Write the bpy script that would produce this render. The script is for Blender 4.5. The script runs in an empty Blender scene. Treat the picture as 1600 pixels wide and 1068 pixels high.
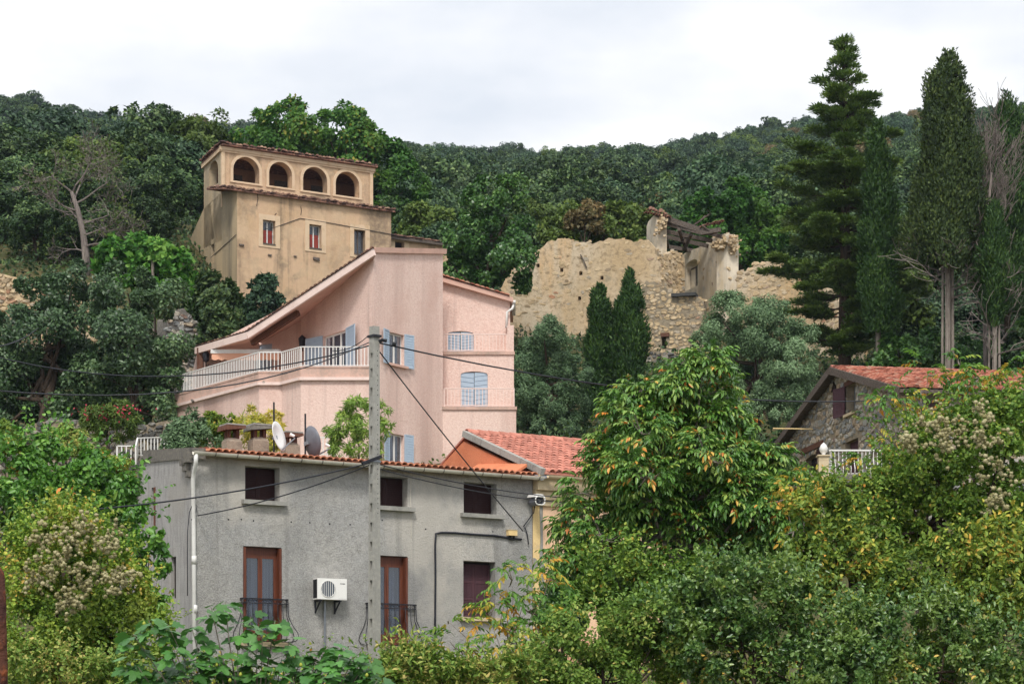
import bpy, math, random
import numpy as np
from mathutils import Vector, Matrix, Quaternion
from mathutils.geometry import tessellate_polygon

# ------------------------------------------------------------------ camera, sky, sun, exposure
scene = bpy.context.scene
COL = scene.collection
F, HX, HY = 3700.0, 800.0, 1200.0          # focal length, principal column and horizon row (pixels of the 1600 px photograph)
cam_d = bpy.data.cameras.new('camera')
cam = bpy.data.objects.new('camera', cam_d)
COL.objects.link(cam)
scene.camera = cam
cam.location = (0, 0, 0)
cam.rotation_euler = (math.radians(90), 0, 0)
cam_d.sensor_width = 36
cam_d.lens = F / 1600 * 36
cam_d.shift_y = (HY - 534) / 1600
cam_d.clip_start = 0.1
cam_d.clip_end = 5000

SUN_TO = Vector((-0.04, -0.66, 0.86)).normalized()
world = bpy.data.worlds.new('World')
scene.world = world
world.use_nodes = True
nt = world.node_tree
nt.nodes.clear()
N = nt.nodes.new
out = N('ShaderNodeOutputWorld')
sky = N('ShaderNodeTexSky')
sky.sky_type = 'NISHITA'
sky.sun_disc = False
sky.sun_elevation = math.asin(SUN_TO.z)
sky.sun_rotation = math.atan2(SUN_TO.x, SUN_TO.y)
bg1 = N('ShaderNodeBackground'); bg1.inputs['Strength'].default_value = 0.10
bg2 = N('ShaderNodeBackground'); bg2.inputs['Strength'].default_value = 1.0
tc = N('ShaderNodeTexCoord')
mp = N('ShaderNodeMapping'); mp.inputs['Scale'].default_value = (1.0, 1.0, 2.6); mp.inputs['Location'].default_value = (3.1, 0.4, 1.7)
nz = N('ShaderNodeTexNoise'); nz.inputs['Scale'].default_value = 8.0; nz.inputs['Detail'].default_value = 5; nz.inputs['Roughness'].default_value = 0.5
rp = N('ShaderNodeValToRGB')
rp.color_ramp.elements[0].position = 0.33; rp.color_ramp.elements[0].color = (0.43, 0.455, 0.495, 1)
rp.color_ramp.elements[1].position = 0.66; rp.color_ramp.elements[1].color = (0.62, 0.62, 0.62, 1)
e = rp.color_ramp.elements.new(0.5); e.color = (0.52, 0.53, 0.55, 1)
mx = N('ShaderNodeMixShader'); mx.inputs['Fac'].default_value = 0.96
L = nt.links.new
L(sky.outputs[0], bg1.inputs['Color'])
L(tc.outputs['Generated'], mp.inputs['Vector']); L(mp.outputs[0], nz.inputs['Vector']); L(nz.outputs['Fac'], rp.inputs['Fac']); L(rp.outputs['Color'], bg2.inputs['Color'])
L(bg1.outputs[0], mx.inputs[1]); L(bg2.outputs[0], mx.inputs[2]); L(mx.outputs[0], out.inputs['Surface'])

sun_d = bpy.data.lights.new('sun', 'SUN')
sun_d.energy = 1.5
sun_d.angle = math.radians(14)
sun_d.color = (1.0, 0.965, 0.90)
sun = bpy.data.objects.new('sun', sun_d)
COL.objects.link(sun)
sun.rotation_euler = (-SUN_TO).to_track_quat('-Z', 'Y').to_euler()

vs = scene.view_settings
vs.view_transform = 'Standard'
vs.look = 'None'
vs.gamma = 1
vs.use_curve_mapping = False
vs.exposure = 0.95
scene.cycles.max_bounces = 6
scene.cycles.diffuse_bounces = 3
scene.cycles.glossy_bounces = 2
scene.cycles.transmission_bounces = 4
scene.cycles.use_adaptive_sampling = True
scene.cycles.adaptive_threshold = 0.02
scene.cycles.use_denoising = True

# ------------------------------------------------------------------ helpers: pixels, materials, meshes
random.seed(7)
RNG = np.random.default_rng(11)

def P(px, py, Y):
    return Vector(((px - HX) / F * Y, Y, (HY - py) / F * Y))

def srgb(r, g, b):
    f = lambda c: (c / 255 / 12.92) if c / 255 <= 0.04045 else ((c / 255 + 0.055) / 1.055) ** 2.4
    return (f(r), f(g), f(b))

def c4(c):
    return (c[0], c[1], c[2], 1.0)

MATS = {}

def material(name, base, rough=0.85, spec=0.25, layers=(), bumps=(), metal=0.0, stretch=None, tint=None, rnd=0.0):
    """base colour, layers = [(noise scale, xyz stretch, detail, low, high, colour, amount)], bumps = [(scale, xyz stretch, strength, kind)]"""
    m = bpy.data.materials.new(name)
    m.use_nodes = True
    t = m.node_tree
    n, l = t.nodes, t.links
    b = n['Principled BSDF']
    b.inputs['Roughness'].default_value = rough
    b.inputs['Specular IOR Level'].default_value = spec
    b.inputs['Metallic'].default_value = metal
    co = n.new('ShaderNodeTexCoord')
    def noise(scale, st, detail, kind='noise'):
        mpn = n.new('ShaderNodeMapping')
        mpn.inputs['Scale'].default_value = st
        l.new(co.outputs['Object'], mpn.inputs['Vector'])
        if kind == 'voronoi':
            k = n.new('ShaderNodeTexVoronoi'); k.inputs['Scale'].default_value = scale
            l.new(mpn.outputs[0], k.inputs['Vector'])
            return k.outputs['Distance']
        k = n.new('ShaderNodeTexNoise')
        k.inputs['Scale'].default_value = scale
        k.inputs['Detail'].default_value = detail
        k.inputs['Roughness'].default_value = 0.6
        l.new(mpn.outputs[0], k.inputs['Vector'])
        return k.outputs['Fac']
    if tint:
        at = n.new('ShaderNodeAttribute'); at.attribute_name = 'tint'
        rm = n.new('ShaderNodeValToRGB')
        els = rm.color_ramp.elements
        els[0].position = tint[0][0]; els[0].color = c4(tint[0][1])
        els[1].position = tint[-1][0]; els[1].color = c4(tint[-1][1])
        for p, c in tint[1:-1]:
            e = els.new(p); e.color = c4(c)
        l.new(at.outputs['Fac'], rm.inputs['Fac'])
        cur = rm.outputs['Color']
    else:
        r = n.new('ShaderNodeRGB'); r.outputs[0].default_value = c4(base)
        cur = r.outputs[0]
    for (sc, st, det, lo, hi, col, amt) in layers:
        fac = noise(sc, st, det)
        mr = n.new('ShaderNodeMapRange')
        mr.inputs['From Min'].default_value = lo; mr.inputs['From Max'].default_value = hi
        mr.inputs['To Min'].default_value = 0; mr.inputs['To Max'].default_value = amt
        l.new(fac, mr.inputs['Value'])
        mi = n.new('ShaderNodeMix'); mi.data_type = 'RGBA'
        l.new(mr.outputs[0], mi.inputs['Factor']); l.new(cur, mi.inputs['A']); mi.inputs['B'].default_value = c4(col)
        cur = mi.outputs['Result']
    if rnd:
        oi = n.new('ShaderNodeObjectInfo')
        mr = n.new('ShaderNodeMapRange'); mr.inputs['To Min'].default_value = 1 - rnd; mr.inputs['To Max'].default_value = 1 + rnd
        l.new(oi.outputs['Random'], mr.inputs['Value'])
        mu = n.new('ShaderNodeVectorMath'); mu.operation = 'SCALE'
        l.new(cur, mu.inputs[0]); l.new(mr.outputs[0], mu.inputs['Scale'])
        cur = mu.outputs[0]
    l.new(cur, b.inputs['Base Color'])
    nrm = None
    for (sc, st, strength, kind) in bumps:
        f = noise(sc, st, 4, kind)
        bp = n.new('ShaderNodeBump'); bp.inputs['Strength'].default_value = strength; bp.inputs['Distance'].default_value = 0.03
        l.new(f, bp.inputs['Height'])
        if nrm: l.new(nrm, bp.inputs['Normal'])
        nrm = bp.outputs[0]
    if nrm: l.new(nrm, b.inputs['Normal'])
    MATS[name] = m
    return m

def leaf_material(name, ramp, trans=0.28, rough=0.55, spec=0.3, rnd=0.0, patch=None):
    """leaf colours over the per-leaf random value 'tint'; patch = (scale, colour, amount) for larger drifts of another leaf colour"""
    m = bpy.data.materials.new(name)
    m.use_nodes = True
    t = m.node_tree
    n, l = t.nodes, t.links
    b = n['Principled BSDF']
    b.inputs['Roughness'].default_value = rough
    b.inputs['Specular IOR Level'].default_value = spec
    at = n.new('ShaderNodeAttribute'); at.attribute_name = 'tint'
    rm = n.new('ShaderNodeValToRGB')
    els = rm.color_ramp.elements
    els[0].position = ramp[0][0]; els[0].color = c4(ramp[0][1])
    els[1].position = ramp[-1][0]; els[1].color = c4(ramp[-1][1])
    for p, c in ramp[1:-1]:
        e = els.new(p); e.color = c4(c)
    l.new(at.outputs['Fac'], rm.inputs['Fac'])
    cur = rm.outputs['Color']
    if patch:
        co = n.new('ShaderNodeTexCoord')
        k = n.new('ShaderNodeTexNoise'); k.inputs['Scale'].default_value = patch[0]; k.inputs['Detail'].default_value = 3
        l.new(co.outputs['Object'], k.inputs['Vector'])
        mr = n.new('ShaderNodeMapRange'); mr.inputs['From Min'].default_value = 0.48; mr.inputs['From Max'].default_value = 0.64; mr.inputs['To Max'].default_value = patch[2]
        l.new(k.outputs['Fac'], mr.inputs['Value'])
        mi = n.new('ShaderNodeMix'); mi.data_type = 'RGBA'
        l.new(mr.outputs[0], mi.inputs['Factor']); l.new(cur, mi.inputs['A']); mi.inputs['B'].default_value = c4(patch[1])
        cur = mi.outputs['Result']
    if rnd:
        oi = n.new('ShaderNodeObjectInfo')
        mr = n.new('ShaderNodeMapRange'); mr.inputs['To Min'].default_value = 1 - rnd; mr.inputs['To Max'].default_value = 1 + rnd
        l.new(oi.outputs['Random'], mr.inputs['Value'])
        mu = n.new('ShaderNodeVectorMath'); mu.operation = 'SCALE'
        l.new(cur, mu.inputs[0]); l.new(mr.outputs[0], mu.inputs['Scale'])
        cur = mu.outputs[0]
    l.new(cur, b.inputs['Base Color'])
    tr = n.new('ShaderNodeBsdfTranslucent')
    l.new(cur, tr.inputs['Color'])
    ms = n.new('ShaderNodeMixShader'); ms.inputs['Fac'].default_value = trans
    l.new(b.outputs[0], ms.inputs[1]); l.new(tr.outputs[0], ms.inputs[2])
    l.new(ms.outputs[0], n['Material Output'].inputs['Surface'])
    MATS[name] = m
    return m

def M(x):
    return MATS[x] if isinstance(x, str) else x

class MB:
    """collects shapes of ONE piece and links them as one mesh object"""
    def __init__(s):
        s.v, s.f, s.t = [], [], []
    def add(s, verts, faces, tint=0.5):
        k = len(s.v)
        s.v.extend([tuple(p) for p in verts])
        for f in faces:
            s.f.append(tuple(i + k for i in f)); s.t.append(tint)
        return s
    def hexa(s, p, tint=0.5):      # 8 points: bottom ring 0-3, top ring 4-7
        return s.add(p, [(0, 3, 2, 1), (4, 5, 6, 7), (0, 1, 5, 4), (1, 2, 6, 5), (2, 3, 7, 6), (3, 0, 4, 7)], tint)
    def box(s, a, b):
        x0, y0, z0 = a; x1, y1, z1 = b
        return s.hexa([(x0, y0, z0), (x1, y0, z0), (x1, y1, z0), (x0, y1, z0), (x0, y0, z1), (x1, y0, z1), (x1, y1, z1), (x0, y1, z1)])
    def bar(s, p, q, w, h, up=Vector((0, 0, 1))):      # rectangular bar from p to q
        p, q = Vector(p), Vector(q)
        d = (q - p).normalized()
        x = d.cross(up)
        if x.length < 1e-4: x = Vector((1, 0, 0))
        x.normalize(); z = x.cross(d)
        x *= w / 2; z *= h / 2
        return s.hexa([p - x - z, p + x - z, q + x - z, q - x - z, p - x + z, p + x + z, q + x + z, q - x + z])
    def prism(s, poly, vec):
        k = len(poly); vec = Vector(vec)
        a = [Vector(p) for p in poly]; b = [p + vec for p in a]
        tri = tessellate_polygon([a])
        fs = [tuple(t) for t in tri] + [tuple(i + k for i in reversed(t)) for t in tri] + [(i, (i + 1) % k, (i + 1) % k + k, i + k) for i in range(k)]
        return s.add(a + b, fs)
    def tube(s, pts, r, n=6, cap=True):
        pts = [Vector(p) for p in pts]
        rs = r if hasattr(r, '__len__') else [r] * len(pts)
        vs_, k = [], len(pts)
        x = None
        for i, p in enumerate(pts):
            d = (pts[min(i + 1, k - 1)] - pts[max(i - 1, 0)]).normalized()
            if x is None:
                x = d.orthogonal().normalized()
            else:
                x = (x - d * x.dot(d)).normalized()
            y = d.cross(x)
            for j in range(n):
                a = 2 * math.pi * j / n
                vs_.append(p + (x * math.cos(a) + y * math.sin(a)) * rs[i])
        fs = [(i * n + j, i * n + (j + 1) % n, (i + 1) * n + (j + 1) % n, (i + 1) * n + j) for i in range(k - 1) for j in range(n)]
        if cap:
            fs += [tuple(reversed(range(n))), tuple(range((k - 1) * n, k * n))]
        return s.add(vs_, fs)
    def lathe(s, c, prof, n=14, axis=Vector((0, 0, 1))):
        c = Vector(c); axis = Vector(axis).normalized(); x = axis.orthogonal().normalized(); y = axis.cross(x)
        vs_ = []
        for (r, h) in prof:
            for j in range(n):
                a = 2 * math.pi * j / n
                vs_.append(c + axis * h + (x * math.cos(a) + y * math.sin(a)) * r)
        k = len(prof)
        return s.add(vs_, [(i * n + j, i * n + (j + 1) % n, (i + 1) * n + (j + 1) % n, (i + 1) * n + j) for i in range(k - 1) for j in range(n)])
    def mesh(s, name):
        me = bpy.data.meshes.new(name)
        me.from_pydata(s.v, [], s.f)
        if len(set(s.t)) > 1:
            at = me.attributes.new('tint', 'FLOAT', 'FACE')
            at.data.foreach_set('value', s.t)
        return me
    def build(s, name, mat, parent=None, smooth=False):
        return obj(name, s.mesh(name), mat, parent, smooth)

def np_mesh(name, V, Q, tint=None):
    """quads mesh from arrays"""
    me = bpy.data.meshes.new(name)
    V = np.ascontiguousarray(V, dtype=np.float32); Q = np.ascontiguousarray(Q, dtype=np.int32)
    k = Q.shape[1]
    me.vertices.add(len(V)); me.vertices.foreach_set('co', V.ravel())
    me.loops.add(Q.size); me.loops.foreach_set('vertex_index', Q.ravel())
    me.polygons.add(len(Q)); me.polygons.foreach_set('loop_start', np.arange(0, Q.size, k, dtype=np.int32))
    me.update(calc_edges=True)
    if tint is not None:
        at = me.attributes.new('tint', 'FLOAT', 'FACE')
        at.data.foreach_set('value', np.ascontiguousarray(tint, dtype=np.float32))
    return me

def world_loc(o):
    return Vector(o['_loc']) if o is not None and '_loc' in o else Vector((0, 0, 0))

def obj(name, me, mat=None, parent=None, smooth=False):
    o = bpy.data.objects.new(name, me)
    COL.objects.link(o)
    if mat is not None:
        for m in (mat if isinstance(mat, (list, tuple)) else [mat]):
            if len(me.materials) < (len(mat) if isinstance(mat, (list, tuple)) else 1): me.materials.append(M(m))
    if smooth and len(me.polygons):
        me.polygons.foreach_set('use_smooth', [True] * len(me.polygons))
    if parent is not None:
        o.parent = parent
        if parent.type == 'EMPTY' and parent.get('_w'):
            o.matrix_parent_inverse = Matrix.Translation(-parent.location)
    return o

def thing(name, label, cat, loc=(0, 0, 0), group=None, local=False):
    """Empty at a thing's base; parts given in world coordinates unless local"""
    o = bpy.data.objects.new(name, None)
    COL.objects.link(o)
    o.location = loc
    o.empty_display_size = 0.3
    if not local: o['_w'] = 1
    o['label'] = label; o['category'] = cat
    if group: o['group'] = group
    return o

def tag(o, label, cat, group=None):
    o['label'] = label; o['category'] = cat
    if group: o['group'] = group
    return o

def structure(o):
    o['kind'] = 'structure'
    return o

def stuff(o):
    o['kind'] = 'stuff'
    return o

class Wall:
    """a vertical plane in the place; u runs left to right along it, z up, d out of it"""
    def __init__(s, p0, p1):
        s.o = Vector((p0[0], p0[1])); e = Vector((p1[0], p1[1])) - s.o
        s.len = e.length; s.dir = e.normalized(); s.n = Vector((s.dir.y, -s.dir.x))
    @staticmethod
    def px(px0, Y0, px1, Y1):
        return Wall(((px0 - HX) / F * Y0, Y0), ((px1 - HX) / F * Y1, Y1))
    def hit(s, px, py, d=0):
        o = s.o + s.n * d; r = (px - HX) / F
        u = (r * o.y - o.x) / (s.dir.x - r * s.dir.y)
        Y = o.y + u * s.dir.y
        return u, (HY - py) / F * Y
    def pt(s, u, z, d=0):
        p = s.o + s.dir * u + s.n * d
        return Vector((p.x, p.y, z))
    def rect(s, px0, py0, px1, py1, d=0):
        """u0, u1, z0, z1 of a rectangle whose left edge, right edge, top (at its left) and bottom (at its left) are given"""
        u0, z1 = s.hit(px0, py0, d); u1 = s.hit(px1, py0, d)[0]; z0 = s.hit(px0, py1, d)[1]
        return u0, u1, z0, z1
    def box(s, mb, u0, u1, z0, z1, d0, d1):
        return mb.hexa([s.pt(u0, z0, d1), s.pt(u1, z0, d1), s.pt(u1, z0, d0), s.pt(u0, z0, d0), s.pt(u0, z1, d1), s.pt(u1, z1, d1), s.pt(u1, z1, d0), s.pt(u0, z1, d0)])
    def face(s, mb, outer, holes=(), depth=0.25, d=0):
        loops = [[Vector((u, z, 0)) for u, z in outer]] + [[Vector((u, z, 0)) for u, z in h] for h in holes]
        tri = tessellate_polygon(loops)
        flat = [p for lp in loops for p in lp]
        mb.add([s.pt(p.x, p.y, d) for p in flat], [tuple(t) for t in tri])
        for h in holes:
            k = len(h)
            mb.add([s.pt(u, z, d) for u, z in h] + [s.pt(u, z, d - depth) for u, z in h], [(i, (i + 1) % k, (i + 1) % k + k, i + k) for i in range(k)])
        return mb
    def loop(s, u0, u1, z0, z1):
        return [(u0, z0), (u1, z0), (u1, z1), (u0, z1)]
    def arch(s, u0, u1, z0, z1, n=9, flat=1.0):
        """opening with a round head reaching z1"""
        r = (u1 - u0) / 2; c = (u0 + u1) / 2; rz = r * flat
        return [(u0, z0), (u1, z0)] + [(c + r * math.cos(math.pi * i / n), z1 - rz + rz * math.sin(math.pi * i / n)) for i in range(n + 1)]

# ------------------------------------------------------------------ the lie of the land
SKY_PX = [-400, 0, 60, 130, 200, 340, 480, 640, 870, 1000, 1100, 1250, 1400, 1600, 2000]
SKY_PY = [148, 152, 150, 180, 186, 198, 215, 236, 242, 236, 219, 190, 178, 166, 150]

RIDGE_Y = 560.0
HAZE = 0.00011

def smooth(a, b, x):
    t = np.clip((x - a) / (b - a), 0, 1)
    return t * t * (3 - 2 * t)

def G(X, Y):
    X = np.asarray(X, dtype=float); Y = np.asarray(Y, dtype=float)
    near = np.interp(Y, [-60, 0, 20, 40, 50, 56, 66, 72, 78, 84, 90, 95, 100, 105, 112, 120, 128, 135, 150],
                     [-3.5, -1.7, -1.6, -0.6, 0.7, 1.9, 3.0, 5.6, 9.0, 10.4, 11.6, 12.7, 13.9, 16.0, 18.3, 21.0, 24.3, 27.0, 31.0])
    pxr = HX + F * X / RIDGE_Y
    e = (HY - np.interp(pxr, SKY_PX, SKY_PY)) / F - 5.2 / RIDGE_Y
    k = np.interp(Y, [150, 220, 330, 450, RIDGE_Y], [0.0, 0.36, 0.68, 0.88, 1.0])
    far = Y * (0.2067 + (e - 0.2067) * k)
    ridge = RIDGE_Y * e - np.clip(Y - RIDGE_Y, 0, None) * 0.12
    z = np.where(Y < 150, near, np.where(Y < RIDGE_Y, far, ridge))
    z = z + 4.0 * smooth(13, 20, -X) * smooth(117.6, 120.5, Y) * (1 - smooth(150, 230, Y))
    z = z - 1.6 * smooth(8, 16, X) * smooth(70, 84, Y) * (1 - smooth(100, 112, Y))
    return z

def g1(X, Y):
    return float(G(X, Y))

def ground_at(px, Y):
    X = (px - HX) / F * Y
    return Vector((X, Y, g1(X, Y)))

# ------------------------------------------------------------------ materials
I3 = (1, 1, 1)
material('ground_mat', srgb(78, 78, 52), 0.95, 0.1, [(0.7, I3, 5, 0.4, 0.65, srgb(112, 98, 72), 0.7), (4, I3, 5, 0.45, 0.6, srgb(62, 70, 40), 0.8)], [(3, I3, 0.6, 'noise')])
material('roughcast_grey', srgb(181, 180, 179), 0.95, 0.1,
         [(0.42, I3, 6, 0.40, 0.66, srgb(198, 193, 184), 0.8), (0.9, (1, 1, 0.18), 5, 0.5, 0.72, srgb(132, 133, 133), 0.6), (7, I3, 6, 0.42, 0.70, srgb(134, 132, 128), 0.6), (26, I3, 4, 0.42, 0.66, srgb(120, 118, 114), 0.45), (40, I3, 3, 0.45, 0.66, srgb(214, 210, 202), 0.45), (0.20, (1, 1, 1.3), 6, 0.45, 0.58, srgb(144, 143, 141), 0.6), (0.33, (1, 1, .8), 6, .53, .64, srgb(210, 203, 192), .6), (1.7, (1, 1, .06), 4, .6, .72, srgb(110, 108, 104), .5)],
         [(22, I3, 0.9, 'noise'), (55, I3, 0.8, 'noise')])
material('roughcast_side', srgb(172, 169, 167), 0.95, 0.1,
         [(9, (1, 1, 0.22), 5, 0.42, 0.66, srgb(130, 128, 127), 0.6), (.8, (1, 1, .1), 5, .5, .7, srgb(120, 118, 118), .5), (0.5, I3, 5, 0.5, 0.7, srgb(166, 160, 152), 0.6), (30, I3, 3, 0.45, 0.65, srgb(178, 174, 170), 0.4)],
         [(45, (1, 1, 0.35), 0.8, 'noise')])
material('pink_render', srgb(233, 205, 193), 0.92, 0.1,
         [(0.35, I3, 5, 0.42, 0.68, srgb(234, 210, 198), 0.8), (0.55, (1, 1, 0.07), 6, 0.50, 0.66, srgb(180, 148, 138), 0.6), (.22, I3, 5, .55, .62, srgb(214, 180, 167), .6), (2.2, (1, 1, .05), 5, .58, .72, srgb(156, 128, 120), .4), (14, I3, 4, 0.42, 0.66, srgb(206, 166, 152), 0.5), (30, I3, 3, 0.5, 0.7, srgb(240, 208, 192), 0.35)],
         [(16, I3, 0.75, 'noise'), (40, I3, 0.5, 'noise')])
material('pink_stained', srgb(204, 172, 158), 0.92, 0.1,
         [(1.6, (1, 1, 0.3), 5, 0.40, 0.66, srgb(160, 142, 130), 0.85), (8, I3, 4, 0.45, 0.66, srgb(216, 176, 158), 0.5)],
         [(16, I3, 0.5, 'noise')])
material('pink_trim', srgb(212, 174, 158), 0.85, 0.15, [(2, I3, 4, 0.45, 0.7, srgb(180, 146, 132), 0.5)], [(20, I3, 0.3, 'noise')])
material('peach_render', srgb(236, 198, 166), 0.92, 0.1,
         [(0.7, I3, 5, 0.42, 0.62, srgb(244, 206, 168), 0.8), (0.9, I3, 5, 0.55, 0.66, srgb(226, 160, 138), 0.7), (7, I3, 4, 0.55, 0.7, srgb(206, 160, 126), 0.5)], [(18, I3, 0.4, 'noise')])
material('yellow_render', srgb(236, 206, 150), 0.92, 0.1, [(1.5, I3, 5, 0.55, 0.66, srgb(190, 170, 140), 0.8), (9, I3, 4, 0.5, 0.7, srgb(214, 180, 130), 0.5)], [(18, I3, 0.4, 'noise')])
material('orange_render', srgb(212, 132, 96), 0.9, 0.12, [(1.2, I3, 5, 0.45, 0.66, srgb(198, 118, 84), 0.7), (20, I3, 4, 0.45, 0.7, srgb(224, 154, 118), 0.4)], [(20, I3, 0.6, 'noise')])
material('cornice_stone', srgb(204, 186, 154), 0.9, 0.12, [(2.2, (1, 1, 2), 5, 0.5, 0.7, srgb(160, 142, 116), 0.7)], [(14, I3, 0.3, 'noise')])
material('concrete', srgb(158, 156, 150), 0.92, 0.12, [(1.1, (1, 1, 0.15), 5, 0.45, 0.68, srgb(112, 112, 108), 0.75), (12, I3, 4, 0.45, 0.68, srgb(182, 178, 168), 0.5)], [(30, I3, 0.4, 'noise')])
material('concrete_dark', srgb(116, 112, 106), 0.95, 0.1, [(2.5, I3, 5, 0.45, 0.68, srgb(78, 76, 74), 0.75), (12, I3, 4, 0.45, 0.68, srgb(150, 142, 130), 0.5)], [(20, I3, 0.6, 'noise')])
material('terracotta_new', srgb(184, 122, 106), 0.8, 0.2, [(3, I3, 4, 0.4, 0.7, srgb(200, 144, 126), 0.6), (9, I3, 4, 0.5, 0.7, srgb(166, 94, 76), 0.6)], [(30, I3, 0.25, 'noise')], rnd=0.24)
material('terracotta_warm', srgb(182, 120, 92), 0.85, 0.15, [(3, I3, 4, 0.45, 0.7, srgb(146, 90, 68), 0.7), (11, I3, 4, 0.55, 0.7, srgb(206, 160, 120), 0.5)], [(30, I3, 0.3, 'noise')], rnd=0.28)
material('terracotta_old', srgb(128, 92, 78), 0.92, 0.1, [(4, I3, 4, 0.42, 0.62, srgb(92, 74, 70), 0.8), (9, I3, 4, 0.5, 0.66, srgb(172, 134, 112), 0.7)], [(20, I3, 0.4, 'noise')])
TNEW = [(0, srgb(118, 74, 62)), (.3, srgb(160, 100, 82)), (.6, srgb(180, 116, 96)), (.85, srgb(192, 136, 114)), (1, srgb(176, 152, 132))]
material('tiles_new', (.5, .3, .2), 0.85, 0.15, [(5, I3, 4, 0.5, 0.68, srgb(150, 92, 76), 0.5)], [(30, I3, 0.25, 'noise')], tint=TNEW)
material('tiles_old', (.5, .3, .2), 0.92, 0.1, [(6, I3, 4, 0.5, 0.66, srgb(84, 70, 66), 0.5)], [(20, I3, 0.4, 'noise')], tint=[(0, srgb(80, 64, 62)), (.4, srgb(118, 88, 78)), (.75, srgb(146, 112, 96)), (1, srgb(182, 150, 128))])
material('ochre_render', srgb(206, 174, 144), 0.93, 0.1,
         [(0.24, I3, 6, 0.44, 0.64, srgb(190, 158, 124), 0.8), (0.35, (1, 1, 0.12), 6, 0.47, 0.62, srgb(134, 116, 98), 0.85), (1.2, I3, 6, 0.53, 0.64, srgb(158, 138, 116), 0.75), (1.6, (1, 1, .07), 5, .55, .66, srgb(112, 98, 84), .6), (.3, I3, 5, .56, .63, srgb(214, 184, 152), .7), (5, I3, 5, 0.45, 0.7, srgb(218, 190, 152), 0.4)],
         [(7, I3, 0.5, 'noise'), (24, I3, 0.4, 'noise')])
material('ochre_grey', srgb(194, 172, 140), 0.93, 0.1,
         [(0.4, (1, 1, 0.25), 6, 0.42, 0.62, srgb(158, 146, 126), 0.8), (3, I3, 5, 0.5, 0.7, srgb(196, 176, 142), 0.5), (0.7, (1, 1, 0.1), 6, 0.52, 0.68, srgb(112, 106, 96), 0.6)],
         [(7, I3, 0.5, 'noise'), (24, I3, 0.4, 'noise')])
material('cream_trim', srgb(214, 188, 158), 0.9, 0.12, [(2, I3, 5, 0.5, 0.68, srgb(190, 160, 124), 0.6)], [(14, I3, 0.3, 'noise')])
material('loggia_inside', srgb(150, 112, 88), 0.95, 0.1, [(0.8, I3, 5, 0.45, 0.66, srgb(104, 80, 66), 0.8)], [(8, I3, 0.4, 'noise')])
material('rubble_ochre', srgb(204, 187, 162), 0.96, 0.08,
         [(0.3, (1, 1, 0.6), 6, 0.42, 0.62, srgb(182, 156, 118), 0.8), (0.8, (1, 1, 0.15), 5, 0.54, 0.7, srgb(206, 168, 120), 0.7), (5, I3, 6, 0.50, 0.66, srgb(142, 124, 100), 0.7), (1.1, I3, 5, 0.6, 0.7, srgb(152, 142, 122), 0.8)],
         [(3.2, I3, 0.5, 'voronoi'), (7, I3, 0.8, 'noise'), (20, I3, 0.6, 'noise')])
material('white_plaster', srgb(222, 210, 190), 0.93, 0.1, [(0.9, (1, 1, 0.3), 6, 0.44, 0.62, srgb(196, 176, 142), 0.85), (2.4, I3, 5, 0.5, 0.66, srgb(176, 168, 156), 0.7)], [(12, I3, 0.5, 'noise')])
STONE_GREY = [(0.0, srgb(124, 126, 126)), (0.35, srgb(158, 158, 154)), (0.6, srgb(176, 168, 152)), (0.8, srgb(188, 166, 138)), (0.93, srgb(202, 196, 184)), (1.0, srgb(140, 114, 100))]
STONE_OCHRE = [(0.0, srgb(150, 134, 112)), (0.4, srgb(192, 168, 132)), (0.8, srgb(208, 186, 152)), (0.94, srgb(168, 158, 142)), (1.0, srgb(184, 138, 108))]
STONE_DARK = [(0.0, srgb(74, 74, 74)), (0.5, srgb(112, 110, 106)), (0.85, srgb(140, 136, 128)), (1.0, srgb(168, 160, 146))]
material('stone_grey', (0.3, 0.3, 0.3), 0.95, 0.1, [(9, I3, 5, 0.45, 0.66, srgb(100, 96, 86), 0.5)], [(22, I3, 0.6, 'noise')], tint=STONE_GREY)
material('stone_ochre', (0.3, 0.3, 0.3), 0.95, 0.1, [(7, I3, 5, 0.5, 0.66, srgb(140, 120, 92), 0.5)], [(14, I3, 0.7, 'noise')], tint=STONE_OCHRE)
material('stone_dark', (0.3, 0.3, 0.3), 0.95, 0.1, [(7, I3, 5, 0.5, 0.66, srgb(70, 72, 66), 0.5)], [(14, I3, 0.7, 'noise')], tint=STONE_DARK)
material('mortar', srgb(150, 138, 118), 0.97, 0.05, [(5, I3, 5, 0.45, 0.66, srgb(108, 98, 84), 0.7)], [(12, I3, 0.7, 'noise')])
material('wood_red', srgb(112, 62, 42), 0.5, 0.4, [(6, (6, 6, 0.3), 4, 0.4, 0.68, srgb(78, 38, 26), 0.8)], [(20, (6, 6, 0.4), 0.2, 'noise')])
material('shutter_brown', srgb(48, 26, 26), 0.7, 0.25, [(5, (1, 1, 6), 4, 0.45, 0.68, srgb(42, 20, 22), 0.7)])
material('shutter_red', srgb(146, 66, 58), 0.75, 0.2, [(3, I3, 4, 0.45, 0.68, srgb(116, 52, 48), 0.7)])
material('shutter_plum', srgb(84, 56, 62), 0.7, 0.25, [(5, (4, 4, 0.4), 4, 0.45, 0.68, srgb(66, 42, 50), 0.7)])
material('shutter_blue', srgb(170, 186, 202), 0.6, 0.3, [(4, (1, 1, 3), 4, 0.5, 0.7, srgb(150, 168, 186), 0.6)])
material('white_paint', srgb(226, 224, 220), 0.5, 0.35, [(3, I3, 4, 0.5, 0.7, srgb(196, 192, 184), 0.5)])
material('pale_pink_paint', srgb(232, 208, 198), 0.6, 0.3, [(3, I3, 4, 0.5, 0.7, srgb(206, 178, 168), 0.5)])
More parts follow.
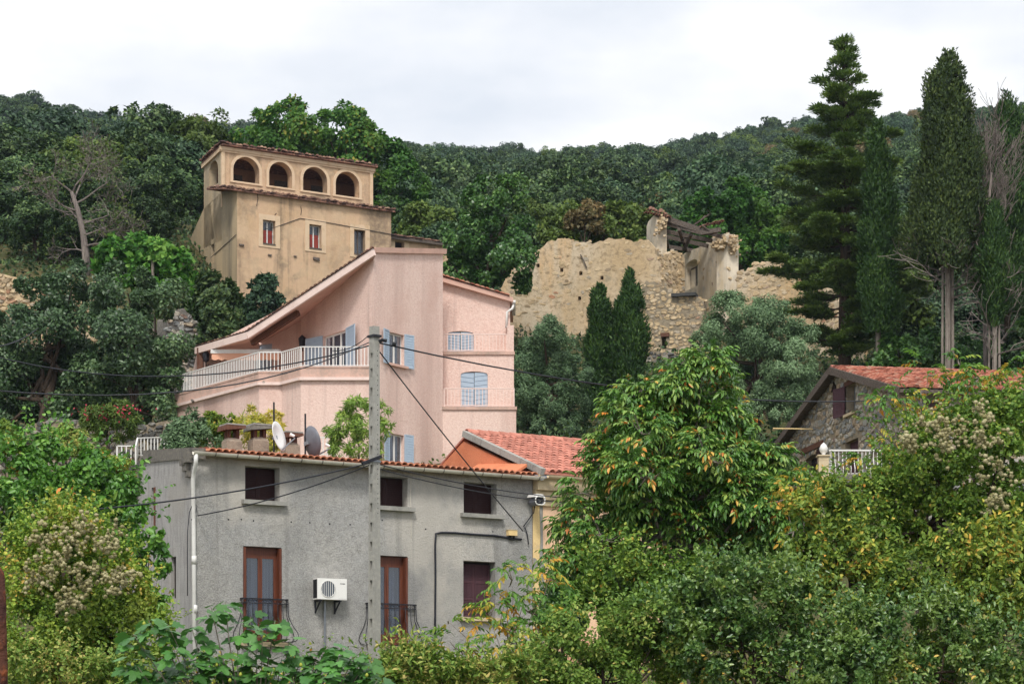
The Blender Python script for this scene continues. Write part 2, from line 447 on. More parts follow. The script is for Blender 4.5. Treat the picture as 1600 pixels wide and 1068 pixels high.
material('gutter_plastic', srgb(214, 208, 194), 0.5, 0.35, [(2.5, I3, 4, 0.5, 0.7, srgb(156, 148, 134), 0.6)])
material('iron_dark', srgb(48, 48, 54), 0.5, 0.4, metal=0.5)
material('black_plastic', srgb(30, 30, 34), 0.6, 0.3)
material('cable_mat', srgb(40, 42, 50), 0.6, 0.3)
material('wood_grey', srgb(108, 98, 90), 0.9, 0.1, [(3, (5, 5, 5), 4, 0.42, 0.64, srgb(70, 62, 58), 0.8)], [(12, I3, 0.5, 'noise')])
material('wood_brown', srgb(104, 74, 60), 0.8, 0.2, [(4, (5, 5, 0.6), 4, 0.42, 0.64, srgb(84, 48, 38), 0.8)])
material('dish_white', srgb(236, 236, 234), 0.4, 0.4)
material('dish_grey', srgb(112, 114, 122), 0.45, 0.4, [(2, I3, 3, 0.4, 0.7, srgb(88, 90, 98), 0.6)])
material('galvanised', srgb(150, 154, 160), 0.4, 0.4, [(6, I3, 4, 0.4, 0.7, srgb(120, 124, 130), 0.6)], metal=0.6)
material('ac_white', srgb(238, 236, 232), 0.5, 0.35)
material('ac_dark', srgb(70, 78, 92), 0.6, 0.3)
material('rust', srgb(92, 60, 48), 0.9, 0.15, [(14, I3, 5, 0.4, 0.62, srgb(66, 44, 42), 0.9), (30, I3, 4, 0.5, 0.66, srgb(150, 84, 50), 0.6)], [(30, I3, 0.6, 'noise')])
material('awning_fabric', srgb(224, 170, 142), 0.9, 0.1)
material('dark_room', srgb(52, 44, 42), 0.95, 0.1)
material('curtain', srgb(150, 160, 182), 0.9, 0.1, [(3, (5, 5, 0.05), 2, 0.42, 0.58, srgb(92, 104, 134), 0.85)])
material('bark_brown', srgb(84, 72, 62), 0.95, 0.1, [(5, (3, 3, 0.4), 5, 0.42, 0.64, srgb(52, 44, 38), 0.8)], [(14, (3, 3, 0.4), 0.8, 'noise')])
material('bark_grey', srgb(148, 138, 128), 0.95, 0.1, [(5, (3, 3, 0.4), 5, 0.42, 0.64, srgb(104, 94, 86), 0.8)], [(14, (3, 3, 0.4), 0.8, 'noise')])
material('dead_wood', srgb(132, 122, 116), 0.95, 0.1, [(5, (3, 3, 0.4), 5, 0.42, 0.64, srgb(94, 86, 82), 0.7)])
material('seed_fluff', srgb(196, 186, 158), 0.95, 0.05, tint=[(0, srgb(134, 128, 88)), (1, srgb(182, 174, 138))])
material('blossom_pink', srgb(178, 66, 84), 0.8, 0.1)
material('fig_fruit', srgb(160, 168, 70), 0.6, 0.2)

def glass_material(name, tintc):
    m = bpy.data.materials.new(name)
    m.use_nodes = True
    b = m.node_tree.nodes['Principled BSDF']
    b.inputs['Base Color'].default_value = c4(tintc)
    b.inputs['Roughness'].default_value = 0.08
    b.inputs['Specular IOR Level'].default_value = 0.6
    b.inputs['Transmission Weight'].default_value = 0.9
    MATS[name] = m
glass_material('window_glass', srgb(176, 186, 200))

# ------------------------------------------------------------------ ground sheet
def build_ground():
    ys = np.concatenate([np.arange(-40, 40, 4.0), np.arange(40, 150, 1.6), np.arange(150, 560, 8.0), np.array([562, 575, 620, 700, 850, 1100.0])])
    xs = np.concatenate([np.array([-800, -500, -350, -250, -190, -140.0]), np.arange(-110, -36, 5.0), np.arange(-36, 36, 1.6), np.arange(36, 111, 5.0), np.array([140, 190, 250, 350, 500, 800.0])])
    XX, YY = np.meshgrid(xs, ys)
    ZZ = G(XX, YY)
    ZZ += (RNG.random(ZZ.shape) - 0.5) * np.where(YY < 150, 0.25, 0.6)
    V = np.stack([XX, YY, ZZ], -1).reshape(-1, 3)
    a, b = XX.shape
    i = np.arange(a * b).reshape(a, b)
    Q = np.stack([i[:-1, :-1], i[:-1, 1:], i[1:, 1:], i[1:, :-1]], -1).reshape(-1, 4)
    o = obj('ground', np_mesh('ground', V, Q), 'ground_mat', smooth=True)
    structure(o)
build_ground()

# ------------------------------------------------------------------ pieces used by several houses
def tile_mesh(w, l, h, n=5, taper=0.85):
    """one curved roof tile: across x, up the slope y, bulging z"""
    vs_, fs = [], []
    for (y, k) in ((0, 1.0), (l, taper)):
        for j in range(n + 1):
            a = math.pi * j / n
            vs_.append((-math.cos(a) * w / 2 * k, y, math.sin(a) * h * k))
        for j in range(n + 1):
            a = math.pi * j / n
            vs_.append((-math.cos(a) * w / 2 * k * 0.82, y, math.sin(a) * h * k * 0.78))
    m = n + 1
    for j in range(n):
        fs.append((j, j + 1, 2 * m + j + 1, 2 * m + j))
        fs.append((m + j + 1, m + j, 3 * m + j, 3 * m + j + 1))
        fs.append((j + 1, j, m + j, m + j + 1))
    me = bpy.data.meshes.new('tile'); me.from_pydata(vs_, [], fs)
    me.polygons.foreach_set('use_smooth', [True] * len(fs))
    return me

def frame_matrix(o, x, y):
    x = Vector(x).normalized(); y = Vector(y); y = (y - x * y.dot(x)).normalized(); z = x.cross(y)
    m = Matrix((x, y, z)).transposed().to_4x4(); m.translation = Vector(o)
    return m

def place(name, me, mat, parent, mtx):
    o = bpy.data.objects.new(name, me)
    COL.objects.link(o)
    if mat is not None and not me.materials: me.materials.append(M(mat))
    o.parent = parent
    if parent is not None and parent.type == 'EMPTY' and parent.get('_w'):
        o.matrix_parent_inverse = Matrix.Translation(-parent.location)
    o.matrix_basis = mtx
    return o

def tiled_strip(mb, o, x, y, length, slope_len, pitch, h, n=4, jitter=0.0):
    """corrugated sheet of curved tiles, joined: o corner at the eave, x along the eave, y up the slope"""
    x = Vector(x).normalized(); y = Vector(y).normalized(); z = x.cross(y)
    cols = max(1, int(round(length / pitch))); p = length / cols
    rows = max(1, int(round(slope_len / 0.34))); q = slope_len / rows
    for c in range(cols):
        jx = (random.random() - 0.5) * jitter
        for r in range(rows):
            jz = (random.random() - 0.5) * jitter
            base = o + x * (p * (c + 0.5) + jx) + y * (q * r - 0.04 + (random.random() - 0.5) * jitter * 2) + z * (0.02 + jz)
            vs_ = []
            for (yy, k, lift) in ((0, 1.0, 0.03), (q + 0.05, 0.85, 0.0)):
                for j in range(n + 1):
                    a = math.pi * j / n
                    vs_.append(base + x * (-math.cos(a) * p * 0.52 * k) + y * yy + z * (math.sin(a) * h * k + lift))
            m = n + 1
            mb.add(vs_, [(j, j + 1, m + j + 1, m + j) for j in range(n)] + [tuple(range(m))], random.random())
    return mb

def stone_facing(W, inside, u0, u1, z0, z1, h, w, out=(0.03, 0.09), rng=None, gap=1.08, d=0.0):
    """stones laid in uneven courses on a wall plane, each with its own edges and depth, joined"""
    rng = rng or random.Random(3)
    mb = MB()
    z = z0
    while z < z1:
        hh = h * rng.uniform(0.75, 1.3)
        u = u0 - rng.random() * w
        while u < u1:
            ww = w * rng.uniform(0.5, 1.6)
            uc, zc = u + ww / 2, z + hh / 2 + rng.uniform(-0.45, 0.45) * hh
            if inside(uc, zc):
                a, b = ww / 2 * gap, hh / 2 * gap * rng.uniform(0.85, 1.35)
                o_ = rng.uniform(*out); rot = rng.uniform(-.35, .35); ph = rng.uniform(0, 1); k6 = rng.choice((5, 6, 6, 7))
                ring, top = [], []
                for i6 in range(k6):
                    an = (i6 + ph) * 2 * math.pi / k6; rr6 = rng.uniform(.82, 1.25)
                    eu, ez = a * rr6 * math.cos(an), b * rr6 * math.sin(an)
                    eu, ez = eu * math.cos(rot) - ez * math.sin(rot), eu * math.sin(rot) + ez * math.cos(rot)
                    ring.append(W.pt(uc + eu, zc + ez, d - 0.04)); kk = rng.uniform(.6, .86)
                    top.append(W.pt(uc + eu * kk, zc + ez * kk, d + o_ * rng.uniform(.55, 1.25)))
                mb.add(ring + top, [tuple(range(k6, 2 * k6))] + [(i6, (i6 + 1) % k6, (i6 + 1) % k6 + k6, i6 + k6) for i6 in range(k6)], rng.random())
            u += ww
        z += hh
    return mb

def louvre_shutter(name, parent, p_hinge, p_free, z0, z1, mat, thick=0.035, panels=2, slats=9):
    """a shutter leaf standing in the plane p_hinge-p_free (XY), with rails, stiles and slats"""
    W = Wall(p_hinge, p_free)
    if W.n.y > 0: W = Wall(p_free, p_hinge)
    w = W.len; mb = MB(); s = 0.055 if w > 0.3 else 0.04
    W.box(mb, 0, s, z0, z1, -thick, 0); W.box(mb, w - s, w, z0, z1, -thick, 0)
    hh = (z1 - z0 - s) / panels
    for k in range(panels + 1):
        W.box(mb, s, w - s, z0 + k * hh, z0 + k * hh + s, -thick + 0.002, -0.002)
    o = mb.build(name, mat, parent)
    for k in range(panels):
        a = z0 + k * hh + s; b = z0 + (k + 1) * hh
        sl = MB()
        for j in range(slats):
            zz = a + (b - a) * (j + 0.5) / slats; e = (b - a) / slats * 0.55
            sl.hexa([W.pt(s, zz - e, -0.006), W.pt(w - s, zz - e, -0.006), W.pt(w - s, zz - e, -0.014), W.pt(s, zz - e, -0.014),
                     W.pt(s, zz + e, -0.022), W.pt(w - s, zz + e, -0.022), W.pt(w - s, zz + e, -0.030), W.pt(s, zz + e, -0.030)])
        stuff(sl.build('slats', mat, o))
    return o

def plank_shutter(name, parent, W, u0, u1, z0, z1, d, mat, planks=4, slant=0.0, arch=0.0):
    """closed leaf of boards laid side by side or slanting"""
    mb = MB(); W.box(mb, u0, u1, z0, z1, d - 0.03, d)
    o = mb.build(name, mat, parent)
    for k in range(planks):
        b = MB(); g = (z1 - z0) / planks
        a0, a1 = z0 + k * g + 0.012, z0 + (k + 1) * g - 0.012
        sl = slant * (u1 - u0)
        lo = lambda z: min(max(z, z0 + 0.004), z1 - 0.004)
        b.hexa([W.pt(u0 + .01, lo(a0), d + .018), W.pt(u1 - .01, lo(a0 + sl), d + .018), W.pt(u1 - .01, lo(a0 + sl), d - .01), W.pt(u0 + .01, lo(a0), d - .01),
                W.pt(u0 + .01, lo(a1), d + .018), W.pt(u1 - .01, lo(a1 + sl), d + .018), W.pt(u1 - .01, lo(a1 + sl), d - .01), W.pt(u0 + .01, lo(a1), d - .01)])
        b.build('plank', mat, o)
    return o

def casement(parent, W, u0, u1, z0, z1, d, mat, leaves=2, bars=1, fw=0.06, glass='window_glass', behind=None, name='window'):
    """window frame set at depth d with a pane for each light; behind = material of a dark room or curtain behind the glass"""
    mb = MB()
    W.box(mb, u0, u1, z1 - fw, z1, d - 0.06, d); W.box(mb, u0, u1, z0, z0 + fw, d - 0.06, d)
    g = (u1 - u0) / leaves
    for k in range(leaves + 1):
        x = u0 + k * g; a, b = max(u0, x - fw * .7), min(u1, x + fw * .7)
        W.box(mb, a, b, z0 + fw, z1 - fw, d - 0.055, d - 0.003)
    for k in range(1, bars):
        zz = z0 + (z1 - z0) * k / bars
        W.box(mb, u0 + .01, u1 - .01, zz - 0.015, zz + 0.015, d - 0.04, d - 0.01)
    o = mb.build(name, mat, parent)
    for k in range(leaves):
        gm = MB(); W.box(gm, u0 + k * g + fw * .7, u0 + (k + 1) * g - fw * .7, z0 + fw, z1 - fw, d - 0.035, d - 0.025)
        gm.build('pane', glass, o)
    if behind:
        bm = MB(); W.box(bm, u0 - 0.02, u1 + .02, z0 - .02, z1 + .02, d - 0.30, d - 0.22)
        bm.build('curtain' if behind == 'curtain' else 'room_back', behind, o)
    return o

def railing(parent_or_none, pts, h, mat, pitch, r=0.011, name='railing', label=None, cat=None, lift=0.06):
    """metal rail along 3D points: top rail, bottom rail, one baluster object each"""
    mb = MB()
    for a, b in zip(pts[:-1], pts[1:]):
        up = Vector((0, 0, 1))
        mb.bar(Vector(a) + up * h, Vector(b) + up * h, 0.045, 0.035); mb.bar(Vector(a) + up * lift, Vector(b) + up * lift, 0.03, 0.03)
    for p in pts:
        mb.bar(Vector(p), Vector(p) + Vector((0, 0, h)), 0.045, 0.045, Vector((0, 1, 0)))
    if parent_or_none is None:
        o = mb.build(name, mat); tag(o, label, cat)
    else:
        o = mb.build(name, mat, parent_or_none)
    base = MB().box((-r, -r, 0), (r, r, h - lift - 0.03)).mesh('baluster')
    for a, b in zip(pts[:-1], pts[1:]):
        a, b = Vector(a), Vector(b); k = max(1, int((b - a).length / pitch))
        for i in range(1, k):
            place('baluster', base, mat, o, Matrix.Translation(a.lerp(b, i / k) + Vector((0, 0, lift + 0.015))))
    return o

# ------------------------------------------------------------------ grey roughcast house
DA = Vector((0.859, 0.512)).normalized()          # run of the village fronts
DB = Vector((-DA.y, DA.x))                        # back, away from the street
def along(p, d, t): return (p[0] + d.x * t, p[1] + d.y * t)

GC = ((300 - HX) / F * 58.0, 58.0)
GLEN = 9.76
GF = Wall(GC, along(GC, DA, GLEN))
GS = Wall(along(GC, DB, 4.9), GC)
EAVE, RIDGE, RT = 7.72, 8.02, 3.09
house = thing('grey_house', 'grey roughcast house with brown shutters and two iron-railed French doors', 'house', (GC[0] + 3, 61, 1.5))

def rect_shift(W, r):
    return W.loop(*r)
openings = {
    'w1': GF.rect(383, 727, 437, 780), 'w2': GF.rect(582, 742, 637, 789), 'w3': GF.rect(724.5, 752, 776, 801),
    'd1': GF.rect(380, 852, 440, 1001), 'd2': GF.rect(579, 866, 637, 1007), 'w4': GF.rect(724, 875, 774, 963),
}
mb = MB()
GF.face(mb, [(0, -1), (GLEN, -1), (GLEN, EAVE), (0, EAVE)], [GF.loop(*r) for r in openings.values()], 0.36)
mb.build('front_wall', 'roughcast_grey', house)
mb = MB()
s_open = [GS.loop(*GS.rect(236.5, 762, 243, 838)), GS.loop(*GS.rect(267, 870, 275, 935))]
gl = GS.len
GS.face(mb, [(gl, -1), (gl, EAVE + .05), (gl - RT, RIDGE), (gl - 4.25, 5.4), (gl - 4.85, 3.2), (gl - 4.9, -1)][::-1], s_open, 0.2)
mb.build('side_wall', 'roughcast_side', house)
for i, lp in enumerate(s_open):
    u0, z0 = lp[0]; u1, z1 = lp[2]
    w = MB(); GS.box(w, u0, u1, z0, z1, -0.14, -0.10)
    w.build('shutter', 'shutter_brown' if i == 0 else 'dark_room', house)
    if i == 0:
        w = MB(); GS.box(w, u1 - .09, u1 - 0.01, z0, z1, -0.10, 0.015); w.build('shutter_edge', 'wood_red', house)
        w = MB(); GS.box(w, u0 - .12, u1 + .12, z0 - .09, z0 - .002, -0.05, 0.09); w.build('sill', 'concrete_dark', house)
# back and closing walls, verge trim
mb = MB()
q0, q1 = along(GC, DB, 4.9), along(along(GC, DA, GLEN), DB, 4.9)
mb.add([(q0[0], q0[1], -1), (q1[0], q1[1], -1), (q1[0], q1[1], 5), (q0[0], q0[1], 5)], [(0, 1, 2, 3)])
mb.build('back_wall', 'roughcast_side', house)
mb = MB(); mb.add([GF.pt(GLEN, -1), GF.pt(GLEN, -1, -4.9), GF.pt(GLEN, 5, -4.9), GF.pt(GLEN, RIDGE - .06, -RT), GF.pt(GLEN, EAVE)], [(0, 1, 2, 3, 4)])
mb.build('end_wall', 'roughcast_side', house)
mb = MB()
mb.bar(GS.pt(gl - RT - .02, RIDGE - .04, .03), GS.pt(gl - 4.27, 5.4, .03), 0.10, 0.10, Vector((GS.n.x, GS.n.y, 0)))
mb.bar(GS.pt(gl - 4.27, 5.4, .03), GS.pt(gl - 4.87, 3.1, .03), 0.10, 0.10, Vector((GS.n.x, GS.n.y, 0)))
mb.build('verge', 'concrete_dark', house)
mb = MB()
mb.hexa([GS.pt(gl - RT, RIDGE - .2, .04), GS.pt(gl + .1, EAVE - .14, .04), GS.pt(gl + .1, EAVE - .14, -.32), GS.pt(gl - RT, RIDGE - .2, -.32),
         GS.pt(gl - RT, RIDGE + .12, .04), GS.pt(gl + .1, EAVE + .13, .04), GS.pt(gl + .1, EAVE + .13, -.32), GS.pt(gl - RT, RIDGE + .12, -.32)])
mb.build('coping', 'concrete_dark', house)
mb = MB()       # broken cornice bracket at the corner under the gutter
for (du, dz, s) in ((-.28, -.14, .30), (-.20, -.32, .24), (-.13, -.50, .16), (-.1, -.08, .34)):
    GS.box(mb, gl + du - s / 2, gl + du + s / 2, EAVE + dz - s * .45, EAVE + dz + s * .5, -.05, 0.05 + s * .35)
mb.build('corner_corbel', 'concrete_dark', house)
# roof: corrugated tile sheet plus one tile object each along the eave
up_front = (Vector((DB.x * RT, DB.y * RT, RIDGE - EAVE))).normalized()
ex = Vector((DA.x, DA.y, 0))
OV = 0.32
RU = 0.30
e0 = GF.pt(RU, EAVE + .06, 0) - up_front * OV
mb = MB()
slab = [e0, e0 + ex * (GLEN - RU), e0 + ex * (GLEN - RU) + up_front * (RT + OV), e0 + up_front * (RT + OV)]
mb.prism(slab, (0, 0, -0.07))
back = Vector((DB.x, DB.y, -1.55)).normalized()
r0 = e0 + up_front * (RT + OV); mb.prism([r0, r0 + ex * (GLEN - RU), r0 + ex * (GLEN - RU) + back * 3.2, r0 + back * 3.2], (0, 0, -0.07))
roof = mb.build('roof', 'terracotta_warm', house)
mb = MB(); tiled_strip(mb, e0 + up_front * 0.38 + Vector((0, 0, .01)), ex, up_front, GLEN - RU, RT + OV - 0.38, 0.178, 0.065)
stuff(mb.build('tile_rows', 'tiles_new', roof))
tm = tile_mesh(0.18, 0.44, 0.07)
for i in range(53):
    o_ = e0 + ex * (0.0892 + 0.1775 * i) - up_front * 0.05 + Vector((0, 0, .02 + random.uniform(-.008, .008)))
    place('tile', tm, 'terracotta_warm', roof, frame_matrix(o_, ex + up_front * random.uniform(-.04, .04), up_front))
# gutter, clips, downpipe
gz = EAVE - .02; gd = 0.36
mb = MB()
n = 7
prof = [(math.cos(math.pi * (1 + j / n)) * .075, math.sin(math.pi * (1 + j / n)) * .085) for j in range(n + 1)]
vsg = [GF.pt(u, gz + z + du, gd + d) for (u, du) in ((-.12, .02), (GLEN + .12, .02)) for (d, z) in prof] + [GF.pt(u, gz + z * .85 + .004, gd + d * .85) for u in (-.12, GLEN + .12) for (d, z) in prof]
m_ = n + 1
mb.add(vsg, [(j, j + 1, m_ + j + 1, m_ + j) for j in range(n)] + [(2 * m_ + j + 1, 2 * m_ + j, 3 * m_ + j, 3 * m_ + j + 1) for j in range(n)])
gut = mb.build('gutter', 'gutter_plastic', house, True)
for i in range(17):
    mb = MB(); uu = 0.45 + i * 0.58
    prof2 = [(d * 1.08, z * 1.08) for d, z in prof]
    mb.add([GF.pt(uu + s, gz + z + .02, gd + d) for s in (-.014, .014) for d, z in prof2], [(j, j + 1, m_ + j + 1, m_ + j) for j in range(n)])
    mb.build('gutter_clip', 'concrete_dark', gut)
mb = MB()
dp = [GF.pt(-.05, gz - .05, gd), GF.pt(-.05, gz - .25, gd), GF.pt(-.01, gz - .42, .18), GF.pt(0.0, gz - .60, .07), GF.pt(0.02, gz - 2.0, .06), GF.pt(0.06, 0, .06)]
mb.tube(dp, 0.052, 10); mb.tube([GF.pt(0.03, 5.2, .06), GF.pt(.03, 5.0, .06)], 0.062, 10); mb.tube([GF.pt(0.05, 4.0, .06), GF.pt(.05, 3.8, .06)], 0.062, 10)
mb.build('downpipe', 'white_paint', house, True)
# upper windows: closed brown shutters, sills
for k in ('w1', 'w2', 'w3'):
    u0, u1, z0, z1 = openings[k]; um = (u0 + u1) / 2
    mb = MB(); GF.box(mb, u0 + .002, u1 - .002, z0, z1, -0.40, -0.33); win = mb.build('window', 'dark_room', house)
    for (a, b) in ((u0 + .015, um - .004), (um + .004, u1 - .015)):
        A = GF.pt(a, 0, -.27); B = GF.pt(b, 0, -.27)
        louvre_shutter('shutter', win, (A.x, A.y), (B.x, B.y), z0 + .01, z1 - .02, 'shutter_brown', panels=1, slats=12)
    sm = MB(); GF.box(sm, u0 - .10, u1 + .16, z0 - .11, z0 - .004, -0.18, 0.14); sm.build('sill', 'concrete', win)
u0, u1, z0, z1 = openings['w4']; um = (u0 + u1) / 2
mb = MB(); GF.box(mb, u0 + .002, u1 - .002, z0, z1, -0.40, -0.33); win = mb.build('window', 'dark_room', house)
for (a, b) in ((u0 + .015, um - .004), (um + .004, u1 - .015)):
    A = GF.pt(a, 0, -.27); B = GF.pt(b, 0, -.27)
    louvre_shutter('shutter', win, (A.x, A.y), (B.x, B.y), z0 + .01, z1 - .06, 'shutter_plum', panels=3, slats=10)
sm = MB(); GF.box(sm, u0 - .12, u1 + .14, z0 - .10, z0 - .004, -0.18, 0.12); sm.build('sill', 'cornice_stone', win)
# French doors with folded shutters in the reveal and pot-bellied iron balconies
def belly_balcony(parent, W, u0, u1, zb, zt, out_top=0.10, belly=0.24):
    prof = [(zt, out_top), (zb + (zt - zb) * .62, out_top + .01), (zb + (zt - zb) * .40, out_top + belly * .42), (zb + (zt - zb) * .22, out_top + belly * .9), (zb + (zt - zb) * .10, out_top + belly), (zb + .02, out_top + belly * .72), (zb, out_top + .06)]
    mb = MB()
    c = [W.pt(u0, zt, -.02), W.pt(u0, zt, out_top), W.pt(u1, zt, out_top), W.pt(u1, zt, -.02)]
    for a, b in zip(c[:-1], c[1:]): mb.bar(a, b, .045, .03)
    c2 = [p - Vector((0, 0, .11)) for p in c]
    for a, b in zip(c2[:-1], c2[1:]): mb.bar(a, b, .02, .02)
    cb = [W.pt(u0, zb, -.02), W.pt(u0, zb, out_top + .06), W.pt(u1, zb, out_top + .06), W.pt(u1, zb, -.02)]
    for a, b in zip(cb[:-1], cb[1:]): mb.bar(a, b, .03, .02)
    for k in range(9):
        uu = u0 + (u1 - u0) * (k + .5) / 9
        pts = [W.pt(uu + .045 * math.cos(a), zt - .058 + .035 * math.sin(a), out_top) for a in [i * math.pi / 4 for i in range(9)]]
        mb.tube(pts, .006, 4, False)
    o = mb.build('balcony_railing', 'iron_dark', parent)
    nb = 9
    for k in range(nb + 1):
        uu = u0 + (u1 - u0) * k / nb
        mb = MB()
        if k in (0, nb):
            sgn = -1 if k == 0 else 1
            mb.tube([W.pt(uu + sgn * (d - out_top) * .8, z, d) for z, d in prof], .011, 5)
        else:
            mb.tube([W.pt(uu, z, d) for z, d in prof], .009, 5)
        mb.build('baluster', 'iron_dark', o, True)
    for uu, sgn in ((u0, -1), (u1, 1)):
        mb = MB(); mb.tube([W.pt(uu + sgn * (d - out_top) * .9, z, 0.02) for z, d in prof], .009, 5); mb.build('baluster', 'iron_dark', o, True)
    return o
for k in ('d1', 'd2'):
    u0, u1, z0, z1 = openings[k]
    mb = MB(); GF.box(mb, u0 + .07, u1 - .07, z1 - .22, z1 - .004, -.20, -.15); GF.box(mb, u0 + .003, u0 + .10, z0, z1 - .004, -.20, -.15); GF.box(mb, u1 - .10, u1 - .003, z0, z1 - .004, -.20, -.15)
    door = mb.build('french_door', 'wood_red', house)
    a, b = u0 + .10, u1 - .10; um = (a + b) / 2
    for (p, q) in ((a, um - .004), (um + .004, b)):
        lf = MB()
        GF.box(lf, p, p + .055, z0, z1 - .22, -.19, -.145); GF.box(lf, q - .055, q, z0, z1 - .22, -.19, -.145)
        GF.box(lf, p + .055, q - .055, z0, z0 + .30, -.185, -.15); GF.box(lf, p + .055, q - .055, z1 - .28, z1 - .22, -.185, -.15)
        leaf = lf.build('door_leaf', 'wood_red', door)
        gm = MB(); GF.box(gm, p + .055, q - .055, z0 + .30, z1 - .28, -.17, -.16); gm.build('pane', 'window_glass', leaf)
    cm = MB(); GF.box(cm, u0 + .003, u1 - .003, z0 + .01, z1 - .01, -.40, -.34); cm.build('curtain', 'curtain', door)
    for (p, q) in ((u0 + .004, u0 + .07), (u1 - .07, u1 - .004)):
        fm = MB()
        GF.box(fm, p, p + .028, z0 + .03, z1 - .03, -.145, .035); GF.box(fm, p + .034, q, z0 + .03, z1 - .03, -.145, .02)
        fm.build('folded_shutter', 'wood_red', door)
    sm = MB(); GF.box(sm, u0 - .08, u1 + .16, z0 - .11, z0 - .004, -.3, .12); sm.build('sill', 'cornice_stone', door)
    ru0 = GF.hit(376 if k == 'd1' else 572, 940)[0]; ru1 = GF.hit(447 if k == 'd1' else 647, 940)[0]
    belly_balcony(house, GF, ru0, ru1, z0 + .0, z0 + 1.06)
# small plug holes, cable clips and a thin hanging lead on the render
mb = MB(); uu, zz = GF.hit(642, 760)
mb.tube([GF.pt(uu, EAVE - .1, .02), GF.pt(uu - .02, zz - .3, .015), GF.pt(uu + .01, zz - 1.3, .02)], .008, 4)
mb.build('hanging_lead', 'gutter_plastic', house)
mb = MB()
for px, py in ((357, 811), (377, 811), (396, 813), (455, 815), (484, 816), (515, 818), (547, 819), (597, 812), (665, 826), (770, 830)):
    uu, zz = GF.hit(px, py); mb.lathe(GF.pt(uu, zz, .004), [(.022, 0), (.0, .001)], 7, Vector((GF.n.x, GF.n.y, 0)))
stuff(mb.build('plug_hole', 'black_plastic', house))

# ------------------------------------------------------------------ peach house joined to the grey one
PC = along(GC, DA, GLEN + 0.003)
PLEN = 4.6
PF = Wall(PC, along(PC, DA, PLEN))
PE, PR, PRT = 7.86, 9.26, 3.89
peach = thing('peach_house', 'peach rendered house with red tiled roof and orange gable beside the grey house', 'house', (PC[0] + 2, PC[1] + 2, 2))
mb = MB()
wz = PF.rect(924, 838, 960, 872)
PF.face(mb, [(0.32, -1), (PLEN, -1), (PLEN, 7.0), (0.32, 7.0)], [PF.loop(*wz)], .2)
mb.build('front_wall', 'peach_render', peach)
mb = MB(); PF.box(mb, wz[0], wz[1], wz[2], wz[3], -.24, -.2); win = mb.build('window', 'dark_room', peach)
mb = MB(); PF.box(mb, wz[0] - .16, wz[0] - .002, wz[2] - .1, wz[3] + .12, -.02, .05); mb.build('shutter', 'white_paint', win)
mb = MB(); PF.box(mb, wz[0] + .05, wz[1], wz[2] + .01, wz[3] - .01, -.12, -.08); mb.build('shutter', 'shutter_brown', win)
mb = MB()
# cracked pilaster and bare cement strip, with uneven edges
rr = random.Random(5)
ks = 22
lft = [(0.0, -1 + 8.2 * i / ks) for i in range(ks + 1)]
mid = [(0.215 + rr.uniform(-.02, .02), -1 + 8.2 * i / ks) for i in range(ks + 1)]
rgt = [(0.335 + rr.uniform(-.035, .035), -1 + 8.2 * i / ks) for i in range(ks + 1)]
for i in range(ks):
    mb.add([PF.pt(*lft[i], .012), PF.pt(*mid[i], .012), PF.pt(*mid[i + 1], .012), PF.pt(*lft[i + 1], .012)], [(0, 1, 2, 3)])
    mb.add([PF.pt(*mid[i], .012), PF.pt(*mid[i], -.03), PF.pt(*mid[i + 1], -.03), PF.pt(*mid[i + 1], .012)], [(0, 1, 2, 3)])
mb.build('pilaster', 'yellow_render', peach)
mb = MB()
for i in range(ks):
    mb.add([PF.pt(mid[i][0] + .012, mid[i][1], .004), PF.pt(*rgt[i], .004), PF.pt(*rgt[i + 1], .004), PF.pt(mid[i + 1][0] + .012, mid[i + 1][1], .004)], [(0, 1, 2, 3)])
mb.build('cement_strip', 'concrete', peach)
mb = MB()
for (px, py, s) in ((834, 880, .16), (832, 905, .13), (829, 890, .1)):
    uu, zz = PF.hit(px, py); pts = [PF.pt(max(0.005, uu + s * math.cos(a) * rr.uniform(.7, 1.2)), zz + s * math.sin(a) * rr.uniform(.8, 1.3), .018) for a in [i * .63 for i in range(10)]]
    mb.add(pts, [tuple(range(10))])
stuff(mb.build('bare_patch', 'concrete', peach))
mb = MB()      # stepped cornice under the eave
for (z0, z1, d) in ((7.0, 7.16, .07), (7.16, 7.34, .13), (7.34, 7.40, .10), (7.40, 7.74, .24), (7.74, 7.80, .30)):
    PF.box(mb, 0.02, PLEN, z0, z1, -.2, d)
mb.build('cornice', 'cornice_stone', peach)
pup = Vector((DB.x * PRT, DB.y * PRT, PR - PE)).normalized()
p0 = PF.pt(0.16, PE, .36) ; psl = math.hypot(PRT, PR - PE) + .36
mb = MB(); mb.prism([p0, p0 + ex * PLEN, p0 + ex * PLEN + pup * psl, p0 + pup * psl], (0, 0, -.06))
pb = Vector((DB.x, DB.y, -.46)).normalized(); pr0 = p0 + pup * psl
mb.prism([pr0, pr0 + ex * PLEN, pr0 + ex * PLEN + pb * 4.0, pr0 + pb * 4.0], (0, 0, -.06))
proof = mb.build('roof', 'terracotta_new', peach)
rows, cols = 13, 21
tl = psl / rows
tm2 = tile_mesh(0.20, tl + .07, 0.075)
for r in range(rows):
    for c in range(cols):
        o_ = p0 + ex * (0.22 + 0.207 * c) + pup * (tl * r - .03) + Vector((0, 0, .025))
        place('tile', tm2, 'terracotta_new', proof, frame_matrix(o_ + Vector((0, 0, random.uniform(-.006, .006))), ex + pup * random.uniform(-.03, .03), pup + Vector((0, 0, -.05))))
tmr = tile_mesh(0.26, 0.36, 0.12)
for c in range(13):
    place('ridge_tile', tmr, 'terracotta_new', proof, frame_matrix(pr0 + ex * (0.02 + .35 * c) + Vector((0, 0, .03)), Vector((0, 0, 1)).cross(ex) * -1, ex))
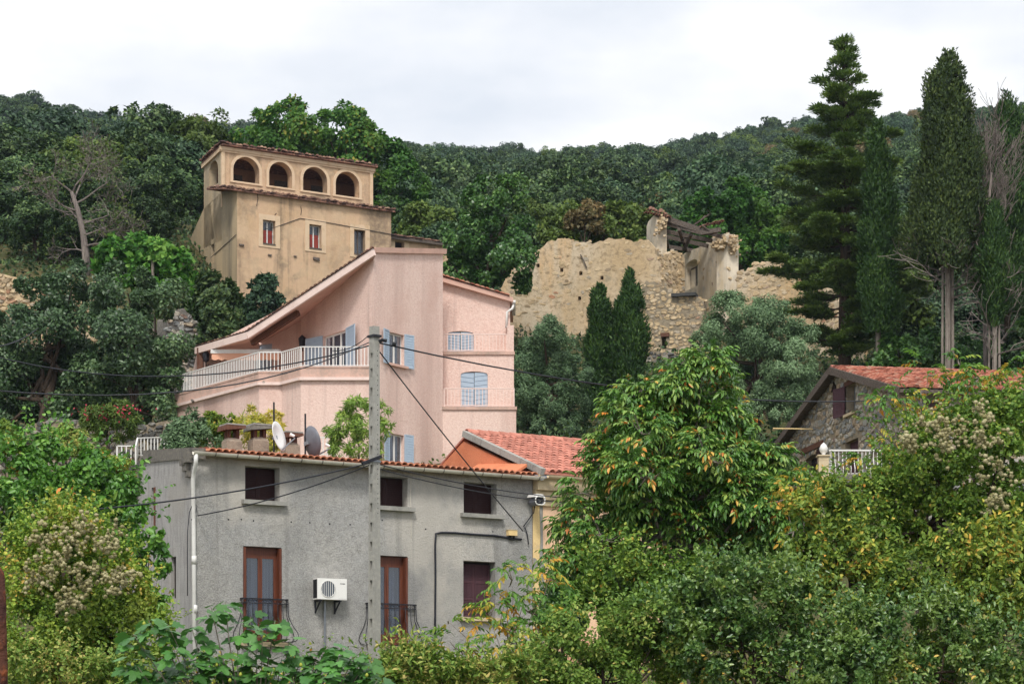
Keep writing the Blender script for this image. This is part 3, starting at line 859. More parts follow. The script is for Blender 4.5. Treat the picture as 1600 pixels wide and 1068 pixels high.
# gable, painted orange, rising from the roof of the grey house
mb = MB()
gdd = 0.10
gp = [PF.pt(gdd, 5, -.3), PF.pt(gdd, PE - .3, -.3), PF.pt(gdd, PE - .12, 0.1), PF.pt(gdd, PR - .10, -PRT), PF.pt(gdd, PR - 1.5, -PRT - 3.4), PF.pt(gdd, 5, -PRT - 3.4)]
mb.prism(gp, (ex * .12))
mb.build('gable_wall', 'orange_render', peach)
mb = MB()
fl = RIDGE + .02
mb.prism([PF.pt(-.38, EAVE + .16, -.35), PF.pt(gdd, EAVE + .46, -.35), PF.pt(gdd, RIDGE + .42, -RT), PF.pt(-.5, RIDGE + .07, -RT)], (0, 0, -.08))
mb.build('flashing', 'orange_render', peach)
for i in range(4):
    mb = MB(); a = p0 - ex * .05 + pup * (psl * i / 4 + .01); b = p0 - ex * .05 + pup * (psl * (i + 1) / 4 - .01)
    mb.bar(a + Vector((0, 0, -.0)), b, .14, .17); mb.build('verge_block', 'concrete', proof)
mb = MB(); mb.prism([PF.pt(.02, PE - .22, .42), PF.pt(.3, PE - .10, .40), PF.pt(.26, PE + .05, .1), PF.pt(-.2, PE - .06, .1)], (0, 0, -.02)); mb.build('lead_flashing', 'galvanised', peach)
mb = MB()
vsg = [PF.pt(u, PE - .10 + z, .46 + d) for u in (.2, PLEN) for (d, z) in prof] + [PF.pt(u, PE - .10 + z * .85 + .004, .46 + d * .85) for u in (.2, PLEN) for (d, z) in prof]
mb.add(vsg, [(j, j + 1, m_ + j + 1, m_ + j) for j in range(n)] + [(2 * m_ + j + 1, 2 * m_ + j, 3 * m_ + j, 3 * m_ + j + 1) for j in range(n)])
mb.build('gutter', 'cornice_stone', peach, True)
mb = MB(); mb.add([PF.pt(PLEN, -1), PF.pt(PLEN, -1, -7), PF.pt(PLEN, PE, -7), PF.pt(PLEN, PR - .1, -PRT), PF.pt(PLEN, PE)], [(0, 1, 2, 3, 4)]); mb.build('end_wall', 'peach_render', peach)

# ------------------------------------------------------------------ chimneys, dishes, masts on the grey roof
material('chimney_render', srgb(158, 142, 126), 0.95, 0.1, [(3, I3, 5, 0.45, 0.68, srgb(112, 102, 94), 0.7), (14, I3, 4, 0.45, 0.66, srgb(180, 164, 146), 0.5)], [(24, I3, 0.6, 'noise')])
def chimney(px0, px1, py_body, py_cap, Y, label, foot, mat='chimney_render', band=False):
    a = P(px0, py_body, Y); b = P(px1, py_body, Y); w = (b.x - a.x) * .80; c = P((px0 + px1) / 2, py_body, Y)
    W = Wall((c.x - DA.x * w / 2, c.y - DA.y * w / 2), (c.x + DA.x * w / 2, c.y + DA.y * w / 2))
    dp_ = w * .75
    zt = P(0, py_cap, Y).z
    t = thing('chimney', label, 'chimney', (c.x, c.y, foot), 'chimneys along the grey roof')
    mb = MB(); W.box(mb, 0, w, foot, c.z - .10, -dp_, 0); mb.hexa([W.pt(0, c.z - .1, 0), W.pt(w, c.z - .1, 0), W.pt(w, c.z - .1, -dp_), W.pt(0, c.z - .1, -dp_), W.pt(.07, c.z, -.07), W.pt(w - .07, c.z, -.07), W.pt(w - .07, c.z, -dp_ + .07), W.pt(.07, c.z, -dp_ + .07)])
    mb.build('stack', mat, t)
    for (u, d) in ((.10, -.10), (w - .10, -.10), (.10, -dp_ + .1), (w - .1, -dp_ + .1)):
        mb = MB(); W.box(mb, u - .045, u + .045, c.z - .02, zt + .004, d - .04, d + .04); mb.build('post', 'wood_brown', t)
    mb = MB()
    mb.hexa([W.pt(-.10, zt - .10, .12), W.pt(w + .06, zt - .02, .12), W.pt(w + .06, zt - .02, -dp_ - .1), W.pt(-.10, zt - .10, -dp_ - .1), W.pt(-.06, zt + .04, .10), W.pt(w + .06, zt + .05, .10), W.pt(w + .06, zt + .05, -dp_ - .1), W.pt(-.06, zt + .04, -dp_ - .1)])
    mb.build('cap', 'wood_brown' if not band else 'concrete_dark', t)
    mb = MB(); W.box(mb, -.03, w + .05, zt + .05, zt + .085, -dp_ - .1, .11); mb.build('cap_slab', 'concrete', t)
    if band:
        mb = MB(); W.box(mb, .02, w + .01, foot + .42, foot + .52, -dp_ - .01, .012); mb.build('lead_band', 'galvanised', t)
    return t
chimney(350, 383, 683, 667, 63.0, 'stubby chimney with rusty hood, without metal band, on the grey roof', 7.9)
chimney(391, 425, 682, 667, 63.3, 'stubby chimney with a metal band round its stack on grey roof', 7.9, band=True)
chimney(442, 473, 690, 679, 63.6, 'low soot-streaked chimney between the two satellite dishes', 7.85)

def dish(px, py, Y, nrm, dia, mat, label, mast_px, mast_top, mast_bot, lnb):
    c = P(px, py, Y); nrm = Vector(nrm).normalized()
    mx_, Ym = mast_px, Y + .12
    t = thing('satellite_dish', label, 'satellite dish', P(mx_, mast_bot, Ym))
    mb = MB()
    pr = [(0.0, -.085), (dia * .2, -.07), (dia * .35, -.035), (dia * .5, .01), (dia * .505, .0), (dia * .36, -.05), (dia * .2, -.085), (0, -.1)]
    mb.lathe(c, pr, 28, nrm); mb.build('reflector', mat, t, True)
    mb = MB(); mb.tube([P(mx_, mast_bot, Ym), P(mx_, mast_top, Ym)], .024, 8); mb.build('mast', 'iron_dark', t)
    mb = MB(); mb.bar(c - nrm * .09, P(mx_, py + 4, Ym), .09, .10); mb.build('bracket', 'galvanised', t)
    q = P(lnb[0], lnb[1], Y - .1); rim = c + nrm * .01 + (Vector((0, 0, -1)) - nrm * -nrm.z).normalized() * dia * .46
    mb = MB(); mb.bar(rim, q, .03, .03); mb.build('feed_arm', 'galvanised', t)
    mb = MB(); mb.tube([q - (q - rim).normalized() * .02 + Vector((0, 0, .06)), q + Vector((-.13, 0, .10))], [.035, .045], 8); mb.build('feed_horn', 'ac_white', t)
dish(436, 681, 62.3, (.93, -.30, .22), .80, 'dish_white', 'white satellite dish seen face on beside the banded chimney', 428, 628, 712, (461, 684))
dish(488, 690, 62.3, (.80, .55, .20), .84, 'dish_grey', 'grey satellite dish seen from behind on a dark mast', 477, 646, 716, (516, 700))

# ------------------------------------------------------------------ air conditioner, lamp, boxes and wires on the front
u0, u1, z0, z1 = GF.rect(496, 902, 542, 935, .34)
ac = thing('air_conditioner', 'white air conditioner unit hung on the grey wall', 'air conditioner', GF.pt((u0 + u1) / 2, z0, .2))
mb = MB(); GF.box(mb, u0, u1, z0, z1, .08, .34); mb.build('casing', 'ac_white', ac)
cu, cz, rr_ = u0 + (u1 - u0) * .36, (z0 + z1) / 2, (z1 - z0) * .39
fn = Vector((GF.n.x, GF.n.y, 0))
mb = MB(); mb.lathe(GF.pt(cu, cz, .342), [(rr_, .0), (0, .0015)], 26, fn); mb.build('fan_opening', 'ac_dark', ac)
mb = MB()
for k in range(-3, 4):
    hh = math.sqrt(max(.001, rr_ ** 2 - (k * rr_ / 3.6) ** 2)); GF.box(mb, cu + k * rr_ / 3.6 - .006, cu + k * rr_ / 3.6 + .006, cz - hh, cz + hh, .345, .352)
mb.lathe(GF.pt(cu, cz, .344), [(rr_ * 1.03, 0), (rr_ * 1.03, .012), (rr_ * .96, .012), (rr_ * .96, 0)], 26, fn)
mb.build('fan_grille', 'ac_white', ac)
mb = MB(); GF.box(mb, u0 + (u1 - u0) * .72, u1 - .01, z0 + .03, z1 - .02, .341, .346); mb.build('service_panel', 'ac_white', ac)
mb = MB(); mu0 = u0 + (u1 - u0) * .77
for k, w_ in enumerate((.012, .012, .009, .02, .012, .014, .009)):      # maker's mark, too small to read
    GF.box(mb, mu0 + k * .021, mu0 + k * .021 + w_, z0 + (z1 - z0) * .74, z0 + (z1 - z0) * .79, .347, .3485)
stuff(mb.build('maker_mark', 'black_plastic', ac))
mb = MB(); GF.box(mb, u0 - .004, u0 + .0, z0 + .03, z1 - .03, .10, .32); mb.build('intake_grille', 'black_plastic', ac)
for uu in (u0 + .1, u1 - .18):
    mb = MB(); mb.bar(GF.pt(uu, z0 - .03, .0), GF.pt(uu, z0 - .03, .36), .05, .04); mb.bar(GF.pt(uu, z0 - .30, .02), GF.pt(uu, z0 - .05, .30), .03, .03); mb.bar(GF.pt(uu, z0 - .34, .02), GF.pt(uu, z0, .02), .04, .03, Vector((0, 1, 0))); mb.build('bracket', 'iron_dark', ac)
mb = MB(); mb.tube([GF.pt(u0 + (u1 - u0) * .42, z0 - .02, .06), GF.pt(u0 + (u1 - u0) * .42, z0 - 1.6, .05)], .03, 8); mb.build('pipe_trunking', 'galvanised', ac)

lp = PF.hit(838, 779, .35)
lamp = thing('street_lamp', 'white oval street lamp on the corner of the peach house', 'street lamp', PF.pt(lp[0], lp[1] - .2, .1))
lc = PF.pt(lp[0], lp[1], .38)
mb = MB(); 
for k, (zz, s) in enumerate(((-.10, .6), (-.06, .95), (.0, 1.0), (.05, .9), (.085, .55))): pass
mb.hexa([lc + ex * -.15 + fn * .18 + Vector((0, 0, .03)), lc + ex * .15 + fn * .18 + Vector((0, 0, .03)), lc + ex * .16 - fn * .25 + Vector((0, 0, .05)), lc + ex * -.16 - fn * .25 + Vector((0, 0, .05)),
         lc + ex * -.10 + fn * .14 + Vector((0, 0, .11)), lc + ex * .10 + fn * .14 + Vector((0, 0, .11)), lc + ex * .11 - fn * .25 + Vector((0, 0, .14)), lc + ex * -.11 - fn * .25 + Vector((0, 0, .14))]); mb.build('hood', 'white_paint', lamp)
ring = [lc + ex * .14 * math.cos(a) * (1 + .15 * abs(math.sin(2 * a))) + Vector((0, 0, -.06 + .11 * math.sin(a) * (1 + .15 * abs(math.sin(2 * a))))) + fn * .17 for a in [i * math.pi / 8 for i in range(17)]]
mb = MB(); mb.tube(ring, .018, 5, False); mb.build('rim', 'white_paint', lamp)
mb = MB(); mb.lathe(lc + Vector((0, 0, -.06)), [(.125, .15), (.12, -.2), (.0, -.22)], 14, fn); mb.build('reflector', 'dish_grey', lamp)
mb = MB(); mb.lathe(lc + Vector((0, 0, -.06)) + fn * .03, [(0, .12), (.04, .10), (.055, .05), (.05, 0), (.03, -.04)], 10, fn); mb.build('bulb', 'window_glass', lamp)
mb = MB(); mb.tube([lc - fn * .2 + Vector((0, 0, -.05)), PF.pt(lp[0], lp[1] - .1, .0)], .03, 8); mb.build('arm', 'galvanised', lamp)

uu, zz = GF.hit(801, 832, .1)
jb = thing('junction_box', 'cream junction box on the grey wall below the wires', 'junction box', GF.pt(uu, zz - .08, .05))
mb = MB(); GF.box(mb, uu - .14, uu + .13, zz - .07, zz + .07, .01, .13); mb.build('case', 'yellow_render', jb)
mb = MB(); GF.box(mb, uu - .15, uu + .14, zz + .07, zz + .085, .01, .14); mb.build('lid', 'cornice_stone', jb)
mb = MB(); mb.tube([GF.pt(uu - .05, zz - .07, .06), GF.pt(uu - .05, zz - .16, .05), GF.pt(uu + .06, zz - .17, .05), GF.pt(uu + .06, zz - .07, .06)], .03, 6); mb.build('cable_gland', 'black_plastic', jb)

def wire(name, pts, r, label, mat='cable_mat', n=6, group=None):
    mb = MB(); mb.tube(pts, r, n); o = mb.build(name, mat, None, True); tag(o, label, 'cable', group); return o
def on_wall(W, pl, d=.03): return [W.pt(*W.hit(px, py, d), d) for px, py in pl]
wire('wall_cable', on_wall(GF, [(815, 842), (800, 841), (785, 838), (770, 836), (750, 835), (735, 834), (712, 832), (690, 831.5), (681, 833), (680, 850), (680.5, 900), (680, 960), (679, 1030)]), .028, 'thick black cable stapled along the grey wall and down it')
wire('wall_cable', on_wall(GF, [(826, 850), (824, 835), (821, 825), (818, 822)], .05) + on_wall(PF, [(834, 800), (836, 784)], .06), .015, 'thin black lead rising from the junction box to the lamp')
wire('wall_cable', on_wall(PF, [(836, 776), (842, 768), (850, 763), (860, 762), (880, 764), (898, 767), (930, 770)], .07), .018, 'black cable looping from lamp along the peach cornice')
wire('wall_cable', on_wall(GF, [(299, 812), (306, 800), (308, 790), (302, 784), (296, 800), (293, 830), (293, 930)], .07), .010, 'thin looped lead beside the white downpipe')

# ------------------------------------------------------------------ concrete electricity pole and its lines
PY_ = 53.0
pbase = ground_at(585, PY_)
pole = thing('electricity_pole', 'tall pierced concrete electricity pole in front of the grey house', 'utility pole', (pbase.x, PY_, pbase.z))
ptop = P(585, 510, PY_).z
ang = math.radians(40)
ax, ay = Vector((math.cos(ang), math.sin(ang), 0)), Vector((-math.sin(ang), math.cos(ang), 0))   # right face runs along ax, left face along ay
pc = Vector((pbase.x, PY_, 0))
def pole_pt(a, b, z):
    k = 1.0 - .22 * (z - pbase.z) / (ptop - pbase.z)
    return pc + ax * a * k + ay * b * k + Vector((0, 0, z))
zb = pbase.z - .5
mb = MB()
hw = .105
def pole_box(mb, a0, a1, b0, b1, z0, z1):
    mb.hexa([pole_pt(a0, b0, z0), pole_pt(a1, b0, z0), pole_pt(a1, b1, z0), pole_pt(a0, b1, z0), pole_pt(a0, b0, z1), pole_pt(a1, b0, z1), pole_pt(a1, b1, z1), pole_pt(a0, b1, z1)])
pole_box(mb, -hw + .06, hw, -hw, hw, zb, ptop)
pole_box(mb, -hw, -hw + .062, -hw, -hw + .05, zb, ptop - .001)
pole_box(mb, -hw, -hw + .062, hw - .05, hw, zb, ptop - .001)
z = zb + .2
while z < ptop - .5:
    pole_box(mb, -hw + .004, -hw + .06, -hw + .05, hw - .05, z + .20, z + .43)
    z += .43
pole_box(mb, -hw + .002, -hw + .06, -hw + .05, hw - .05, ptop - .6, ptop - .002)
mb.build('shaft', 'concrete', pole)
mb = MB()
for k in range(34):
    zz = ptop - .55 - k * .11
    if k % 6 == 4: continue
    for a in (.03,):
        c = pole_pt(a, -hw, zz) - ay * .001; mb.lathe(c, [(.013, 0), (0, .001)], 6, -ay)
stuff(mb.build('bolt_hole', 'black_plastic', pole))
mb = MB(); mb.bar(pole_pt(-hw - .03, 0, ptop - .22), pole_pt(hw + .03, 0, ptop - .22), .26, .05); mb.build('top_clamp', 'iron_dark', pole)
mb = MB(); mb.bar(pole_pt(-.5, -.14, P(0, 727, PY_).z), pole_pt(.12, -.14, P(0, 713, PY_).z), .05, .07); mb.build('cross_strut', 'iron_dark', pole)
mb = MB(); pole_box(mb, -hw - .02, hw + .02, -hw - .02, hw + .02, P(0, 722, PY_).z, P(0, 719, PY_).z); mb.build('band', 'galvanised', pole)
mb = MB(); mb.tube([P(592, 534, PY_ - .1), P(597, 531, PY_ - .1), P(604, 532.5, PY_ - .12)], .04, 6); mb.build('insulator', 'black_plastic', pole)
mb = MB(); mb.tube([P(613, 537, PY_ - .1), P(619, 538, PY_ - .1)], .05, 6); mb.build('insulator', 'black_plastic', pole)

def span(a, b, sag, n=14):
    a, b = Vector(a), Vector(b)
    return [a.lerp(b, i / n) - Vector((0, 0, sag * 4 * (i / n) * (1 - i / n))) for i in range(n + 1)]
LH = 'overhead lines from the concrete pole'
pt1 = P(585, 535, PY_)
wire('overhead_cable', span(P(576, 535, PY_), P(-120, 598, 30), .55), .012, 'black overhead cable running from the pole, lower of two on the oak side', group=LH)
wire('overhead_cable', span(P(576, 540, PY_ - .1), P(-120, 520, 62), .9), .015, 'black overhead cable running from the pole, upper of two on the oak side', group=LH)
wire('overhead_cable', span(P(576, 524, PY_), P(520, 548, PY_ + 1), .1, 6) , .010, 'short jumper lead curling at the pole head', group=LH)
wire('overhead_cable', span(P(590, 535, PY_), P(1419, 622, 79.7), .55), .020, 'black overhead cable running from the pole to the stone house', group=LH)
wire('overhead_cable', span(P(592, 548, PY_), GF.pt(*GF.hit(817, 829, .12), .12), .06), .015, 'taut cable slanting from pole down to the grey wall bracket', group=LH)
wire('overhead_cable', span(P(577, 723, PY_), P(150, 795, 46), .12), .016, 'thin wire from the pole passing the downpipe toward the bright mulberry', group=LH)
wire('overhead_cable', span(P(577, 726, PY_), GF.pt(*GF.hit(309, 805, .06), .06), .12), .014, 'thin service wire from pole to the wall beside the downpipe', group=LH)
wire('overhead_cable', span(P(592, 725, PY_), PF.pt(*PF.hit(905, 779, .08), .08), .12), .014, 'upper thin wire from the pole to the peach wall', group=LH)
wire('overhead_cable', span(P(592, 732, PY_), PF.pt(*PF.hit(905, 786, .08), .08), .14), .014, 'lower thin wire from the pole to the peach wall', group=LH)
wire('overhead_cable', span(P(-60, 540, 60), P(60, 512, 92), .3), .02, 'thin wire entering the dark holm oak', group=LH)

# ------------------------------------------------------------------ pink house
def XY(px, Y): return ((px - HX) / F * Y, Y)
kE, kG = XY(584, 86.0), XY(692, 89.5)
kD, kC, kB, kA = XY(470, 86.0), XY(440, 87.1), XY(405, 87.1), XY(272, 92.6)
kW = XY(470, 90.7)                                # far end of the pale upper wall
pink = thing('pink_house', 'large pink house with blue shutters and a long white-railed terrace', 'house', (-5, 90, 11))
TW = Wall(kE, kG)                                 # tower-like face turning away to the right
zE, zG = 18.72, 19.46
ZT = 14.53                                        # terrace level
GB = 9.0
# tower face
wu = TW.rect(608, 518, 631, 567); wl = TW.rect(609, 676, 631, 724)
mb = MB(); TW.face(mb, [(0, GB), (TW.len, GB), (TW.len, zG), (0, zE)], [TW.loop(*wu), TW.loop(*wl)], .18)
mb.build('tower_wall', 'pink_render', pink)
mb = MB(); mb.hexa([TW.pt(-.05, zE - .02, .10), TW.pt(TW.len + .1, zG - .02, .10), TW.pt(TW.len + .1, zG - .02, -.3), TW.pt(-.05, zE - .02, -.3), TW.pt(-.05, zE + .17, .12), TW.pt(TW.len + .1, zG + .17, .12), TW.pt(TW.len + .1, zG + .17, -.3), TW.pt(-.05, zE + .17, -.3)])
mb.build('parapet', 'pink_trim', pink)
bk = Vector((-0.545, 0.839))
far = along(kG, bk, 10)
mb = MB(); mb.add([Vector((*kG, GB)), Vector((*far, GB)), Vector((*far, zG - 1.2)), Vector((*kG, zG))], [(0, 1, 2, 3)]); mb.build('return_wall', 'pink_render', pink)
def blue_window(W, r, open_l, open_r, sill=True):
    u0, u1, z0, z1 = r
    win = casement(pink, W, u0, u1, z0, z1, -.12, 'white_paint', 2, 1, .06, behind='curtain')
    w = (u1 - u0) * .52
    if open_l:
        a = math.radians(open_l); h = W.pt(u0 - .02, 0, .03); d = -W.dir * math.cos(a) + W.n * math.sin(a)
        louvre_shutter('shutter', win, (h.x, h.y), (h.x + d.x * w, h.y + d.y * w), z0 - .05, z1 + .05, 'shutter_blue', panels=1, slats=12)
    if open_r:
        a = math.radians(open_r); h = W.pt(u1 + .02, 0, .03); d = W.dir * math.cos(a) + W.n * math.sin(a)
        louvre_shutter('shutter', win, (h.x, h.y), (h.x + d.x * w, h.y + d.y * w), z0 - .05, z1 + .05, 'shutter_blue', panels=1, slats=12)
    if sill:
        sm = MB(); W.box(sm, u0 - .08, u1 + .12, z0 - .09, z0 - .003, -.1, .14); sm.build('sill', 'pink_trim', win)
    return win
blue_window(TW, wu, 14, 12); blue_window(TW, wl, 14, 12)
# pale wall behind the terrace
UW = Wall(kW, kE)
uz = lambda u: 16.95 + (zE - 16.95) * u / UW.len
du = UW.rect(505, 526, 541, 573); du = (du[0], du[1], ZT + .02, du[3])
mb = MB(); UW.face(mb, [(0, GB), (UW.len, GB), (UW.len, zE + .1), (0, uz(0) + .9)], [UW.loop(*du)], .2); mb.build('upper_wall', 'pink_render', pink)
fd = casement(pink, UW, du[0], du[1], du[2], du[3], -.10, 'white_paint', 3, 1, .07, behind='curtain', name='french_door')
w = .85
for (u, sg, aa) in ((du[0] - .02, -1, 12), (du[1] + .02, 1, 10)):
    a = math.radians(aa); h = UW.pt(u, 0, .04); d = UW.dir * sg * math.cos(a) + UW.n * math.sin(a)
    louvre_shutter('shutter', fd, (h.x, h.y), (h.x + d.x * w * 1.15, h.y + d.y * w * 1.15), du[2] + .04, du[3] + .04, 'shutter_blue', panels=2, slats=12)
# porch wall, side return, post
PW = Wall(XY(308, 94.4), XY(473, 91.0))
mb = MB()
pd = PW.rect(398, 540, 425, 590); pd = (pd[0], pd[1], ZT, pd[3])
PW.face(mb, [(0, GB), (PW.len, GB), (PW.len, 18.1), (0, 16.6)], [PW.loop(*pd)], .15); mb.build('porch_wall', 'pink_render', pink)
plank_shutter('shutter', pink, PW, pd[0], pd[1], pd[2] + .01, pd[3], -.06, 'shutter_blue', planks=9)
mb = MB(); mb.add([Vector((*kW, GB)), Vector((*XY(473, 91.0), GB)), Vector((*XY(473, 91.0), 18.0)), Vector((*kW, 17.8))], [(0, 1, 2, 3)]); mb.build('porch_return', 'pink_render', pink)
pp = P(313, 600, 92.2)
mb = MB(); mb.box((pp.x - .12, pp.y - .12, ZT - .1), (pp.x + .12, pp.y + .12, 16.35)); mb.build('porch_post', 'wood_brown', pink)
# roof: eave line climbs to the tower; soffit boards and rafters below
f0, f1, f2 = P(306, 547, 92.4), P(388, 523, 89.4), P(585, 393, 85.8)
back3 = Vector((bk.x * 9, bk.y * 9, .6))
mb = MB()
for a, b in ((f0, f1), (f1, f2)):
    mb.hexa([a + Vector((0, 0, -.16)), b + Vector((0, 0, -.16)), b + Vector((.3, 8, .3)), a + Vector((.3, 5, .5)), a, b, b + Vector((.3, 8, .5)), a + Vector((.3, 5, .7))])
proof2 = mb.build('roof', 'pink_trim', pink)
mb = MB()
for a, b in ((f0, f1), (f1, f2)): mb.bar(a + Vector((0, -.06, -.03)), b + Vector((0, -.06, -.03)), .10, .26)
mb.build('fascia', 'pale_pink_paint', pink)
for a, b, k in ((f1, f2, 26), (f0, f1, 12)):
    dirv = (b - a).normalized(); mb = MB()
    tiled_strip(mb, a + Vector((0, -.12, .10)), dirv, Vector((.05, 1, .05)), (b - a).length, 1.0, .22, .07); stuff(mb.build('tile_row', 'tiles_old', pink))
mb = MB(); mb.bar(f1.lerp(f2, .02) + Vector((0, .45, -.30)), f1.lerp(f2, .40) + Vector((0, .45, -.30)), .14, .2); mb.build('purlin', 'wood_brown', pink)
# awning over the porch
a0, a1 = P(331, 549, 91.4), P(437, 549, 89.9)
aw = thing('awning', 'rolled-in pink awning with scalloped edge above the terrace', 'awning', (a0 + a1) / 2 - Vector((0, 0, .3)))
mb = MB(); mb.bar(a0, a1, .16, .15); mb.build('cassette', 'white_paint', aw)
mb = MB(); k = 40
top = [a0.lerp(a1, i / k) + Vector((0, -.05, -.06)) for i in range(k + 1)]
bot = [a0.lerp(a1, i / k) + Vector((0, -.07 - .02 * math.sin(i * .9), -.30 - .05 * abs(math.sin(i * math.pi / 4)))) for i in range(k + 1)]
vv = top + bot; mb.add(vv + [p + Vector((0, .012, 0)) for p in vv], [(i, i + 1, k + 2 + i, k + 1 + i) for i in range(k)] + [(i + 2 * k + 2, i + 2 * k + 3, i + 3 * k + 4, i + 3 * k + 3) for i in range(k)]); mb.build('valance', 'awning_fabric', aw)
for (px, py, W, lab) in ((322, 558, None, 'black wall lantern beside the brown porch post'), (472, 534, UW, 'black wall lantern beside the French door shutters')):
    c = P(px, py, 91.9 if W is None else 90.3)
    t = thing('wall_lantern', lab, 'lantern', c - Vector((0, 0, .2)))
    mb = MB(); mb.lathe(c, [(.0, .28), (.05, .24), (.16, .14), (.15, .12), (.12, -.14), (.05, -.18), (0, -.2)], 6); mb.build('lamp_body', 'iron_dark', t)
    mb = MB(); mb.tube([c + Vector((0, 0, -.18)), c + Vector((0, .2, -.3)), c + Vector((.05, .5, -.2))], .02, 5); mb.build('bracket', 'iron_dark', t)
# terrace: lower walls, slab edge, moulding, railing
tp = [kA, kB, kC, kD, XY(586, 86.0)]
MZ = 14.17
ground_walls = []
for i, (a, b) in enumerate(zip(tp[:-1], tp[1:])):
    W = Wall(a, b); mb = MB(); holes = []
    if i == 0:
        rr0 = W.rect(318, 620, 340, 645); holes = [W.loop(*rr0)]
    W.face(mb, [(0, GB - 2), (W.len, GB - 2), (W.len, MZ), (0, MZ)], holes, .12); mb.build('terrace_wall', 'pink_render', pink)
    if i == 0: plank_shutter('shutter', pink, W, rr0[0], rr0[1], rr0[2], rr0[3], -.02, 'shutter_blue', planks=6)
    mb = MB(); W.face(mb, [(-.02, MZ), (W.len + .02, MZ), (W.len + .02, ZT + .03), (-.02, ZT + .03)], [], 0, .03); W.box(mb, -.03, W.len + .03, ZT, ZT + .06, -.25, .05); mb.build('slab_edge', 'pink_stained', pink)
    mb = MB(); W.box(mb, -.04, W.len + .04, MZ - .09, MZ + .02, -.02, .12); mb.build('moulding', 'pale_pink_paint', pink)
mb = MB(); mb.prism([Vector((*p, ZT)) for p in (kA, kB, kC, kD, kE, kW, XY(470, 91.2), XY(308, 94.6))], (0, 0, -.2)); mb.build('terrace_floor', 'pink_stained', pink)
mb = MB(); mb.add([Vector((*kA, GB - 2)), Vector((*XY(300, 100), GB - 2)), Vector((*XY(300, 100), 16.6)), Vector((*XY(308, 94.5), 16.6)), Vector((*XY(308, 94.5), ZT)), Vector((*kA, ZT))], [(0, 1, 2, 3, 4, 5)]); mb.build('end_wall', 'pink_render', pink)
offs = lambda p: Vector((p[0], p[1] + .10, ZT + .05))
railing(pink, [offs(p) for p in tp], .74, 'white_paint', .125, r=.014)
mb = MB()
for px, py in ((300, 625), (370, 604), (412, 597), (490, 583), (552, 582)):
    c = P(px, py, 86.0 if px > 470 else 87.0 if px > 405 else 89.5); mb.tube([c + Vector((0, .4, 0)), c + Vector((0, -.02, 0))], .05, 8)
stuff(mb.build('drain_hole', 'concrete_dark', pink))
# right-hand wing with two set-back balconies
R0, R1 = 692, 806
def wing(pxL, pxR, Y, z0, z1L, z1R, holes=(), name='wing_wall'):
    W = Wall(XY(pxL, Y), XY(pxR, Y)); mb = MB(); W.face(mb, [(0, z0), (W.len, z0), (W.len, z1R), (0, z1L)], holes, .15); mb.build(name, 'pink_render', pink); return W
zb1 = (HY - 635) / F * 89.5; zb2 = (HY - 549) / F * 90.3
wing(680, 806.5, 89.5, GB - 1, zb1, zb1)
Wm = Wall(XY(680, 90.3), XY(803, 90.3)); dm = Wm.rect(720, 580, 762, 640)
dmz = (dm[0], dm[1], zb1 + .02, dm[3])
arch = lambda W, r: W.arch(r[0], r[1], r[2], r[3], 8, .22)
wing(680, 803, 90.3, GB, zb2, zb2, [arch(Wm, dmz)])
Wt = Wall(XY(680, 91.1), XY(797, 91.1)); dt = Wt.rect(699, 517, 740, 552); dtz = (dt[0], dt[1], zb2 + .02, dt[3])
ztR = (HY - 472) / F * 91.1; ztL = (HY - 437) / F * 91.1
wing(680, 797, 91.1, GB, ztL, ztR, [arch(Wt, dtz)])
def chevron_doors(W, r):
    u0, u1, z0, z1 = r; um = (u0 + u1) / 2
    plank_shutter('shutter', pink, W, u0, um - .008, z0, z1 - .03, -.05, 'shutter_blue', planks=8, slant=-.12)
    plank_shutter('shutter', pink, W, um + .008, u1, z0, z1 - .03, -.05, 'shutter_blue', planks=8, slant=.12)
chevron_doors(Wm, dmz); chevron_doors(Wt, dtz)
for (Ya, Yb, pR, z) in ((89.5, 90.32, 806.5, zb1), (90.3, 91.12, 803, zb2)):
    mb = MB(); a = XY(690, Ya); b = XY(pR, Ya)
    mb.hexa([(a[0], Ya - .06, z - .12), (b[0] + .03, Ya - .06, z - .12), (b[0] + .03, Yb, z - .12), (a[0], Yb, z - .12), (a[0], Ya - .06, z), (b[0] + .03, Ya - .06, z), (b[0] + .03, Yb, z), (a[0], Yb, z)]); mb.build('balcony_slab', 'pink_stained', pink)
railing(pink, [Vector((*XY(694, 89.6), zb1)), Vector((*XY(803, 89.6), zb1)), Vector((*XY(803, 90.3), zb1))], .70, 'pale_pink_paint', .13, r=.013)
railing(pink, [Vector((*XY(694, 90.4), zb2)), Vector((*XY(792, 90.4), zb2))], .68, 'pale_pink_paint', .13, r=.013)
mb = MB(); q = XY(798, 90.6); mb.box((q[0] - .13, 90.3, zb2), (q[0] + .12, 91.2, (HY - 508) / F * 90.3)); mb.build('end_pier', 'pink_render', pink)
mb = MB(); W = Wt; mb.hexa([W.pt(-.2, ztL + .02, .25), W.pt(W.len + .12, ztR - .04, .25), W.pt(W.len + .12, ztR - .04, -4), W.pt(-.2, ztL + .02, -4), W.pt(-.2, ztL + .20, .25), W.pt(W.len + .12, ztR + .14, .25), W.pt(W.len + .12, ztR + .14, -4), W.pt(-.2, ztL + .20, -4)]); mb.build('wing_roof', 'pink_trim', pink)
mb = MB(); tiled_strip(mb, W.pt(-.2, ztL + .21, .28), Vector((W.pt(W.len, ztR) - W.pt(0, ztL))).normalized(), Vector((0, 1, .0)), W.len + .3, .7, .2, .06); stuff(mb.build('tile_row', 'tiles_new', pink))
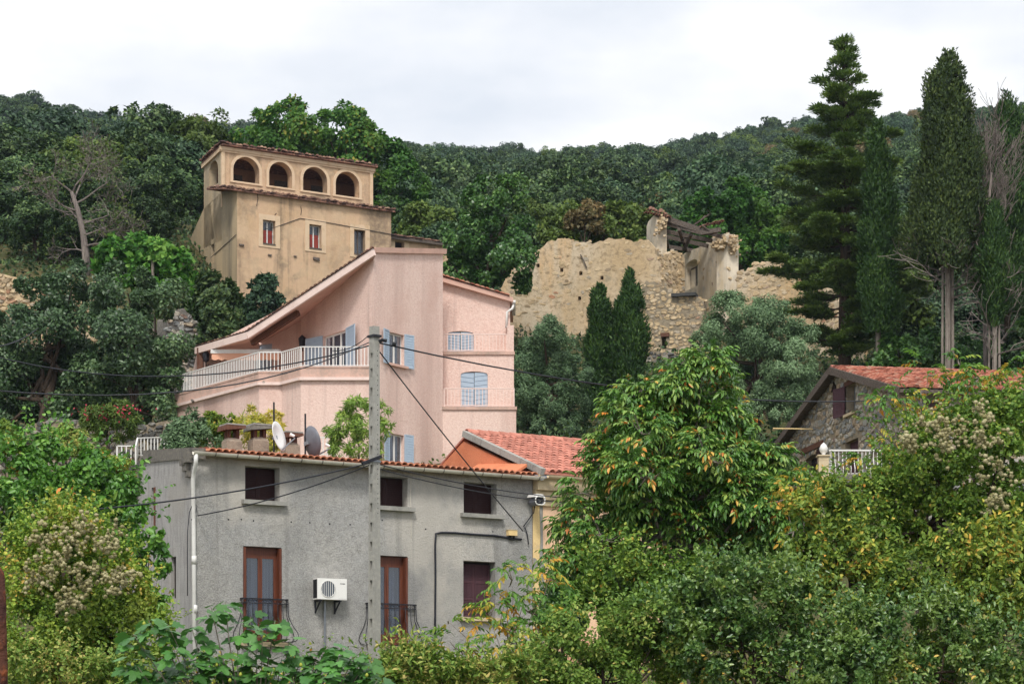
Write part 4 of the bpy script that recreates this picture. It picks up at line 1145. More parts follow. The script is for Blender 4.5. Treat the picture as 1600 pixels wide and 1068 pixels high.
mb = MB(); a = W.pt(W.len + .14, ztR - .02, .2); mb.bar(a, a + Vector((0, 2.5, 0)), .14, .12); mb.tube([a + Vector((0, .1, -.05)), a + Vector((-.05, .05, -.25)), a + Vector((-.25, .05, -.38)), a + Vector((-.28, .05, -1.0))], .05, 8); mb.build('gutter_pipe', 'white_paint', pink, True)
mb = MB(); mb.add([Vector((*XY(806.5, 89.5), GB - 1)), Vector((XY(806.5, 89.5)[0], 97, GB - 1)), Vector((XY(806.5, 89.5)[0], 97, zb1 - .01)), Vector((*XY(806.5, 89.5), zb1 - .01))], [(0, 1, 2, 3)])
mb.add([Vector((*XY(803, 90.3), GB)), Vector((XY(803, 90.3)[0], 97, GB)), Vector((XY(803, 90.3)[0], 97, zb2 - .01)), Vector((*XY(803, 90.3), zb2 - .01))], [(0, 1, 2, 3)])
mb.add([Vector((*XY(797, 91.1), GB)), Vector((XY(797, 91.1)[0], 97, GB)), Vector((XY(797, 91.1)[0], 97, ztR - .01)), Vector((*XY(797, 91.1), ztR - .01))], [(0, 1, 2, 3)])
mb.build('wing_side', 'pink_render', pink)

# ------------------------------------------------------------------ old ochre mansion with an arcaded loggia
old = thing('ochre_mansion', 'old ochre mansion with a four-arched loggia under a tiled roof', 'mansion', (-12, 131, 25))
LC = XY(347, 130.0)
LW = Wall(LC, along(LC, DA, 9.27))
OC = along(LC, Vector((DA.y, -DA.x)), 2.0)        # corner of the lower front, two metres forward
OW = Wall(OC, along(OC, DA, 9.43))
LZ0, LZ1 = 31.3, 34.15
mb = MB(); arches = []
for (a, b, t_, bt) in ((364, 405, 246, 283), (420, 456, 253.6, 289.5), (473, 511, 260.5, 297), (524, 561, 268.7, 304)):
    r = LW.rect(a, t_, b, bt)
    u0, z1 = LW.hit(a, t_); u1 = LW.hit(b, t_)[0]; zt_ = LW.hit((a + b) / 2, t_)[1]
    zbt = LW.hit(a, bt)[1]
    arches.append((u0, u1, zbt, zt_))
az0 = sum(a[2] for a in arches) / 4; az1 = sum(a[3] for a in arches) / 4
arches = [(a[0], a[1], az0, az1) for a in arches]
LW.face(mb, [(0, LZ0 - 1), (LW.len, LZ0 - 1), (LW.len, LZ1), (0, LZ1)], [LW.arch(*a, 12, .95) for a in arches], .55)
mb.build('loggia_front', 'ochre_render', old)
for a in arches:
    mb = MB(); A = LW.arch(*a, 12, .95); B = LW.arch(a[0] - .16, a[1] + .16, a[2], a[3] + .16, 12, .95)
    k = len(A)
    mb.add([LW.pt(*p, .05) for p in A] + [LW.pt(*p, .05) for p in B] + [LW.pt(*p, 0) for p in B] + [LW.pt(*p, -.02) for p in A], [(i, i + 1, k + i + 1, k + i) for i in range(1, k - 1)] + [(k - 1, 0, k, 2 * k - 1)] + [(k + i, k + i + 1, 2 * k + i + 1, 2 * k + i) for i in range(1, k - 1)] + [(2 * k - 1, k, 2 * k, 3 * k - 1)] + [(i, i + 1, 3 * k + i + 1, 3 * k + i) for i in range(1, k - 1)])
    mb.build('archivolt', 'cream_trim', old)
    mb = MB(); LW.box(mb, a[0] - .18, a[1] + .18, a[2] - .10, a[2] - .002, -.5, .06); mb.build('arch_sill', 'cream_trim', old)
for (a_, b_) in ((-.04, .14), (LW.len - .16, LW.len + .03)):
    mb = MB(); LW.box(mb, a_, b_, LZ0 - .5, LZ1 - .2, -.1, .05); mb.build('corner_pilaster', 'cream_trim', old)
mb = MB(); LW.box(mb, -.10, LW.len + .10, LZ1 - .32, LZ1 - .22, -.1, .07); LW.box(mb, -.14, LW.len + .14, LZ1 - .22, LZ1 + .02, -.1, .12); mb.build('loggia_cornice', 'cream_trim', old)
LS = Wall(along(LC, DB, 2.5), LC)
mb = MB(); sa = (0.75, 1.95, az0 - .1, az1 - .12); LS.face(mb, [(0, 29), (LS.len, 29), (LS.len, LZ1), (0, LZ1 - .42)], [LS.arch(*sa, 10, .95)], .45); mb.build('loggia_side', 'ochre_grey', old)
mb = MB(); mb.bar(LS.pt(-.1, LZ1 - .56, .03), LS.pt(LS.len + .1, LZ1 - .12, .03), .18, .26); mb.build('side_cornice', 'cream_trim', old)
def back_pt(u, z, t_): return LW.pt(u, z, -t_)
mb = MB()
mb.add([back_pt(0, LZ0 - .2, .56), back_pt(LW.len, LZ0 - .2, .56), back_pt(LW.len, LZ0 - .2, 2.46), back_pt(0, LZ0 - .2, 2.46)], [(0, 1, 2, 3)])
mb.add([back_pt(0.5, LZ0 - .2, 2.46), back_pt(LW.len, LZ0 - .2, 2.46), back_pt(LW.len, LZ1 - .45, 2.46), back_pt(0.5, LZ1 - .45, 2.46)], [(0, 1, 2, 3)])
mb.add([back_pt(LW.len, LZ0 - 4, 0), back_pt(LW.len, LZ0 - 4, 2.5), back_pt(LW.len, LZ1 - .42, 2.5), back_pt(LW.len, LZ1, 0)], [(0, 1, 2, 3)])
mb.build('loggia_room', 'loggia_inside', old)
for (u0, u1) in ((1.6, 2.3), (4.3, 5.1), (6.6, 7.4)):
    mb = MB(); LW.box(mb, u0, u1, az0 + .1, az0 + 1.0, -2.46, -2.40); mb.build('inner_window', 'wood_grey', old)
# roofs with ragged tile ends
upr = Vector((DB.x, DB.y, -.16)).normalized()
mb = MB(); a = LW.pt(-.14, LZ1 + .06, .30)
mb.prism([a, a + ex * (LW.len + .35), a + ex * (LW.len + .35) + upr * 2.85, a + upr * 2.85], (0, 0, -.07)); 
oroof = mb.build('roof', 'terracotta_old', old)
mb = MB(); tiled_strip(mb, a + Vector((0, 0, .0)), ex, upr, LW.len + .35, 1.4, .21, .105, 4, .09); stuff(mb.build('tile_rows', 'tiles_old', oroof))
mb = MB(); sd = Vector((-DB.x, -DB.y, 0)); sx_ = along(LC, DB, 2.5)
tiled_strip(mb, Vector((sx_[0], sx_[1], LZ1 - .36)) - ex * .2, Vector((GS.dir.x, GS.dir.y, .16)), ex + Vector((0, 0, .05)), 2.9, .4, .21, .085, 4, .05); stuff(mb.build('verge_tiles', 'tiles_old', oroof))
LOZ = 31.28
mb = MB(); b0 = OW.pt(-.9, LOZ + .02, .22); upo = Vector((DB.x * 2.2, DB.y * 2.2, .42)).normalized()
mb.prism([b0, b0 + ex * (OW.len + 1.05), b0 + ex * (OW.len + 1.05) + upo * 2.3, b0 + upo * 2.3], (0, 0, -.09)); eroof = mb.build('eave_roof', 'terracotta_old', old)
mb = MB(); tiled_strip(mb, b0, ex, upo, OW.len + 1.05, 2.2, .21, .10, 4, .09); stuff(mb.build('tile_rows', 'tiles_old', eroof))
# lower front with three framed windows
wins = [OW.rect(410.5, 343, 430, 381), OW.rect(483, 350, 502, 388), OW.rect(553, 358, 570.5, 397)]
mb = MB(); OW.face(mb, [(0, 21), (OW.len, 21), (OW.len, LOZ), (0, LOZ)], [OW.loop(*w_) for w_ in wins], .3); mb.build('front_wall', 'ochre_render', old)
for i, w_ in enumerate(wins):
    u0, u1, z0, z1 = w_
    mb = MB()
    for (a_, b_, c_, d_) in ((u0 - .26, u0, z0 - .16, z1 + .3), (u1, u1 + .28, z0 - .16, z1 + .3), (u0, u1, z1, z1 + .3), (u0, u1, z0 - .16, z0)):
        OW.box(mb, a_, b_, c_, d_, -.01, .035)
    fr = mb.build('window_surround', 'cream_trim', old)
    ws = casement(old, OW, u0 + .01, u1 - .01, z0 + .01, z1 - .01, -.24, 'white_paint' if i < 2 else 'wood_grey', 2, 2 if i < 2 else 1, .05, behind='dark_room')
    if i < 2:
        um = (u0 + u1) / 2
        for (a_, b_) in ((u0 + .08, um - .05), (um + .05, u1 - .08)):
            mb = MB(); OW.box(mb, a_, b_, z0 + .08, z0 + (z1 - z0) * .62, -.262, -.245); mb.build('inner_shutter', 'shutter_red', ws)
    mb = MB(); OW.box(mb, u0, u1, z0 - .02, z0 + .06, -.2, .06); mb.build('sill', 'wood_grey', ws)
# left flank with its sloping buttress wing
OS = Wall(along(OC, DB, 7.4), OC); ol = OS.len
mb = MB(); sw = [OS.loop(*OS.rect(329.5, 375, 335, 412)), OS.loop(*OS.rect(330, 316, 333.5, 336))]
OS.face(mb, [(0, 21), (ol + .0, 21), (ol - .0, LOZ), (ol - 2.0, LOZ + .35), (ol - 4.5, LOZ - .05), (0.05, 29.25)], sw, .3); mb.build('flank_wall', 'ochre_grey', old)
for lp_ in sw:
    mb = MB(); OS.box(mb, lp_[0][0], lp_[1][0], lp_[0][1], lp_[2][1], -.3, -.22); mb.build('slit_window', 'white_plaster', old)
# lower annex at the end
XW = Wall(along(OC, DA, 9.44), along(OC, DA, 13.4)); xr = XW.rect(622, 374, 636.5, 389)
xz = 29.85
mb = MB(); XW.face(mb, [(0, 21), (XW.len, 21), (XW.len, xz), (0, xz)], [XW.loop(*xr)], .3, -.4); mb.build('annex_wall', 'ochre_render', old)
mb = MB(); XW.box(mb, xr[0], xr[1], xr[2], xr[3], -.8, -.7); mb.build('annex_window', 'dark_room', old)
mb = MB()
for (a_, b_, c_, d_) in ((xr[0] - .25, xr[0], xr[2] - .2, xr[3] + .25), (xr[1], xr[1] + .3, xr[2] - .2, xr[3] + .25), (xr[0], xr[1], xr[3], xr[3] + .25)): XW.box(mb, a_, b_, c_, d_, -.42, -.36)
mb.build('annex_surround', 'cream_trim', old)
mb = MB(); b1 = XW.pt(-.05, xz + .1, -.1); mb.prism([b1, b1 + ex * 4.1, b1 + ex * 4.1 + upo * 4, b1 + upo * 4], (0, 0, -.16)); xroof = mb.build('annex_roof', 'wood_grey', old)
mb = MB(); tiled_strip(mb, b1, ex, upo, 4.1, 1.4, .21, .085, 4, .05); stuff(mb.build('tile_rows', 'tiles_old', xroof))
mb = MB(); rr = random.Random(9)
for px, py, s in ((421, 398, .16), (461, 400, .13), (494, 404, .30), (377, 382, .22)):
    uu, zz = OW.hit(px, py); mb.hexa([OW.pt(uu - s * rr.uniform(.5, .9), zz - s * rr.uniform(.2, .4), .09), OW.pt(uu + s * rr.uniform(.4, .8), zz - s * rr.uniform(.25, .5), .07), OW.pt(uu + s * .7, zz - s * .3, -.05), OW.pt(uu - s * .7, zz - s * .3, -.05),
             OW.pt(uu - s * rr.uniform(.4, .8), zz + s * rr.uniform(.1, .3), .05), OW.pt(uu + s * rr.uniform(.5, .9), zz + s * rr.uniform(.05, .25), .06), OW.pt(uu + s * .7, zz + s * .2, -.05), OW.pt(uu - s * .7, zz + s * .2, -.05)])
stuff(mb.build('broken_corbel', 'wood_grey', old))
mb = MB(); mb.tube([OS.pt(ol - 3.5, 28.3, .02), OS.pt(ol - .1, 28.9, .03)] + [OW.pt(*OW.hit(px, py, .03), .03) for px, py in ((430, 355), (469, 341), (520, 349), (611, 366))] + [XW.pt(*XW.hit(676, 381, -.3), -.3)], .018, 5); mb.build('wall_wire', 'cable_mat', old)
mb = MB(); mb.tube(on_wall(OW, [(432, 333), (425, 342)], .01) + on_wall(OW, [(421, 348)], .01), .02, 4); 
for pl in (((402, 300), (403, 310), (401, 322)), ((470, 322), (471, 330), (470, 336)), ((388, 233), (384, 240), (382, 247))):
    mb.tube(on_wall(OW if pl[0][1] > 290 else LW, pl, .004), .022, 4)
stuff(mb.build('crack', 'dark_room', old))

# ------------------------------------------------------------------ roofless ruin
ruin = thing('ruined_house', 'roofless ruined house of ochre rubble with bare rafters', 'ruin', (8, 122, 20))
def jag(pl, rng, amp=2.6, step=5):
    out_ = []
    for (a, b) in zip(pl[:-1], pl[1:]):
        k = max(1, int(math.hypot(b[0] - a[0], b[1] - a[1]) / step))
        for i in range(k): out_.append((a[0] + (b[0] - a[0]) * i / k + rng.uniform(-amp, amp) * .5, a[1] + (b[1] - a[1]) * i / k + rng.uniform(-amp, amp)))
    return out_ + [pl[-1]]
def inside_poly(poly):
    def f(u, z):
        c = False; k = len(poly)
        for i in range(k):
            (x1, y1), (x2, y2) = poly[i], poly[(i + 1) % k]
            if (y1 > z) != (y2 > z) and u < (x2 - x1) * (z - y1) / (y2 - y1) + x1: c = not c
        return c
    return f
def rubble_wall(name, W, top, py_bot, thick, mat, stone_mat, h, w, rng, out=(.02, .08), keep=.8, holes=()):
    pl = jag(top, rng)
    poly = [W.hit(*p) for p in pl]
    zb_ = W.hit(top[0][0], py_bot)[1]
    poly = [(poly[0][0], zb_)] + poly + [(poly[-1][0], zb_)]
    mb = MB()
    if holes:
        W.face(mb, poly, holes, thick)
        W.face(mb, poly, holes, 0.01, -thick)
        k = len(poly)
        for i in range(k):
            p, q = poly[i], poly[(i + 1) % k]; mb.add([W.pt(*p), W.pt(*q), W.pt(*q, -thick), W.pt(*p, -thick)], [(0, 1, 2, 3)])
    else:
        mb.prism([W.pt(u, z) for u, z in poly], (-W.n.x * thick, -W.n.y * thick, 0))
    o = mb.build(name, mat, ruin)
    f = inside_poly(poly)
    us = [p[0] for p in poly]; zs = [p[1] for p in poly]
    hb = [(min(p[0] for p in h_) - .1, max(p[0] for p in h_) + .1, min(p[1] for p in h_) - .1, max(p[1] for p in h_) + .1) for h_ in holes]
    ok = lambda u, z: f(u, z) and rng.random() < keep and not any(a < u < b and c < z < d for a, b, c, d in hb)
    st = stone_facing(W, ok, min(us), max(us), min(zs), max(zs), h, w, out, rng)
    # loose capstones along the broken top
    for (u, z) in poly[1:-1]:
        for _ in range(1):
            uu, zz, s = u + rng.uniform(-.15, .15), z + rng.uniform(-.08, .06), rng.uniform(.04, .11)
            d_ = -rng.uniform(.05, thick - .05); c = W.pt(uu, zz, d_)
            pts = [c + Vector((rng.uniform(.7, 1.2) * sx * s, rng.uniform(.7, 1.2) * sy * s, rng.uniform(.5, .9) * sz * s)) for sz in (-1, 1) for sx, sy in ((-1, -1), (1, -1), (1, 1), (-1, 1))]
            st.hexa(pts, rng.random())
    stuff(st.build('stones', stone_mat, o))
    return o
rg = random.Random(21)
RW = Wall.px(768, 124.5, 1035, 121.5)
hr = [RW.loop(*RW.rect(a, b, a + 5, b + 6)) for a, b in ((838, 412), (875, 419), (905, 424), (938, 431), (903, 463))]
rubble_wall('rubble_wall', RW, [(762, 468), (776, 458), (786, 448), (790, 432), (806, 420), (822, 413), (835, 408), (842, 388), (856, 378), (872, 373), (890, 374), (905, 377), (925, 379), (938, 378), (950, 372), (965, 371), (985, 377), (1012, 376), (1022, 384), (1028, 410), (1033, 440)], 640, .7, 'rubble_ochre', 'stone_ochre', .17, .30, rg, (.004, .03), .26, hr)
uu, zz = RW.hit(913, 408); mb = MB(); mb.bar(RW.pt(uu - .18, zz + .35, .08), RW.pt(uu + .15, zz - .35, .08), .06, .05); mb.build('fallen_lath', 'wood_grey', ruin)
FW = Wall.px(1004, 119.8, 1100, 119.0)
rubble_wall('lower_wall', FW, [(1004, 446), (1010, 440), (1022, 441), (1040, 448), (1060, 456), (1078, 462), (1100, 470)], 640, .8, 'mortar', 'stone_ochre', .16, .28, rg, (.008, .045), .92, [FW.loop(*FW.rect(1034, 525, 1041, 545))])
mb = MB(); FW.box(mb, FW.hit(1033, 521)[0], FW.hit(1046, 521)[0], FW.hit(1040, 526)[1], FW.hit(1040, 520)[1], -.2, .1); mb.build('lintel', 'wood_brown', ruin)
mb = MB(); FW.box(mb, FW.hit(1050, 460)[0], FW.hit(1088, 460)[0], FW.hit(1060, 464)[1], FW.hit(1060, 459)[1], -.6, .25); mb.build('slate_ledge', 'stone_dark', ruin)
IW = Wall(XY(1056, 129.5), XY(1137, 123.2))
iwin = IW.rect(1071, 411, 1090, 455)
rubble_wall('inner_wall', IW, [(1056, 404), (1066, 396), (1078, 392), (1090, 386), (1103, 380), (1112, 374), (1124, 366), (1137, 368)], 580, .6, 'white_plaster', 'stone_ochre', .2, .3, rg, (.01, .04), .06, [IW.arch(iwin[0], iwin[1], iwin[2], iwin[3], 8, .3)])
mb = MB(); im = (iwin[0] + iwin[1]) / 2
IW.box(mb, iwin[0] + .02, im - .05, iwin[2], iwin[3] - .3, -.35, -.30); mb.build('window_sash', 'wood_grey', ruin)
for k in range(4):
    mb = MB(); zz = iwin[2] + .1 + k * (iwin[3] - iwin[2] - .5) / 4; IW.box(mb, iwin[0] + .1, im - .12, zz, zz + .26, -.295, -.285); mb.build('pane', 'white_plaster', ruin)
LPw = Wall(XY(1011, 127.0), XY(1026, 124.8))
mb = MB(); zt_ = (HY - 333) / F * 125; pts = [(-.1, 24.5), (LPw.len, 24.5), (LPw.len, zt_ - .5), (LPw.len - .1, zt_ - .25), (LPw.len - .5, zt_), (0.3, zt_ - .05), (-.1, zt_ - .2)]
mb.prism([LPw.pt(u, z) for u, z in pts], (-LPw.n.x * .55, -LPw.n.y * .55, 0)); mb.build('pier', 'white_plaster', ruin)
def rock_heap(name, cs, mat, rng, parent, count, smin, smax):
    st = MB()
    for _ in range(count):
        (px, py, Y, rx, rz) = rng.choice(cs)
        c = P(px + rng.gauss(0, rx), py + rng.gauss(0, rz), Y + rng.uniform(-.4, .3)); s = rng.uniform(smin, smax)
        st.hexa([c + Vector((rng.uniform(.6, 1.2) * sx * s, rng.uniform(.6, 1.2) * sy * s, rng.uniform(.5, 1) * sz * s)) for sz in (-1, 1) for sx, sy in ((-1, -1), (1, -1), (1, 1), (-1, 1))], rng.random())
    return stuff(st.build(name, mat, parent))
rock_heap('rubble', [(1033, 350, 124.6, 4, 8), (1036, 345, 124.6, 3, 3)], 'stone_ochre', rg, ruin, 110, .04, .09)
rubble_wall('breach_wall', Wall.px(1024, 123.5, 1070, 125), [(1024, 394), (1030, 400), (1040, 398), (1050, 394), (1058, 393), (1066, 400), (1070, 404)], 570, .5, 'rubble_ochre', 'stone_ochre', .18, .28, rg, (.02, .07), .8)
EWl = Wall.px(1136, 123.1, 1154, 123.6)
rubble_wall('end_pier', EWl, [(1136, 368), (1140, 364), (1147, 369), (1154, 378)], 580, .8, 'white_plaster', 'stone_ochre', .18, .25, rg, (.02, .06), .12)
rock_heap('rubble', [(1126, 383, 123.4, 6, 4), (1140, 380, 123.2, 6, 7), (1148, 384, 123.3, 3, 7)], 'stone_ochre', rg, ruin, 220, .04, .09)
rubble_wall('far_wall', Wall.px(1150, 122.5, 1256, 121), [(1150, 430), (1158, 424), (1170, 419), (1185, 411), (1200, 408), (1212, 410), (1224, 420), (1236, 432), (1256, 446)], 600, .7, 'rubble_ochre', 'stone_ochre', .18, .28, rg, (.008, .04), .6)
rubble_wall('far_wall', Wall.px(1256, 120, 1345, 118), [(1256, 470), (1270, 455), (1290, 450), (1310, 470), (1330, 500), (1345, 530)], 640, .7, 'rubble_ochre', 'stone_ochre', .18, .28, rg, (.008, .04), .5)
rubble_wall('base_wall', Wall.px(1000, 117.5, 1075, 117.0), [(1000, 556), (1015, 550), (1035, 549), (1055, 552), (1075, 558)], 640, .6, 'mortar', 'stone_dark', .17, .3, rg, (.04, .12), .95)
for (a, b, c, d, Ya, Yb, th) in ((1033, 339, 1100, 361, 125, 123.8, .22), (1039, 349, 1097, 364, 125, 123.8, .16), (1095, 364, 1126, 359, 123.6, 123.3, .18), (1038, 361, 1112, 376, 126, 124.6, .17), (1038, 369, 1106, 384, 127, 125.4, .17), (1042, 385, 1090, 393, 128.4, 127.5, .16), (1106, 364, 1134, 371, 124.5, 123.3, .16),
                                 (1061, 358, 1072, 388, 124.4, 128, .13), (1080, 366, 1068, 390, 124.2, 127.8, .12), (1040, 372, 1043, 386, 125.5, 128, .16)):
    mb = MB(); mb.bar(P(a, b, Ya), P(c, d, Yb), th * 1.3, th * 1.25); mb.build('rafter', 'wood_grey', ruin)
for (a, b, c, d, Y) in ((1083, 352, 1108, 335, 124.0), (1088, 350, 1102, 337, 124.4), (1096, 352, 1108, 360, 123.4)):
    mb = MB(); mb.bar(P(a, b, Y), P(c, d, Y), .18, .05); mb.build('loose_board', 'wood_grey', ruin)
tmo = tile_mesh(.28, .62, .11)
for i in range(9):
    o_ = P(1011 + i * 4.2, 333 + i * 1.1 + random.uniform(-1, 1), 124.9 - i * .06); place('tile', tmo, 'terracotta_old', ruin, frame_matrix(o_ + Vector((0, 0, .02)), (1, .1, -.15), (random.uniform(-.5, -.2), 1, random.uniform(.1, .4))))
    o_ = P(1014 + i * 3.9, 328 + i * 1.3 + random.uniform(-1, 1), 125.2 - i * .06); place('tile', tmo, 'terracotta_old', ruin, frame_matrix(o_, (1, .1, -.2), (random.uniform(-.8, -.3), 1, random.uniform(.2, .7))))
for i in range(8):
    o_ = P(1098 + i * 4.3, 354 - i * 1.1 + random.uniform(-1, 1), 123.6); place('tile', tmo, 'terracotta_warm' if False else 'terracotta_old', ruin, frame_matrix(o_, (1, .1, .15), (random.uniform(-.4, .5), 1, random.uniform(-.1, .3))))

# ------------------------------------------------------------------ fieldstone house
kK = XY(1415, 80.0)
gdir = Vector((-math.sin(math.radians(10)), math.cos(math.radians(10))))
ldir = Vector((gdir.y, -gdir.x))
SG = Wall(along(kK, gdir, 14.3), kK)          # gable, far end first
SL = Wall(kK, along(kK, ldir, 8.0))
stone = thing('stone_house', 'fieldstone house with red tiled roof and plum shutters above white balcony', 'house', (14, 84, 8))
SE, SR = 12.80, 14.62
sgw = SG.rect(1323, 604, 1337, 648); sgd = SG.rect(1320, 692, 1341, 745); sgl = SG.rect(1258, 719, 1284, 745)
mb = MB()
gpoly = [(0, 5), (SG.len, 5), (SG.len, SE), (SG.len - 7.15, SR), (0, SE)]
SG.face(mb, gpoly, [SG.loop(*sgw), SG.loop(*sgd), [(sgl[0], sgl[2]), (sgl[1], sgl[2]), (sgl[1], sgl[3] + .25), (sgl[0], sgl[3])]], .35)
mb.build('gable_wall', 'mortar', stone)
rs = random.Random(4)
hb = [(r[0] - .15, r[1] + .15, r[2] - .12, r[3] + .15) for r in (sgw, sgd, sgl)]
fin = inside_poly(gpoly)
ok = lambda u, z: fin(u, z) and not any(a < u < b and c < z < d for a, b, c, d in hb)
stuff(stone_facing(SG, ok, 0, SG.len, 7.2, SR, .17, .38, (.02, .06), rs, 1.06).build('stones', 'stone_grey', stone))
mb = MB(); slw = SL.rect(1446, 628, 1472, 682); SL.face(mb, [(0, 5), (SL.len, 5), (SL.len, SE), (0, SE)], [SL.loop(*slw)], .35); mb.build('long_wall', 'mortar', stone)
ok2 = lambda u, z: z < SE - .05 and not (slw[0] - .1 < u < slw[1] + .1 and slw[2] - .1 < z < slw[3] + .1)
stuff(stone_facing(SL, ok2, 0.1, SL.len, 7.5, SE - .05, .17, .30, (.02, .06), rs, 1.06).build('stones', 'stone_grey', stone))
mb = MB(); SG.box(mb, sgw[0], sgw[1], sgw[2], sgw[3], -.34, -.28); w_ = mb.build('window', 'galvanised', stone)
mb = MB(); SG.box(mb, sgw[0] - .1, sgw[1] + .1, sgw[2] - .1, sgw[2] - .003, -.2, .12); mb.build('sill', 'cornice_stone', w_)
mb = MB(); SG.box(mb, sgw[0] - .2, sgw[1] + .2, sgw[3] + .003, sgw[3] + .18, -.2, .05); mb.build('lintel', 'wood_brown', w_)
h_ = SG.pt(sgw[0] - .03, 0, .08); d_ = -SG.dir * .98 + SG.n * .2
louvre_shutter('shutter', w_, (h_.x, h_.y), (h_.x + d_.x * .85, h_.y + d_.y * .85), sgw[2] - .02, sgw[3] + .02, 'shutter_plum', panels=2, slats=6)
mb = MB(); SG.box(mb, sgd[0], sgd[1], sgd[2], sgd[3], -.3, -.22); mb.build('balcony_door', 'shutter_plum', stone)
mb = MB(); SG.box(mb, sgl[0], sgl[1] , sgl[2], sgl[3] + .2, -.32, -.26); mb.build('lower_window', 'dark_room', stone)
mb = MB(); SG.box(mb, sgl[0] - .3, sgl[1] + .3, sgl[3] + .26, sgl[3] + .46, -.2, .08); mb.build('lower_lintel', 'wood_brown', stone)
mb = MB(); SG.box(mb, sgl[1] - .5, sgl[1] - .05, sgl[2], sgl[3] + .2, -.2, .06); mb.build('lower_shutter', 'shutter_brown', stone)
mb = MB(); u_, z_ = SG.hit(1305, 604); mb.prism([SG.pt(u_ - .3, z_ - .16, .07), SG.pt(u_ + .3, z_ - .16, .07), SG.pt(u_, z_ + .2, .07)], (-SG.n.x * .04, -SG.n.y * .04, 0)); mb.build('vent', 'dark_room', stone)
mb = MB(); SL.box(mb, slw[0], slw[1], slw[2], slw[3], -.2, -.1); mb.build('window', 'shutter_plum', stone)
# roof
sg3 = Vector((gdir.x, gdir.y, 0)); sl3 = Vector((ldir.x, ldir.y, 0))
upS = (sg3 * 7.15 + Vector((0, 0, SR - SE))).normalized(); dnS = (sg3 * 7.15 - Vector((0, 0, SR - SE))).normalized()
K3 = Vector((*kK, SE + .06)) - sl3 * .35 - upS * .4
LL = 8.4; SLEN = 7.15 / upS.dot(sg3) + .4
mb = MB(); mb.prism([K3, K3 + sl3 * LL, K3 + sl3 * LL + upS * SLEN, K3 + upS * SLEN], (0, 0, -.10)); R3 = K3 + upS * SLEN
mb.prism([R3, R3 + sl3 * LL, R3 + sl3 * LL + dnS * SLEN, R3 + dnS * SLEN], (0, 0, -.10)); sroof = mb.build('roof', 'wood_grey', stone)
mb = MB(); tiled_strip(mb, K3 + Vector((0, 0, .01)), sl3, upS, LL, SLEN, .23, .10, 4, .03); stuff(mb.build('tile_rows', 'tiles_new', sroof))
for c in range(23):
    place('ridge_tile', tmr, 'terracotta_new', sroof, frame_matrix(R3 + sl3 * (.36 * c) + Vector((0, 0, .02)), Vector((0, 0, 1)).cross(sl3) * -1, sl3))
mb = MB(); mb.bar(K3 - sl3 * .02 + Vector((0, 0, -.08)), R3 - sl3 * .02 + Vector((0, 0, -.08)), .12, .26); mb.build('bargeboard', 'wood_grey', stone)
mb = MB(); mb.bar(R3 - sl3 * .02 + Vector((0, 0, -.08)), R3 - sl3 * .02 + dnS * SLEN + Vector((0, 0, -.08)), .12, .26); mb.build('bargeboard', 'wood_grey', stone)
mb = MB(); mb.bar(K3 + Vector((0, -.06, -.09)), K3 + sl3 * LL + Vector((0, -.06, -.09)), .13, .12); mb.build('gutter', 'wood_grey', stone)
# balcony with swelling white balusters
bz = (HY - 741) / F * 76.5
bL, bR = P(1296, 741, 76.5), P(1362, 741, 76.5)
mb = MB(); mb.box((bL.x - .15, 76.3, bz - .28), (bR.x + .5, 80.5, bz)); mb.build('balcony_slab', 'concrete_dark', stone)
mb = MB(); mb.bar(bL + Vector((.02, 0, .78)), Vector((bR.x + .3, 76.5, bz + .78)), .07, .05); mb.bar(bL + Vector((.02, 0, .78)), bL + Vector((.5, 3.4, .78)), .07, .05); mb.bar(bL + Vector((.02, 0, .03)), Vector((bR.x + .3, 76.5, bz + .03)), .05, .03); mb.bar(bL + Vector((.02, 0, .03)), bL + Vector((.5, 3.4, .03)), .05, .03)
brail = mb.build('balcony_railing', 'white_paint', stone)
sb_ = MB().tube([(0, 0, .78), (0, 0, .5), (0, -.06, .34), (0, -.2, .16), (0, -.18, .06), (0, 0, .02)], .014, 5).mesh('baluster')
for i in range(14):
    place('baluster', sb_, 'white_paint', brail, Matrix.Translation(Vector((bL.x + .05 + i * .125, 76.5, bz))))
for i in range(1, 13):
    p_ = bL.lerp(bL + Vector((.5, 3.4, 0)), i / 13); place('baluster', sb_, 'white_paint', brail, Matrix.Translation(p_) @ Matrix.Rotation(math.radians(-82), 4, 'Z'))
pr_ = P(1287, 760, 76.4)
mb = MB(); mb.box((pr_.x - .17, 76.25, 6), (pr_.x + .15, 76.6, (HY - 713) / F * 76.4)); mb.box((pr_.x - .22, 76.2, (HY - 713) / F * 76.4), (pr_.x + .20, 76.65, (HY - 711) / F * 76.4)); mb.build('gate_pier', 'cornice_stone', stone)
c_ = Vector((pr_.x, 76.42, (HY - 711) / F * 76.4)); mb = MB(); mb.lathe(c_, [(.05, 0), (.07, .03), (.05, .05), (.12, .12), (.14, .22), (.09, .34), (.0, .42)], 12); mb.build('finial', 'white_paint', stone, True)
mb = MB(); mb.tube([P(1208, 669, 91.0), SG.pt(*SG.hit(1276, 670, -.1), -.1)], .022, 6); o = mb.build('bamboo_pole', 'yellow_render'); tag(o, 'pale bamboo pole leaning out beside the fieldstone gable', 'pole')

